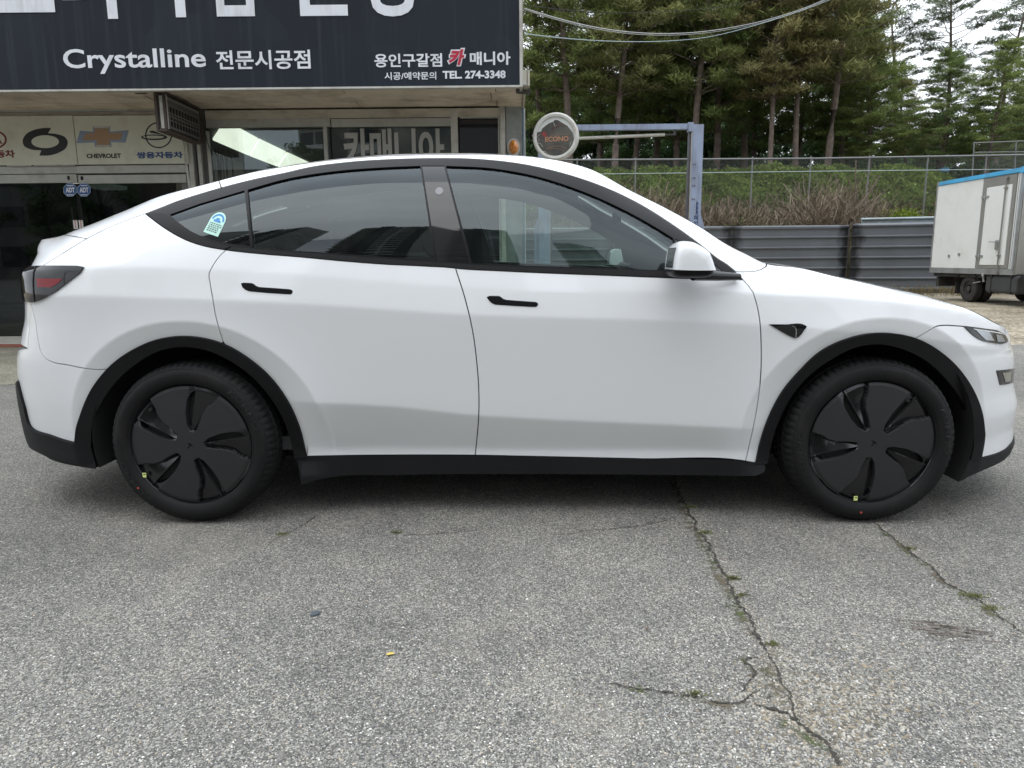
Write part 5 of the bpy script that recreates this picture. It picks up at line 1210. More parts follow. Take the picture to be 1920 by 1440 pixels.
wbox('face_border', (xb1-.012, 8.93, zb_+.01), (xb1-.002, 8.95, zt-.01), M_PALE, pl); wbox('face_border', (xb1-.012, 8.95, zt-.06), (xb1-.003, 9.84, zt-.035), mat('grey_border', (.2, .19, .18), rough=.6), pl)
for t in range(10):
    y = 9.02+t*.08; mb = MB(); mb.box((xb1-.0115, y, zb_+.06), (xb1-.008, y+.04, zb_+.16)); mb.box((xb1-.0115, y, zb_+.19), (xb1-.008, y+.04, zb_+.29)); wp(pl, mb.obj('led_block', M_SEAL))
mb = MB(); mb.tube([(xb1+.01, 9.89, zt-.1), (xb1+.02, 9.93, zt-.3), (xb1+.05, 9.94, zb_-.05), (xb1+.09, 9.94, zb_-.15), (xb1+.075, 9.95, zb_-.10)], .006, n=6); wp(pl, mb.obj('power_lead', M_SEAL, smooth=True))
wbox('hanger_bracket', (-4.50, 9.0, zt+.022), (-4.36, 9.06, ZS), M_RUST, pl)
# ------------------------------------------------------------------ round torn light sign
ec = at(1042.5, 257, 9.15); es = empty('round_sign', tuple(ec)); tag(es, 'round white light sign with torn face and faded ECONO print on the building corner', 'sign'); es.rotation_euler = (0, 0, R(-10))
S_ = 9.15/1331/10.28*1.02
def lathe(prof, n=64, sx=1, sz=1):
    V = []; Fc = []; m = len(prof)
    for k in range(n):
        t = 2*math.pi*k/n
        for r_, y in prof: V.append((r_*math.cos(t)*sx, y, r_*math.sin(t)*sz))
    for k in range(n):
        for j in range(m-1): Fc.append((k*m+j, k*m+j+1, ((k+1) % n)*m+j+1, ((k+1) % n)*m+j))
    return V, Fc
Ro = 415*S_
M_PLAS = mat('yellowed_white_plastic', (.66, .66, .62), rough=.35, var=.06, vscale=4, dirt=(.30, .22, .15), dscale=4)
V, Fc = lathe([(Ro*.80, -.052), (Ro*.83, -.070), (Ro*.92, -.074), (Ro*.985, -.060), (Ro, -.03), (Ro, .03), (Ro*.985, .06), (Ro*.9, .07), (0.001, .07)]); mb = MB(); mb.add(V, Fc); mb.obj('sign_rim', M_PLAS, es, smooth=True)
V, Fc = lathe([(0.0005, -.058), (Ro*.5, -.057), (Ro*.82, -.052)]); mb = MB(); mb.add(V, Fc); mb.obj('sign_face', mat('white_face', (.66, .68, .66), rough=.4), es, smooth=True)
def lpoly(name, pts, m, dy, parent=es, w=None):
    P = [((x-440)*S_*1.03, -(y-880)*S_) for x, y in pts]
    if w:   # stroke
        mb = MB(); mb.tube([(x, dy, z) for x, z in P], w, n=5); return mb.obj(name, m, parent)
    mb = MB(); mb.prism(P, .002, lambda u, v_, d: (u, dy+d, v_)); return mb.obj(name, m, parent)
dk_ = [(90,850),(120,800),(190,790),(205,740),(270,690),(330,650),(400,630),(430,600),(480,605),(570,660),(650,710),(740,830),(758,900),(765,980),(740,1060),(700,1130),(620,1190),(520,1230),(400,1240),(300,1210),(200,1140),(120,1030),(90,940)]
lpoly('torn_print', dk_, mat('faded_dark_print', (.10, .095, .085), rough=.35, var=.45, vscale=6), -.0615)
M_OR = mat('orange_print', (.55, .28, .16), rough=.5); M_RP = mat('red_print', (.28, .05, .05), rough=.5)
V, Fc = text_mesh('ECONO', 420*S_, 85*S_, bold=.02, depth=.001); mb = MB(); mb.add([((255-440)*S_+x, -.0655+y, -(970-880)*S_+z) for x, y, z in V], Fc); mb.obj('print_text', M_OR, es)
lpoly('print_arc', [(385,830),(370,800),(400,750),(450,715),(520,690),(600,690)], M_RP, -.064, w=.0022)
lpoly('print_line', [(360,858),(680,858)], M_OR, -.064, w=.0008)
for q in ([(270,1085),(380,1060),(470,1045),(560,1070),(620,1090)], [(290,1100),(440,1085),(520,1110),(590,1135)]): lpoly('print_line', q, M_OR, -.064, w=.0012)
for q in ([(405,640),(430,700),(440,720)], [(170,830),(120,880),(155,930),(140,990)], [(110,985),(180,1000),(220,1060)], [(690,1060),(700,1010),(740,985)], [(205,1140),(260,1130),(300,1180)]): lpoly('torn_edge', q, M_PLAS, -.066, w=.0022)
lpoly('print_patch', [(190,830),(230,790),(280,810),(290,870),(240,890)], M_RP, -.0635)
mb = MB(); a0 = at(984, 253, 9.7); mb.tube([tuple(Vector(a0)-Vector(ec)), (-Ro*.95, .05, .0)], .012, n=8); mb.tube([tuple(Vector(at(984, 262, 9.7))-Vector(ec)), (-Ro*.95, .05, -.05)], .006, n=6); mb.obj('sign_arm', M_DKF, es)
# beacon, cctv, junction box, pipes on the corner
bc = at(963, 276, 9.96); b1 = empty('amber_beacon', tuple(bc)); tag(b1, 'amber oval warning lamp on the grey building column', 'lamp')
V, Fc = lathe([(0.0005, -.065), (.03, -.060), (.055, -.045), (.066, -.02), (.068, 0)], 32, sx=.95, sz=1.32); mb = MB(); mb.add(V, Fc); mb.obj('amber_lens', mat('amber_plastic', (.60, .20, .015), rough=.15, coat=1, var=.3, vscale=30), b1, smooth=True)
mb = MB(); mb.prism([(.088*math.cos(t), (.115 if math.sin(t) > 0 else .125)*math.sin(t)) for t in np.linspace(0, 6.28, 25)[:-1]], .03, lambda u, w, d: (u, -.012+d, w)); mb.obj('lamp_base', M_PALE, b1)
cc_ = at(984, 172, 8.95); c1 = empty('security_camera', tuple(cc_)); tag(c1, 'small dark bullet security camera under the sign corner', 'camera')
mb = MB(); mb.tube([(-.09, .05, .02), (.05, -.05, -.012)], .032, n=14); mb.obj('camera_body', M_DKF, c1, smooth=True); mb = MB(); mb.tube([(.05, -.05, -.012), (.056, -.055, -.014)], .026, n=14); mb.obj('camera_lens', M_GLOSS, c1); mb = MB(); mb.box((-.10, .02, .02), (-.03, .10, .09)); mb.obj('camera_bracket', M_DKF, c1)
jb = at(986, 147, 8.8); mb = MB(); mb.box((-.05, -.03, -.088), (.045, .09, .088)); mb.box((.012, -.036, -.088), (.020, -.03, .088)); o = mb.obj('junction_box', mat('cream_plastic', (.52, .50, .42), rough=.5), bevel=.004, loc=tuple(jb)); tag(o, 'cream plastic junction box beside the lower right corner of the sign', 'junction box')
for k, (dx, m_, rr_) in enumerate(((0.012, mat('blue_pipe', (.14, .22, .30), rough=.5), .010), (.030, M_PALE, .007))):
    x = XR_+dx; mb = MB(); mb.tube([(x, 9.95, 3.1), (x+.004, 9.95, 2.4), (x, 9.95, .1)], rr_, n=8); o = mb.obj('wall_pipe', m_, smooth=True); tag(o, ['blue grey cable pipe running down the building corner', 'thin pale cable down the building corner beside the blue pipe'][k], 'pipe')
# ================================================================== CAR LIFT, FENCES, BANK, TREES, TRUCK, WIRES
M_LIFT = mat('lift_blue_paint', (.30, .36, .50), rough=.45, var=.08, dirt=(.13, .13, .16), dscale=2.5, dstretch=(2, 2, .5))
M_LIFTD = mat('lift_dark_steel', (.10, .10, .12), rough=.6)  # dark grey steel of the post rails, bolts and limit bar
YL = 15.0
lx1 = at(1307, 300, YL)[0]; lx0 = at(1020, 300, YL)[0]; lz = at(1307, 231, YL)[2]
lift = empty('car_lift', ((lx0+lx1)/2, YL, 0)); tag(lift, 'light blue two-post car lift frame standing behind the car', 'car lift')
def lb(name, lo, hi, m=M_LIFT, bevel=.004): return wbox(name, lo, hi, m, lift, bevel=bevel)
for x, s in ((lx1, 1), (lx0, -1)):
    lb('post', (x-.115, YL, 1.9), (x+.115, YL+.22, lz-.02)); lb('post_lower', (x-.105 if s > 0 else x-.115, YL-.02, .02), (x+.115, YL+.24, 1.9)); lb('base_plate', (x-.3, YL-.2, .0), (x+.3, YL+.45, .02))
    mb = MB(); mb.prism([(x+s*.115, .9), (x+s*.20, 1.0), (x+s*.20, 1.75), (x+s*.115, 2.0)], .12, lambda u, w, d: (u, YL+.02+d, w)); wp(lift, mb.obj('post_gusset', M_LIFT))
    lb('post_rail', (x-s*.150-.02, YL+.03, .02), (x-s*.150+.02, YL+.15, lz-.15), M_LIFTD); lb('post_edge', (x-s*.122-.006, YL-.006, .02), (x-s*.122+.006, YL+.05, lz-.10), M_PALE)
    mb = MB()
    for zz in (2.55, 2.70, 2.62+.35, 2.28): 
        for dx in (-.04, .0): mb.box((x-.04+dx, YL-.008, zz), (x-.02+dx, YL-.001, zz+.03))
    wp(lift, mb.obj('post_bolts', M_LIFTD))
lb('cross_beam', (lx0-.06, YL+.02, lz-.11), (lx1-.10, YL+.14, lz)); lb('beam_bracket', (lx1-.20, YL-.01, lz-.16), (lx1-.09, YL+.12, lz+.02))
mb = MB(); mb.tube([(lx0+.3, YL+.1, lz-.27), (lx1-.65, YL+.1, lz-.20)], .032, n=10); wp(lift, mb.obj('beam_tube', M_PALE, smooth=True)); mb = MB(); mb.tube([(lx1-.65, YL+.1, lz-.20), (lx1-.42, YL+.1, lz-.20)], .014, n=8); mb.box((lx1-.47, YL+.08, lz-.21), (lx1-.43, YL+.12, lz-.10)); wp(lift, mb.obj('limit_bar', M_LIFTD))
V, Fc = text_mesh('www.SL2900', .62, .085, bold=.03, depth=.001); mb = MB(); mb.add([(lx1+.02-z*1.0+.04, YL-.0215+y, 2.25-x) for x, y, z in V], Fc); wp(lift, mb.obj('post_lettering', mat('lift_navy_text', (.03, .05, .16), rough=.5)))
lb('post_label', (lx1-.012, YL-.0215, 2.24-.62), (lx1-.006, YL-.0205, 2.24), mat('lift_label_white', (.6, .62, .68), rough=.5), 0)
# ---- corrugated steel fence
def steel_mat():
    m = mat('weathered_grey_steel', (.13, .14, .155), rough=.42, metal=.2, var=.10, vscale=1.3); nt = m.node_tree; N, L = nt.nodes, nt.links; b = N['Principled BSDF']; tc = N.new('ShaderNodeTexCoord'); src = b.inputs['Base Color'].links[0].from_socket
    sp_ = N.new('ShaderNodeSeparateXYZ'); L.new(tc.outputs['Object'], sp_.inputs[0]); n = N.new('ShaderNodeTexNoise'); n.inputs['Scale'].default_value = 3.5; n.inputs['Detail'].default_value = 6; L.new(tc.outputs['Object'], n.inputs['Vector'])
    prev = src
    for xc in (.02, 3.55, 1.72+3.55):      # black run-off stains at fixed places along the sheet
        s = N.new('ShaderNodeMath'); s.operation = 'SUBTRACT'; L.new(sp_.outputs[0], s.inputs[0]); s.inputs[1].default_value = xc
        a = N.new('ShaderNodeMath'); a.operation = 'ABSOLUTE'; L.new(s.outputs[0], a.inputs[0])
        q = N.new('ShaderNodeMath'); q.operation = 'MULTIPLY_ADD'; L.new(n.outputs[0], q.inputs[0]); q.inputs[1].default_value = -.55; L.new(a.outputs[0], q.inputs[2])
        r_ = N.new('ShaderNodeMapRange'); r_.inputs[1].default_value = -.16; r_.inputs[2].default_value = .04; r_.inputs[3].default_value = .92; r_.inputs[4].default_value = 0; L.new(q.outputs[0], r_.inputs[0])
        mx = N.new('ShaderNodeMix'); mx.data_type = 'RGBA'; L.new(r_.outputs[0], mx.inputs[0]); L.new(prev, mx.inputs[6]); mx.inputs[7].default_value = (.008, .009, .011, 1); prev = mx.outputs[2]
    L.new(prev, b.inputs['Base Color']); return m
M_STEEL = steel_mat()
xj = at(1590, 480, 21.9)[0]
fen = empty('steel_fence', (xj, 22, 0)); tag(fen, 'dark grey corrugated steel fence with horizontal ribs along the foot of the bank', 'fence')
def sheet_prof(h):
    P = [(0, 0)]; z = .10
    while z < h-.06: P += [(0, z), (-.05, z+.012), (-.055, z+.04), (0, z+.078)]; z += .31
    P += [(0, h-.10), (-.05, h-.09), (-.055, h-.055), (0, h)]; return P
ztop = at(1450, 423.5, 21.9)[2]
bays = [(xj-3.55*k-3.53, xj-3.55*k, 22.0, 22.0, ztop) for k in range(4)]+[(xj+.02, xj+3.4, 21.8, 20.9, ztop+.04), (xj+3.42, xj+7.0, 20.9, 20.4, ztop+.06), (xj+7.02, xj+12.0, 20.4, 20.2, ztop+.06)]
for (x0, x1, y0, y1, h) in bays:
    P = sheet_prof(h); V = []; Fc = []; n = len(P); K = 12; r = random.Random(int(x0*10))
    for k in range(K+1):
        t = k/K; wob = .012*math.sin(t*9+x0)
        for (dy, z) in P: V.append(((x1-x0)*t, (y1-y0)*t+dy+wob*z, z))
    for k in range(K):
        for j in range(n-1): Fc.append((k*n+j, (k+1)*n+j, (k+1)*n+j+1, k*n+j+1))
    me = pydata('corrugated_sheet', V, Fc); o = mesh_obj('corrugated_sheet', me, M_STEEL, fen, loc=(x0-xj, y0-22, .0))
for (x0, x1, y0, y1, h) in bays:
    mb = MB(); mb.box((x1-.03, y1+.01, 0), (x1+.05, y1+.09, h-.02)); wp(fen, mb.obj('fence_post', M_DKF))
gr = at(1615, 418, 21.6); mb = MB(); mb.box((xj+.35, 21.9, ztop+.05), (xj+2.7, 21.96, ztop+.16)); mb.tube([(xj+.3, 21.86, ztop+.17), (xj+2.8, 21.86, ztop+.20)], .035, n=8); o = mb.obj('guard_rail', mat('pale_rail', (.38, .45, .48), rough=.5, dirt=(.2, .2, .18), dscale=3)); tag(o, 'pale blue grey rail lying along the top of the steel fence left of the truck', 'rail')
# ---- bank terrain
M_BANK = soil_mat('bank_soil', (.03, .03, .015), (.07, .06, .03), (.12, .10, .06), 6)
def bank_h(x, y):
    t = np.clip((y-22.3)/4.2, 0, 1); h = 1.45*np.clip((y-22.2)/.3, 0, 1)+2.15*(t*t*(3-2*t)); h = h+np.clip((y-27)/30, 0, 1)*1.6
    return h+.08*np.sin(x*1.3+y)+.05*np.sin(x*3.1-y*2)
xs = np.linspace(-40, 60, 130); ys = np.concatenate([np.linspace(22.2, 28, 26), np.linspace(29, 75, 24)]); XX, YY = np.meshgrid(xs, ys, indexing='ij'); ZZb = bank_h(XX, YY)
V = np.stack([XX, YY, ZZb], -1).reshape(-1, 3); ny = len(ys); Fc = [(i*ny+j, (i+1)*ny+j, (i+1)*ny+j+1, i*ny+j+1) for i in range(129) for j in range(ny-1)]
tag(mesh_obj('grassy_bank', pydata('grassy_bank', V, Fc, True), M_BANK), kind='structure')
# ---- foliage material (colour varies by clump: point attribute)
def leaf_mat(name, trans=.38, rough=.65):
    m = bpy.data.materials.new(name); m.use_nodes = True; nt = m.node_tree; N, L = nt.nodes, nt.links; b = N['Principled BSDF']; a = N.new('ShaderNodeAttribute'); a.attribute_name = 'Col'
    L.new(a.outputs['Color'], b.inputs['Base Color']); b.inputs['Roughness'].default_value = rough; b.inputs['Specular IOR Level'].default_value = .25
    t = N.new('ShaderNodeBsdfTranslucent'); L.new(a.outputs['Color'], t.inputs[0]); mx = N.new('ShaderNodeMixShader'); mx.inputs[0].default_value = trans; L.new(b.outputs[0], mx.inputs[1]); L.new(t.outputs[0], mx.inputs[2]); L.new(mx.outputs[0], N['Material Output'].inputs[0]); return m
M_LEAF = leaf_mat('foliage')
M_BARK = mat('red_pine_bark', (.155, .12, .10), rough=.95, var=.35, vscale=5, bump=.8, bscale=25)
M_BARKD = mat('dark_bark', (.035, .03, .026), rough=.95, var=.3, vscale=6)
def leaves(name, cen, size, col, seed, aspect=.45, up=0., spread=1.0, tri=True):
    """cen: Nx3 centres; each becomes one small leaf-shaped face; col: Nx3"""
    rg = np.random.default_rng(seed); n = len(cen); d = rg.normal(size=(n, 3)); d[:, 2] = np.abs(d[:, 2])*.6+up; d /= np.linalg.norm(d, axis=1, keepdims=True)
    q = rg.normal(size=(n, 3)); s = np.cross(d, q); s /= np.linalg.norm(s, axis=1, keepdims=True)+1e-9
    L_ = (size*rg.uniform(.6, 1.4, n))[:, None]; w = L_*aspect*.5
    if tri: V = np.stack([cen-s*w, cen+s*w, cen+d*L_], 1); k = 3
    else: V = np.stack([cen-s*w*.4, cen+d*L_*.45-s*w, cen+d*L_, cen+d*L_*.5+s*w], 1); k = 4
    me = bpy.data.meshes.new(name); me.vertices.add(n*k); me.vertices.foreach_set('co', V.reshape(-1)); me.loops.add(n*k); me.loops.foreach_set('vertex_index', np.arange(n*k)); me.polygons.add(n); me.polygons.foreach_set('loop_start', np.arange(n)*k); me.update(calc_edges=True)
    C = np.ones((n, k, 4)); C[:, :, :3] = col[:, None, :]; at_ = me.color_attributes.new('Col', 'FLOAT_COLOR', 'POINT'); at_.data.foreach_set('color', C.ravel().astype(np.float32)); me.materials.append(M_LEAF); return me
def pine_mesh(seed, H=11., crown0=.35, Rmax=2.6, pads=5, dens=84, flat=False, hue=(0.090, 0.113, 0.032), lean=.03, thin=1.0):
    r = random.Random(seed); rg = np.random.default_rng(seed); mb = MB()
    bx = [r.uniform(-1, 1)*lean for _ in range(8)]; bend = lambda t: (H*(bx[0]*t+bx[1]*t*t)+.18*math.sin(t*5+bx[2]*60), H*(bx[3]*t+bx[4]*t*t)+.15*math.sin(t*4+bx[5]*60))
    r0 = .0105*H*thin; P = []; RR_ = []
    for k in range(13):
        t = k/12; x, y = bend(t); P.append((x, y, t*H)); RR_.append(r0*(1-.80*t)+.012)
    mb.tube(P, RR_, n=9); cen = []; col = []
    nlev = int((1-crown0)*H/.50); ga = r.uniform(0, 6)
    for l in range(nlev):
        t = crown0+(1-crown0)*(l+.5)/nlev; u = (t-crown0)/(1-crown0)
        if flat: prof_ = (.45+.55*math.sin(math.pi*min(1, u*.9+.1)))*(1 if r.random() > .25 else .4)
        else: prof_ = (min(1, .45+u*2.2) if u < .3 else (1.08-u)**.75)
        nb = 5 if not flat else 3
        for b_ in range(nb):
            ga += 2.399+r.uniform(-.4, .4); L_ = Rmax*prof_*r.uniform(.6, 1.12)
            if L_ < .25: L_ = .25
            x0, y0 = bend(t); z0 = t*H; rise = (.10+.5*u)*L_+r.uniform(-.1, .15)
            pts = []
            for q in range(5):
                f = q/4; pts.append((x0+math.cos(ga)*L_*f+r.uniform(-.06, .06), y0+math.sin(ga)*L_*f+r.uniform(-.06, .06), z0+rise*f*f+.10*L_*math.sin(f*3)))
            mb.tube(pts, [.026*(H/10)*(1-.75*f/4)*(.6+.4*L_/Rmax) for f in range(5)], n=5, cap=False)
            nc = max(2, int(pads*L_/Rmax+1))
            for c in range(nc):
                f = .38+.62*(c+r.random())/nc; i = min(3, int(f*4)); g = f*4-i; a, b2 = pts[i], pts[i+1]
                cx = a[0]+(b2[0]-a[0])*g+r.gauss(0, .18*L_*f*.6); cy = a[1]+(b2[1]-a[1])*g+r.gauss(0, .18*L_*f*.6); cz = a[2]+(b2[2]-a[2])*g+r.uniform(0, .2)
                n = int(dens*r.uniform(.6, 1.4)); rad = r.uniform(.28, .52); v = rg.normal(size=(n, 3)); v /= np.linalg.norm(v, axis=1, keepdims=True); v *= rg.uniform(0, 1, (n, 1))**.45*rad; v[:, 2] *= .42 if not flat else .26
                cen.append(v+[cx, cy, cz]); k_ = r.uniform(.65, 1.35); yl = r.uniform(-.01, .012)
                cc = np.array(hue)*k_+[yl, yl*.6, 0]; col.append(np.clip(cc*rg.uniform(.75, 1.3, (n, 1)), .006, 1))
    return mb.mesh('pine_trunk', True), leaves('pine_needles', np.vstack(cen),   .22, np.vstack(col), seed, aspect=.18, up=.35)
def broad_mesh(seed, H=8., crown0=.22, Rr=2.2, n=7500, hue=(0.094, 0.160, 0.061), size=.17):
    r = random.Random(seed); rg = np.random.default_rng(seed); mb = MB(); P = [(.1*math.sin(k+seed), .1*math.cos(k*1.3), H*.8*k/6) for k in range(7)]; mb.tube(P, [.10*(1-.7*k/6)+.02 for k in range(7)], n=7); cen = []; col = []
    for c in range(46):
        t = crown0+(1-crown0)*r.random(); a = r.uniform(0, 6.28); d = Rr*math.sqrt(r.random())*math.sin(math.pi*min(1, (t-crown0)/(1-crown0)*.8+.15))**.6; c0 = np.array([math.cos(a)*d, math.sin(a)*d, t*H]); m = n//46
        mb.tube([(0, 0, max(.3, t*H*.75)), tuple(c0*[.5, .5, 1]-[0, 0, .2]), tuple(c0)], [.035, .02, .01], n=4, cap=False)
        v = rg.normal(size=(m, 3)); v /= np.linalg.norm(v, axis=1, keepdims=True); v *= rg.uniform(.2, 1, (m, 1))**.5*r.uniform(.45, .95)*[1, 1, .6]; cen.append(c0+v); k_ = r.uniform(.5, 1.5); col.append(np.array(hue)*k_*rg.uniform(.7, 1.35, (m, 1)))
    return mb.mesh('tree_trunk', True), leaves('tree_leaves', np.vstack(cen), size, np.vstack(col), seed, aspect=.7, tri=False)
def plant(name, meshes, x, y, z, s, rz, label, cat, group, bark=M_BARK, sz=None):
    t = empty(name, (x, y, z), rz); t.scale = (s, s, sz or s); tag(t, label, cat, group); mesh_obj('trunk', meshes[0], bark, t); mesh_obj('crown', meshes[1], None, t); return t
pines = [pine_mesh(1, 12, .27, 2.8, hue=(0.203, 0.239, 0.084)), pine_mesh(2, 11, .30, 2.5, hue=(0.232, 0.239, 0.094)), pine_mesh(3, 12.5, .20, 3.0, hue=(0.196, 0.246, 0.080)), pine_mesh(4, 11, .31, 2.5, hue=(0.261, 0.239, 0.109), thin=.8), pine_mesh(5, 12, .17, 3.1, hue=(0.174, 0.232, 0.080))]
flatp = [pine_mesh(11, 14, .50, 2.7, pads=5, dens=70, flat=True, hue=(0.102, 0.131, 0.072)), pine_mesh(12, 13, .55, 2.1, pads=4, dens=64, flat=True, hue=(0.102, 0.131, 0.075))]
G_ = 'red pines standing on the bank behind the chain-link fence'
HV = [12, 11, 12.5, 11, 12]; HF = [14, 13]
def s_for(px, py, Y, H): x, z = base(px, Y); return (at(px, py, Y)[2]-z+.1)/H
def base(px, Y): x = at(px, 300, Y)[0]; return x, float(bank_h(np.array(x), np.array(Y)))
PT = [ # px at fence height, depth, variant, scale, turn, label
 (1060, 29.5, 0, 1.12, .3, 'thick-trunked pine directly behind the round light sign'),
 (1012, 31, 2, 1.0, 2.0, 'pine half hidden by the sign corner, leftmost of the pines'),
 (1161, 29.5, 1, 1.10, 1.1, 'slim pale-trunked pine behind the middle of the blue lift beam'),
 (1236, 34, 2, 1.05, 4.0, 'bushy pine between the slim pale trunk and the lift post'),
 (1309, 29.8, 0, 1.06, 2.6, 'pine whose trunk rises right behind the blue lift post'),
 (1330, 31.5, 4, 1.10, 5.2, 'second trunk just right of the blue lift post'),
 (1443, 29, 3, 1.0, .9, 'thin reddish-trunked pine, first right of the lift with a bare lower trunk'),
 (1492, 29.5, 3, 1.12, 3.3, 'pale straight-trunked pine in the centre of the three bare trunks'),
 (1552, 29.2, 1, 1.12, 5.0, 'stouter pine trunk, rightmost of the three bare trunks'),
 (1390, 33, 2, 1.12, 1.7, 'full dark pine crown between the lift post and the bare trunks'),
 (1627, 30.5, 2, s_for(1627, 60, 30.5, 12.5), .4, 'rounded green pine against the open sky right of the bare trunks'),
 (1590, 34, 4, s_for(1590, 8, 34, 12), 2.2, 'tall broad pine whose top stands at the left edge of the open sky'),
 (1775, 30, 4, s_for(1775, 100, 30, 12), 1.2, 'lower bushy pine left of the truck box, below the sky'),
 (1855, 29.5, 2, s_for(1855, 80, 29.5, 12.5), 3.9, 'dark spreading pine rising behind the white truck box'),
 (1925, 31, 4, s_for(1925, 110, 31, 12), 5.6, 'dark pine cut by the right edge behind the truck'),
 (1275, 32.5, 4, 1.02, 3.1, 'leafy pine just left of the blue lift post, in the second row'),
 (1195, 33, 2, .98, 5.5, 'low-branched pine right of the slim pale-trunked pine'),
 (1415, 34.5, 4, .95, .6, 'low full pine in the second row before the first bare trunk'),
 (1575, 33, 2, .90, 1.9, 'low full pine just right of the stouter bare trunk'),
 (1120, 35, 4, 1.1, .2, 'dark pine in the second row behind the round sign and lift beam'),
 (1500, 36, 2, .95, 4.4, 'second-row pine filling the gap behind the bare trunks'),
 (1700, 33, 1, s_for(1700, 150, 33, 11), 2.9, 'small pine between the rounded green pine and the truck'),]
for (px, Y, v, s, rz, lab) in PT:
    x, z = base(px, Y); plant('pine_tree', pines[v], x, Y, z-.1, s*(1.55 if px > 1600 else 1.05), rz, lab, 'pine tree', G_, sz=s)
for (px, Y, v, s, lab) in ((1762, 37, 0, s_for(1762, -12, 37, 14), 'tall layered pine silhouetted against the sky above the truck'), (1866, 37, 1, s_for(1866, 8, 37, 13), 'tall thin pine silhouetted against the sky near the right edge'), (1675, 38, 1, s_for(1675, 24, 38, 13), 'small flat-topped pine silhouetted in the gap of sky'), (1950, 40, 0, s_for(1950, 30, 40, 14), 'layered pine at the far right cut by the frame')):
    x, z = base(px, Y); plant('pine_tree', flatp[v], x, Y, z-.1, s*1.35, 1.0+px, lab, 'pine tree', G_, sz=s)
broads = [broad_mesh(21), broad_mesh(22, 7.5, .15, 2.5, hue=(0.087, 0.145, 0.061)), broad_mesh(23, 6.5, .12, 2.4, hue=(0.116, 0.189, 0.070))]
GB = 'dark broadleaf trees filling the shade behind the pines'
places = ['behind the round sign', 'behind the left of the lift beam', 'behind the slim pale pine trunk', 'behind the right of the lift beam', 'just right of the lift post', 'left of the first bare pine trunk', 'between the first two bare pine trunks', 'between the second and third bare pine trunks', 'right of the third bare pine trunk', 'under the rounded green pine', 'left of the truck', 'above the left of the truck box', 'above the truck box roof', 'at the right edge']
r = random.Random(77)
for row in range(2):
    for k in range(14):
        if row and k % 2: continue
        px = 985+70*k+r.uniform(-15, 15)+row*30; Y = 38+row*7+r.uniform(-1, 1); x, z = base(px, Y); s = (.85 if k < 9 else .56)*r.uniform(.85, 1.1)*(1.12 if row else 1)
        plant('broadleaf_tree', broads[(k+row) % 3], x, Y, z-.2, s, r.uniform(0, 6), ('dark leafy tree ' if row == 0 else 'far shaded tree of the back row ')+places[k], 'tree', GB, M_BARKD)
# understorey mass and far wood
rg = np.random.default_rng(5)
def mass(name, n, xr, yr, z0, zh, size, hue, label, cat, seed, aspect=.7, bumpy=1.0):
    rg = np.random.default_rng(seed); nc = n//60; X = rg.uniform(*xr, nc); Y = rg.uniform(*yr, nc); Zg = bank_h(X, Y)+z0; hh = zh*(.75+.25*np.sin(X*.9+seed)*bumpy); Zc = Zg+hh*rg.uniform(0, 1, nc)**.8
    v = rg.normal(size=(nc, 60, 3)); v /= np.linalg.norm(v, axis=2, keepdims=True); v *= rg.uniform(.1, 1, (nc, 60, 1))**.5*rg.uniform(.25, .6, (nc, 1, 1))*np.array([1, 1, .7]); C = np.stack([X, Y, Zc], -1)[:, None]+v
    k = rg.uniform(.55, 1.45, (nc, 1, 1))*rg.uniform(.7, 1.3, (nc, 60, 1)); col = np.array(hue)[None, None]*k
    me = leaves(name, C.reshape(-1, 3), size, col.reshape(-1, 3), seed, aspect=aspect, tri=False); o = mesh_obj(name, me, None); return tag(o, label, cat, kind='stuff')
mass('far_wood', 60000, (-2, 45), (50, 58), 0, 5.8, .30, (.028, .048, .020), 'dark far wood closing the view behind the tree trunks', 'wood', 31)
mass('distant_wood', 36000, (-2, 19), (59, 64), 4.5, 6.5, .30, (.045, .075, .035), 'higher dark wood far behind the pines left of the open sky', 'wood', 35)
mass('undergrowth', 26000, (-1, 30), (31, 37), 0, 1.1, .16, (.05, .085, .025), 'green undergrowth among the trunks on the bank', 'undergrowth', 32)
# hedge on the bank, dry creepers before it
rg = np.random.default_rng(8); n = 52000; X = rg.uniform(0.2, 22, n); t = rg.uniform(0, 1, n)**.9; Yh = 24.0+t*3.2
env = np.interp(X, [0, 4, 9, 13.6, 14.6, 16, 18, 22], [.95, 1.0, 1.02, 1.0, .92, .70, .55, .5]); Zh = bank_h(X, Yh)+.04+.55*rg.uniform(0, 1, n)**.5*env+.12*np.sin(X*2.3)*np.sin(Yh*2)+.10*np.sin(X*5.7+Yh*3)
Zh *= np.interp(X, [0, 13.6, 16, 22], [1, 1, .93, .88])
cl = .5+.5*np.sin(X*3.1+np.sin(Yh*4))*np.sin(Yh*3.7+X); br = .65+.7*cl*rg.uniform(.5, 1.3, n); low = np.clip((Zh-2.4)/1.2, .35, 1)
col = np.array([.145, .20, .045])[None]*br[:, None]*rg.uniform(.7, 1.3, (n, 1))
tag(mesh_obj('hedge', leaves('hedge', np.stack([X, Yh, Zh], -1), .10, col, 9, aspect=.75, up=.4, tri=False), None), 'bright green clipped shrub cover on top of the bank behind the wire fence', 'hedge', kind='stuff')
M_VINE = mat('dry_creeper', (.22, .175, .13), rough=.95, var=.35, vscale=3)
mb = MB(); r = random.Random(12)
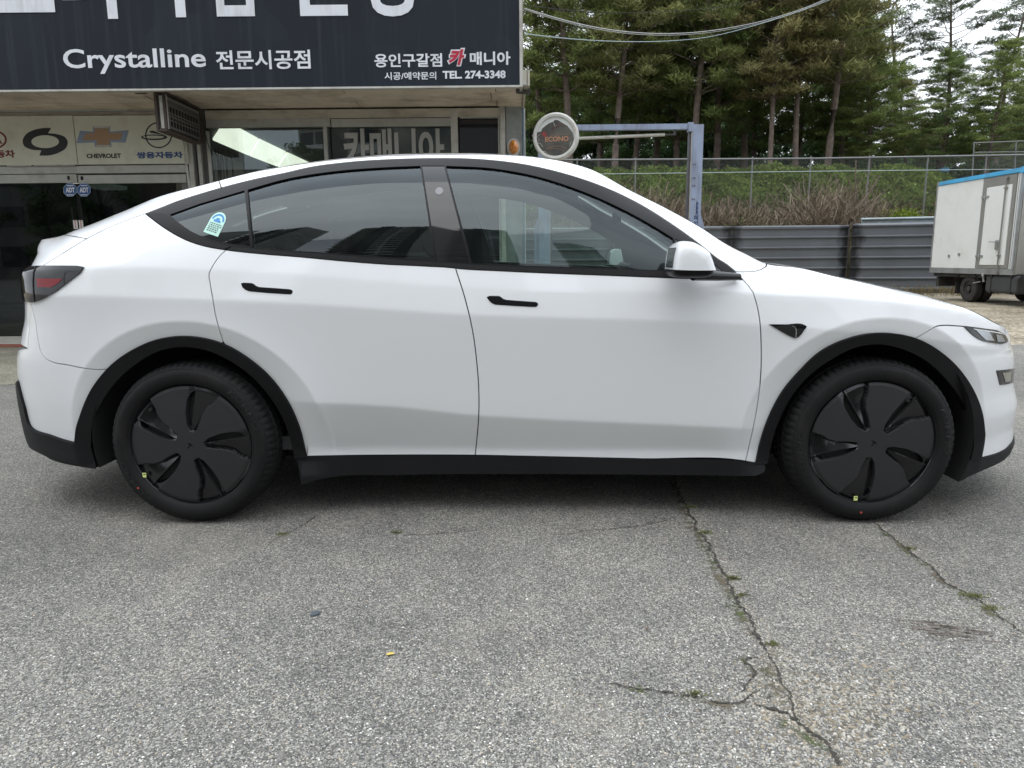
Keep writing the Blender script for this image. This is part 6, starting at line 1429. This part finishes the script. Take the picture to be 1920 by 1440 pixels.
for k in range(4200):
    px = r.choice((r.uniform(1100, 1720), r.gauss(1250, 110), r.gauss(1560, 60), r.gauss(1400, 130))); Y = r.uniform(22.7, 23.9); x = at(px, 380, Y)[0]; z = float(bank_h(np.array(x), np.array(Y)))-.05; h = r.uniform(.35, 1.35)*(1.25 if 1500 < px < 1620 or 1150 < px < 1260 else .8); P = [Vector((x, Y, z))]; d = Vector((r.uniform(-.5, .5), r.uniform(-.2, .2), 1))
    for q in range(4):
        d += Vector((r.uniform(-.55, .55), r.uniform(-.25, .25), r.uniform(-.35, .1))); P.append(P[-1]+d.normalized()*h/3.4)
    w = r.uniform(.005, .012); mb.add([p+Vector((-w, 0, 0)) for p in P]+[p+Vector((w, -.004, 0)) for p in P], [(i, i+1, 6+i, 5+i) for i in range(4)])
tag(mb.obj('dry_creepers', M_VINE), 'tangle of dry brown creepers and dead stems over the wire fence above the steel fence', 'creepers', kind='stuff')
n = 26000; X = rg.uniform(0, 22, n); Yh = rg.uniform(22.6, 24.6, n); Zh = bank_h(X, Yh)+rg.uniform(0, .55, n)**1.3*1.2; col = np.array([.14, .13, .055])[None]*rg.uniform(.4, 1.5, (n, 1))*np.where(rg.random((n, 1)) < .4, np.array([[1.35, 1.0, .9]]), np.array([[.75, 1.15, .7]]))
tag(mesh_obj('rough_weeds', leaves('rough_weeds', np.stack([X, Yh, Zh], -1), .14, col, 10, aspect=.25, up=.8), None), 'rough olive and straw weeds on the lower bank behind the steel fence', 'weeds', kind='stuff')
n = 2600; X = rg.normal(14.6, 2.6, n); Yh = rg.uniform(19.5, 20.9, n); Zh = rg.uniform(0, .16, n); col = np.array([.17, .135, .07])[None]*rg.uniform(.5, 1.5, (n, 1)); tag(mesh_obj('verge_grass', leaves('verge_grass', np.stack([X, Yh, Zh], -1), .22, col, 13, aspect=.08, up=1.0), None), 'dry straw-coloured grass at the foot of the steel fence beside the truck', 'grass', kind='stuff')
bs = at(1690, 404, 22.9); n = 700; v = rg.normal(size=(n, 3))*[.28, .15, .10]; tag(mesh_obj('low_shrub', leaves('low_shrub', v, .08, np.array([.20, .27, .03])[None]*rg.uniform(.6, 1.3, (n, 1)), 14, tri=False), None, loc=tuple(bs)), 'small yellow-green shrub on the bank edge left of the truck', 'shrub')
mb = MB(); P0 = Vector(at(1600, 425, 23.2)); P = [P0, Vector(at(1612, 385, 23.2)), Vector(at(1630, 362, 23.2)), Vector(at(1652, 325, 23.1))]; mb.tube(P, [.06, .05, .035, .015], n=7); mb.tube([P[1], Vector(at(1640, 375, 23.1)), Vector(at(1643, 356, 23))], [.03, .02, .01], n=5); mb.tube([P[1], Vector(at(1604, 355, 23.2)), Vector(at(1605, 300, 23.2))], [.03, .025, .02], n=5)
for (a, b) in (((1400, 425), (1560, 404)), ((1530, 430), (1622, 398)), ((1560, 390), (1700, 415)), ((1330, 414), (1420, 418))): mb.tube([Vector(at(*a, 23)), Vector(at((a[0]+b[0])/2, (a[1]+b[1])/2+6, 23)), Vector(at(*b, 23))], .016, n=5)
tag(mb.obj('dead_branches', mat('dead_wood', (.15, .12, .09), rough=.9)), 'dead forked branches caught in the creepers left of the truck', 'branch')
# ---- chain-link fence
M_GALV = mat('galvanised_pipe', (.20, .205, .205), rough=.55, metal=.3)
clf = empty('chain_link_fence', (10, 23.6, 2)); tag(clf, 'galvanised chain-link fence with a top pipe running along the bank', 'fence')
YF = 23.6; zt0 = at(1300, 297.5, YF)[2]
xa_, xb_ = at(1000, 300, YF)[0]-.5, at(2100, 300, YF)[0]
ztf = lambda x: zt0+.006*(x-xa_)*0
mb = MB(); mb.tube([(xa_, YF, zt0), ((xa_+xb_)/2, YF, zt0-.03), (xb_, YF, zt0+.04)], .030, n=8); wp(clf, mb.obj('top_pipe', M_GALV, smooth=True))
for k in range(10):
    px = 1084+109*k-2; x = at(px, 340, YF)[0]; mb = MB(); mb.tube([(x, YF, 1.4), (x, YF, zt0+.05)], .024, n=8); wp(clf, mb.obj('fence_post', M_GALV, smooth=True))
mb = MB(); mb.tube([(xa_, YF-.03, zt0-.46), ((xa_+xb_)/2, YF-.03, zt0-.43), (xb_, YF-.03, zt0-.42)], .011, n=5); wp(clf, mb.obj('tension_wire', mat('pale_wire', (.42, .50, .50), rough=.5)))
mb = MB(); h = 2.1; cs = .085
x = xa_-h
while x < xb_:
    for s in (1, -1):
        a0, a1 = (x, x+h) if s > 0 else (x+h, x); zA, zB = zt0-h, zt0
        # clip to the span
        def cl_(xv, zv): return xv, zv
        if min(a0, a1) >= xa_ and max(a0, a1) <= xb_:
            w = .0028; mb.add([(a0-w, YF-.01, zA), (a0+w, YF-.01, zA), (a1+w, YF-.01, zB), (a1-w, YF-.01, zB)], [(0, 1, 2, 3)])
    x += cs
wp(clf, mb.obj('wire_mesh', M_GALV))
# a second fence farther back on the right
f2 = empty('wire_fence', (17, 27.5, 4)); tag(f2, 'pale-railed wire fence standing farther back at the far right', 'fence'); Yq = 27.6
for (x0, y0, x1, y1) in ((1826, 268, 1990, 262), (1826, 286, 1990, 284)):
    mb = MB(); mb.tube([at(x0, y0, Yq), at(x1, y1, Yq)], .022, n=6); wp(f2, mb.obj('fence_rail', M_GALV))
for px in (1826, 1905): mb = MB(); mb.tube([at(px-3, 330, Yq), at(px, 266, Yq)], .025, n=6); wp(f2, mb.obj('fence_post', M_GALV))
mb = MB(); p0, p1 = at(1826, 268, Yq), at(1990, 262, Yq); x = p0[0]-1.6
while x < p1[0]:
    for s in (0, 1):
        a0, a1 = (x, x+1.5) if s else (x+1.5, x)
        if min(a0, a1) > p0[0]: w = .003; mb.add([(a0-w, Yq, p0[2]-1.5), (a0+w, Yq, p0[2]-1.5), (a1+w, Yq, p0[2]), (a1-w, Yq, p0[2])], [(0, 1, 2, 3)])
    x += .10
wp(f2, mb.obj('wire_mesh', M_GALV))
o = MB(); bt = at(1772, 318, 25.5); o.box((-.13, -.07, -.08), (.12, .07, .06)); o.box((-.22, -.03, .0), (-.12, .03, .03)); o = o.obj('blue_tub', mat('blue_plastic', (.04, .16, .28), rough=.4), bevel=.03, loc=tuple(bt)); tag(o, 'small blue plastic tub caught on the bank above the truck box', 'tub')
# ---- box truck: its side faces the camera's left, its front comes towards us
M_BOXW = mat('truck_white_panel', (.80, .81, .79), rough=.45, var=.03, vscale=2, dirt=(.70, .68, .63), dscale=1.5)
M_BOXB = mat('truck_blue_edge', (.08, .42, .72), rough=.45, var=.1, dirt=(.12, .22, .32), dscale=4)
M_TAL = mat('truck_aluminium', (.42, .43, .43), rough=.38, metal=.5, dirt=(.2, .19, .17), dscale=3)
M_CHAS = mat('chassis_black', (.022, .022, .022), rough=.7, dirt=(.09, .08, .065), dscale=3)
XT = 10.93; YA, YBk = 18.75, 15.62      # rear and front ends of the box's visible side
zt_ = at(1893, 313, YBk)[2]; zb2 = at(1893, 516, YBk)[2]
tk = empty('box_truck', (XT+.9, 16.5, 0)); tag(tk, 'white box truck with light blue roof edge parked on the gravel by the steel fence', 'truck')
def tb(name, lo, hi, m, bevel=0): return wbox(name, lo, hi, m, tk, bevel=bevel)
WT = 1.85
tb('cargo_box', (XT+.02, YBk+.02, zb2), (XT+WT, YA-.02, zt_-.10), M_BOXW, .01)
tb('side_panel', (XT+.005, YBk+1.32, zb2+.13), (XT+.02, YA-.03, zt_-.10), M_BOXW)
for a, b in ((YBk, YA),):
    tb('roof_edge', (XT-.02, a-.02, zt_-.10), (XT+.10, b-.10, zt_), M_BOXB, .012); tb('roof_edge', (XT+.10, a-.02, zt_-.10), (XT+WT, a+.06, zt_), M_BOXB, .01)
    tb('roof', (XT+.10, a+.06, zt_-.04), (XT+WT, b-.02, zt_-.005), M_TAL); tb('base_rail', (XT-.005, a+.0, zb2-.0), (XT+.019, b, zb2+.13), M_TAL); tb('roof_corner_cap', (XT-.03, a-.035, zt_-.13), (XT+.09, a+.10, zt_+.012), M_BOXB, .015)
    tb('rear_corner_post', (XT-.006, b-.045, zb2+.13), (XT+.019, b, zt_-.10), M_TAL); tb('rear_edge_cap', (XT-.008, b-.10, zt_-.10), (XT+.05, b, zt_), M_TAL)
    tb('corner_post', (XT-.012, a+.0, zb2+.13), (XT+.03, a+.13, zt_-.10), M_TAL, .01); tb('corner_strip', (XT-.02, a+.05, zb2+.13), (XT-.012, a+.085, zt_-.10), mat('bright_strip', (.62, .64, .66), rough=.3))
    tb('front_bulkhead', (XT+.04, a-.008, zb2+.02), (XT+WT-.02, a+.018, zt_-.10), mat('bulkhead_grey', (.40, .39, .36), rough=.5, dirt=(.25, .23, .2), dscale=2))
# side door
y0, y1 = YBk+.20, YBk+1.30; zf0, zf1 = zb2+.14, zt_-.11
M_DFR = mat('door_frame_grey', (.24, .235, .22), rough=.5, var=.08)
for lo, hi in (((XT-.004, y0, zf0), (XT+.02, y0+.10, zf1)), ((XT-.004, y1-.14, zf0), (XT+.02, y1, zf1)), ((XT-.003, y0+.10, zf1-.20), (XT+.02, y1-.14, zf1)), ((XT-.003, y0+.10, zf0), (XT+.02, y1-.14, zf0+.06))): tb('door_frame', lo, hi, M_DFR)
dr_ = tb('side_door', (XT-.012, y0+.11, zf0+.07), (XT+.01, y1-.15, zf1-.21), M_BOXW, .006)
mb = MB(); ybar = y0+.27
mb.tube([(XT-.045, ybar, zb2-.0), (XT-.045, ybar, zf1-.05)], .016, n=8)
for z in (zb2+.03, zb2+.42, zf1-.28, zf1-.06): mb.box((XT-.065, ybar-.035, z-.02), (XT-.01, ybar+.035, z+.02))
wp(tk, mb.obj('locking_bar', M_DFR, smooth=True))
mb = MB(); mb.tube([(XT-.06, ybar+.01, zb2+.72), (XT-.07, ybar+.34, zb2+.73)], .012, n=6); mb.box((XT-.06, ybar+.06, zb2+.55), (XT-.02, ybar+.14, zb2+.76)); wp(tk, mb.obj('door_latch', M_TAL, bevel=.01))
for z in (zf0+.27, zf1-.42): mb = MB(); mb.box((XT-.03, y1-.26, z-.025), (XT-.008, y1-.0, z+.025)); mb.tube([(XT-.03, y1-.14, z-.06), (XT-.03, y1-.14, z+.06)], .02, n=8); wp(tk, mb.obj('door_hinge', M_TAL, bevel=.004))
for (yy, z) in ((YBk+2.35, zb2+.42), (YBk+1.95, zb2+.46)): tb('side_hook', (XT-.02, yy-.03, z-.03), (XT+.004, yy+.03, z+.03), M_DFR)
# chassis, wheels, tank, cab
tb('chassis_rail', (XT+.45, 13.0, zb2-.22), (XT+.60, YA-.15, zb2-.02), M_CHAS); tb('chassis_rail', (XT+1.25, 13.0, zb2-.22), (XT+1.40, YA-.15, zb2-.02), M_CHAS)
tb('cross_bearers', (XT+.06, YBk+.1, zb2-.09), (XT+WT-.06, YA-.1, zb2-.005), M_CHAS); tb('rear_bumper_bar', (XT+.1, YA-.28, zb2-.34), (XT+WT-.1, YA-.16, zb2-.10), M_CHAS, .01)
def twheel(x, y, r_, name='wheel', wd=.19):
    prof = [(r_*.30, .05), (r_*.34, .03), (r_*.52, .055), (r_*.55, .01), (r_*.62, .0), (r_*.80, -.006), (r_*.95, .01), (r_, .035), (r_, wd-.03), (r_*.9, wd), (.01, wd)]
    V = []; Fc = []; n = 36; m = len(prof)
    for k in range(n):
        t = 2*math.pi*k/n
        for q, d in prof: V.append((x+d, y+q*math.cos(t), r_+q*math.sin(t)))
    Fc = [(k*m+j, k*m+j+1, ((k+1) % n)*m+j+1, ((k+1) % n)*m+j) for k in range(n) for j in range(m-1)]
    mb = MB(); mb.add(V, Fc); w = wp(tk, mb.obj(name, mat('truck_tyre', (.028, .027, .026), rough=.8, dirt=(.08, .07, .06), dscale=5), smooth=True))
    mb = MB(); V = []; 
    for k in range(24):
        t = 2*math.pi*k/24; V += [(x+.045, y+r_*.33*math.cos(t), r_+r_*.33*math.sin(t)), (x+.045, y+r_*.54*math.cos(t), r_+r_*.54*math.sin(t))]
    mb.add(V, [(2*k, 2*k+1, (2*k+3) % 48, (2*k+2) % 48) for k in range(24)]); mb.tube([(x+.02, y, r_), (x+.12, y, r_)], r_*.22, n=14)
    o = mb.obj('wheel_rim', mat('dark_rim', (.05, .05, .05), rough=.5)); o.parent = w
    return w
yw = 17.25; twheel(XT+.08, yw, .315); twheel(XT+.33, yw, .315); twheel(XT+1.40, yw, .315); twheel(XT+.10, 14.15, .30); twheel(XT+1.5, 14.15, .30)
mb = MB(); pts_ = [(yw+.46*math.cos(t), .32+.42*math.sin(t)) for t in np.linspace(.35, math.pi-.35, 12)]; V = []
for y, z in pts_: V += [(XT+.03, y, z), (XT+.42, y, z)]
mb.add(V, [(2*k, 2*k+1, 2*k+3, 2*k+2) for k in range(len(pts_)-1)]); wp(tk, mb.obj('mudguard', M_CHAS))
tb('mud_flap', (XT+.06, yw+.44, .18), (XT+.42, yw+.455, .52), M_CHAS)
mb = MB(); ty_ = [(XT+.02, .30), (XT+.02, .60), (XT+.08, .66), (XT+.38, .66), (XT+.42, .60), (XT+.42, .32), (XT+.36, .26), (XT+.08, .26)]; mb.prism(ty_, 1.05, lambda u, w, d: (u, YBk-.15+d, w)); wp(tk, mb.obj('fuel_tank', mat('tank_grey', (.085, .09, .095), rough=.4, metal=.4, dirt=(.05, .045, .04), dscale=3), bevel=.015))
for yy in (YBk+.05, YBk+.70): tb('tank_strap', (XT+.012, yy, .25), (XT+.43, yy+.035, .675), M_CHAS)
mb = MB(); mb.tube([(XT+.03, YBk+.98, .50), (XT-.0, YBk+1.0, .64), (XT+.05, YBk+1.0, .76)], .028, n=8); mb.tube([(XT-.01, YBk+1.05, .50), (XT-.01, YBk+1.30, .46)], .014, n=6); wp(tk, mb.obj('filler_pipe', M_TAL, smooth=True))
# cab with curved rear corner
prof = [(15.05, .50), (15.12, .80), (15.10, 1.25), (15.02, 1.65), (14.86, 2.02), (14.66, 2.25), (13.7, 2.30), (13.25, 2.1), (12.95, 1.5), (12.85, .9), (12.85, .50)]
rings = []
for x, s in ((XT-.15, .97), (XT-.10, .995), (XT+.0, 1.0), (XT+1.62, 1.0), (XT+1.72, .995), (XT+1.77, .97)): rings.append([(x, 14+(y-14)*s, 1.3+(z-1.3)*s) for y, z in catmull(prof, closed=True, step=.12, sharp=(0, 10))])
n = len(rings[0]); V = [p for r_ in rings for p in r_]; Fc = [(i*n+k, i*n+(k+1) % n, (i+1)*n+(k+1) % n, (i+1)*n+k) for i in range(5) for k in range(n)]+[tuple(range(n)), tuple(5*n+k for k in range(n))]
mb = MB(); mb.add(V, Fc); wp(tk, mb.obj('cab', mat('cab_white', (.72, .73, .72), rough=.3, coat=.6), smooth=True))
mb = MB(); mb.prism([(14.72, 1.45), (14.60, 1.95), (13.75, 1.98), (13.35, 1.45)], .01, lambda u, w, d: (XT-.148-d, u, w)); wp(tk, mb.obj('cab_window', M_GLOSS, bevel=.004)); tb('cab_door_seam', (XT-.152, 13.2, .98), (XT-.146, 15.05, .995), M_SEAL)
tb('wind_deflector', (XT+.05, 14.0, 2.30), (XT+1.6, 15.0, 2.72), M_BOXB, .15)
# ---- overhead cables from the sign to a pole beyond the frame on the right
def cable(name, pts, Y0, Y1, r_, m, lab, grp):
    P = []
    q = catmull([np.array(p) for p in pts], step=25)
    for k, p in enumerate(q): P.append(tuple(at(p[0], p[1], Y0+(Y1-Y0)*k/(len(q)-1))))
    mb = MB(); mb.tube(P, r_, n=6); o = mb.obj(name, m, smooth=True); tag(o, lab, 'cable', grp)
M_CAB = mat('pale_blue_cable', (.33, .42, .44), rough=.5); M_CABW = mat('weathered_white_cable', (.40, .41, .40), rough=.5)
cable('overhead_cable', [(983,16),(1040,33),(1100,48),(1160,58),(1230,63),(1300,61),(1380,50),(1450,34),(1540,2),(1600,-30)], 9.0, 24, .009, M_CABW, 'thicker pale overhead cable sagging from the sign corner, upper of the pair', 'overhead cables in front of the pines')
cable('overhead_cable', [(983,18),(1040,36),(1100,51),(1160,61),(1230,66),(1300,64),(1380,53),(1450,36.5),(1540,4),(1600,-28)], 9.1, 24.1, .006, M_CABW, 'thin cable lashed just under the upper pale cable', 'overhead cables in front of the pines')
cable('overhead_cable', [(983,63),(1040,70),(1100,75),(1170,78),(1250,77),(1330,69),(1400,52),(1460,34),(1540,6),(1600,-20)], 9.0, 24, .007, M_CAB, 'light blue overhead cable, lower of the pair', 'overhead cables in front of the pines')
cable('overhead_cable', [(983,10),(1100,22),(1250,22),(1400,5),(1450,-8)], 9.0, 18, .005, M_SEAL, 'very thin dark wire near the top of the pines', 'overhead cables in front of the pines')
cable('overhead_cable', [(1840,-6),(1880,6),(1930,16)], 20, 16, .006, M_SEAL, 'thin dark wire across the corner of open sky at the top right', 'overhead cables in front of the pines')
# ================================================================== WHAT STANDS BEHIND THE CAMERA (seen in the glass and paint; building row added)
M_TW = mat('tower_concrete', (.60, .60, .58), rough=.8); M_TW2 = mat('tower_dark_band', (.10, .10, .11), rough=.7); M_TWG = mat('tower_window', (.03, .035, .04), rough=.15)
lowt = [('az', a) for a in ()]
for i, (az_, d, h, w, lab) in enumerate(((-44, 95, 112, 15, 'apartment tower farthest left behind the camera'), (-31, 88, 104, 13, 'dark-banded apartment tower second from the left behind the camera'), (-13, 84, 104, 14, 'tall apartment tower left of centre behind the camera'), (-4, 92, 112, 10, 'slim apartment tower at the centre behind the camera'), (8, 100, 96, 12, 'apartment tower right of centre behind the camera'), (17, 112, 84, 15, 'stepped apartment tower farther right behind the camera'), (44, 130, 74, 18, 'apartment tower farthest right behind the camera'))):
    t = empty('apartment_tower', (d*math.sin(R(az_)), -d*math.cos(R(az_)), 0), -R(az_)*.7+.15*(-1)**i); tag(t, lab, 'tower', 'apartment towers reflected in the car windows')
    mb = MB(); mb.box((-w/2, -9, 0), (w/2, 7, h)); mb.box((-w*.2, -6, h), (w*.2, 4, h+5)); mb.obj('wall', M_TW, t)
    mb = MB(); mb.box((-w*.18, 7, 0), (w*.02, 7.5, h+1.5)); mb.box((w*.38, 7, 0), (w/2, 7.6, h-4)); mb.obj('dark_band', M_TW2, t)
    mb = MB(); fl = int(h/3)
    for f in range(fl):
        for x0, x1 in ((-w*.47, -w*.34), (-w*.31, -w*.20), (w*.04, w*.16), (w*.20, w*.35)): mb.box((x0, 7.02, f*3+.9), (x1, 7.2, f*3+2.5))
    o = mb.obj('tower_windows', M_TWG, t); o['kind'] = 'stuff'
    mb = MB()
    for f in range(fl): mb.box((-w*.49, 7.0, f*3+.3), (-w*.19, 8.2, f*3+.8))
    o = mb.obj('balcony_slabs', M_TW, t); o['kind'] = 'stuff'
r = random.Random(9)
for k in range(16):
    x = -52+6.6*k+r.uniform(-1.5, 1.5); y = -26-r.uniform(0, 8)
    plant('broadleaf_tree', broads[k % 3], x, y, -.2, r.uniform(.8, 1.2), r.uniform(0, 6), ['leftmost', 'second', 'third', 'fourth', 'fifth', 'sixth', 'seventh', 'eighth', 'ninth', 'tenth', 'eleventh', 'twelfth', 'thirteenth', 'fourteenth', 'fifteenth', 'rightmost'][k]+' dark street tree in the row across the road, reflected in the car', 'tree', 'street trees behind the camera', M_BARKD)
for x in (-24, 11, 40):
    mb = MB(); mb.tube([(x, -9, 0), (x, -9, 10.5)], [.18, .12], n=10)
    for z in (8.2, 9.0, 9.8): mb.box((x-.05, -9.9, z), (x+.05, -8.1, z+.08))
    tag(mb.obj('utility_pole', M_CONC), {-24: 'left', 11: 'middle', 40: 'right'}[x]+' grey utility pole with three crossarms across from the shop', 'pole', 'utility poles behind the camera')
for k, (z, y) in enumerate(((8.3, -8.2), (8.3, -9.8), (9.1, -8.2), (9.1, -9.8), (9.9, -8.3), (9.9, -9.7), (7.4, -9.0))):
    P = []
    for (xa2, xb2) in ((-60, -24), (-24, 11), (11, 40), (40, 75)):
        for q in range(10): t = q/10; P.append((xa2+(xb2-xa2)*t, y, z-.55*4*t*(1-t)*(.6 if k < 6 else 1.4)))
    mb = MB(); mb.tube(P, .014 if k < 6 else .03, n=5); tag(mb.obj('power_line', M_SEAL), 'black power line on the '+['near end of the lowest crossarm', 'far end of the lowest crossarm', 'near end of the middle crossarm', 'far end of the middle crossarm', 'near end of the top crossarm', 'far end of the top crossarm', 'pole shafts, thick and sagging below the crossarms'][k], 'power line', 'power lines behind the camera')

for k in range(7):  # unseen building row, added to deepen the shadow under the car
    x0 = -62+18*k; h_ = (8.5, 10, 7.5, 11, 9, 8, 10.5)[k]
    t = empty('shade_row_building', (x0+8.5, -37, 0)); tag(t, ['brown', 'grey', 'dark brown', 'tall grey', 'dull red', 'low dark', 'far right dark'][k]+' row building added out of view across the road to block low sky light', 'building', 'row buildings added to block low sky light')
    mb = MB(); mb.box((-8.4, -5, 0), (8.4, 5, h_)); mb.obj('wall', mat('row_wall_%s' % 'abcdefg'[k], ((.16, .12, .09), (.18, .18, .17), (.10, .08, .07), (.20, .20, .19), (.18, .09, .07), (.09, .09, .09), (.12, .11, .10))[k], rough=.85, var=.1), t)
    mb = MB()
    for f in range(int(h_/2.8)):
        for q in range(5): mb.box((-7.5+3.2*q, 5.01, .9+2.8*f), (-5.6+3.2*q, 5.08, 2.3+2.8*f))
    mb.obj('building_windows', M_TWG, t)['kind'] = 'stuff'
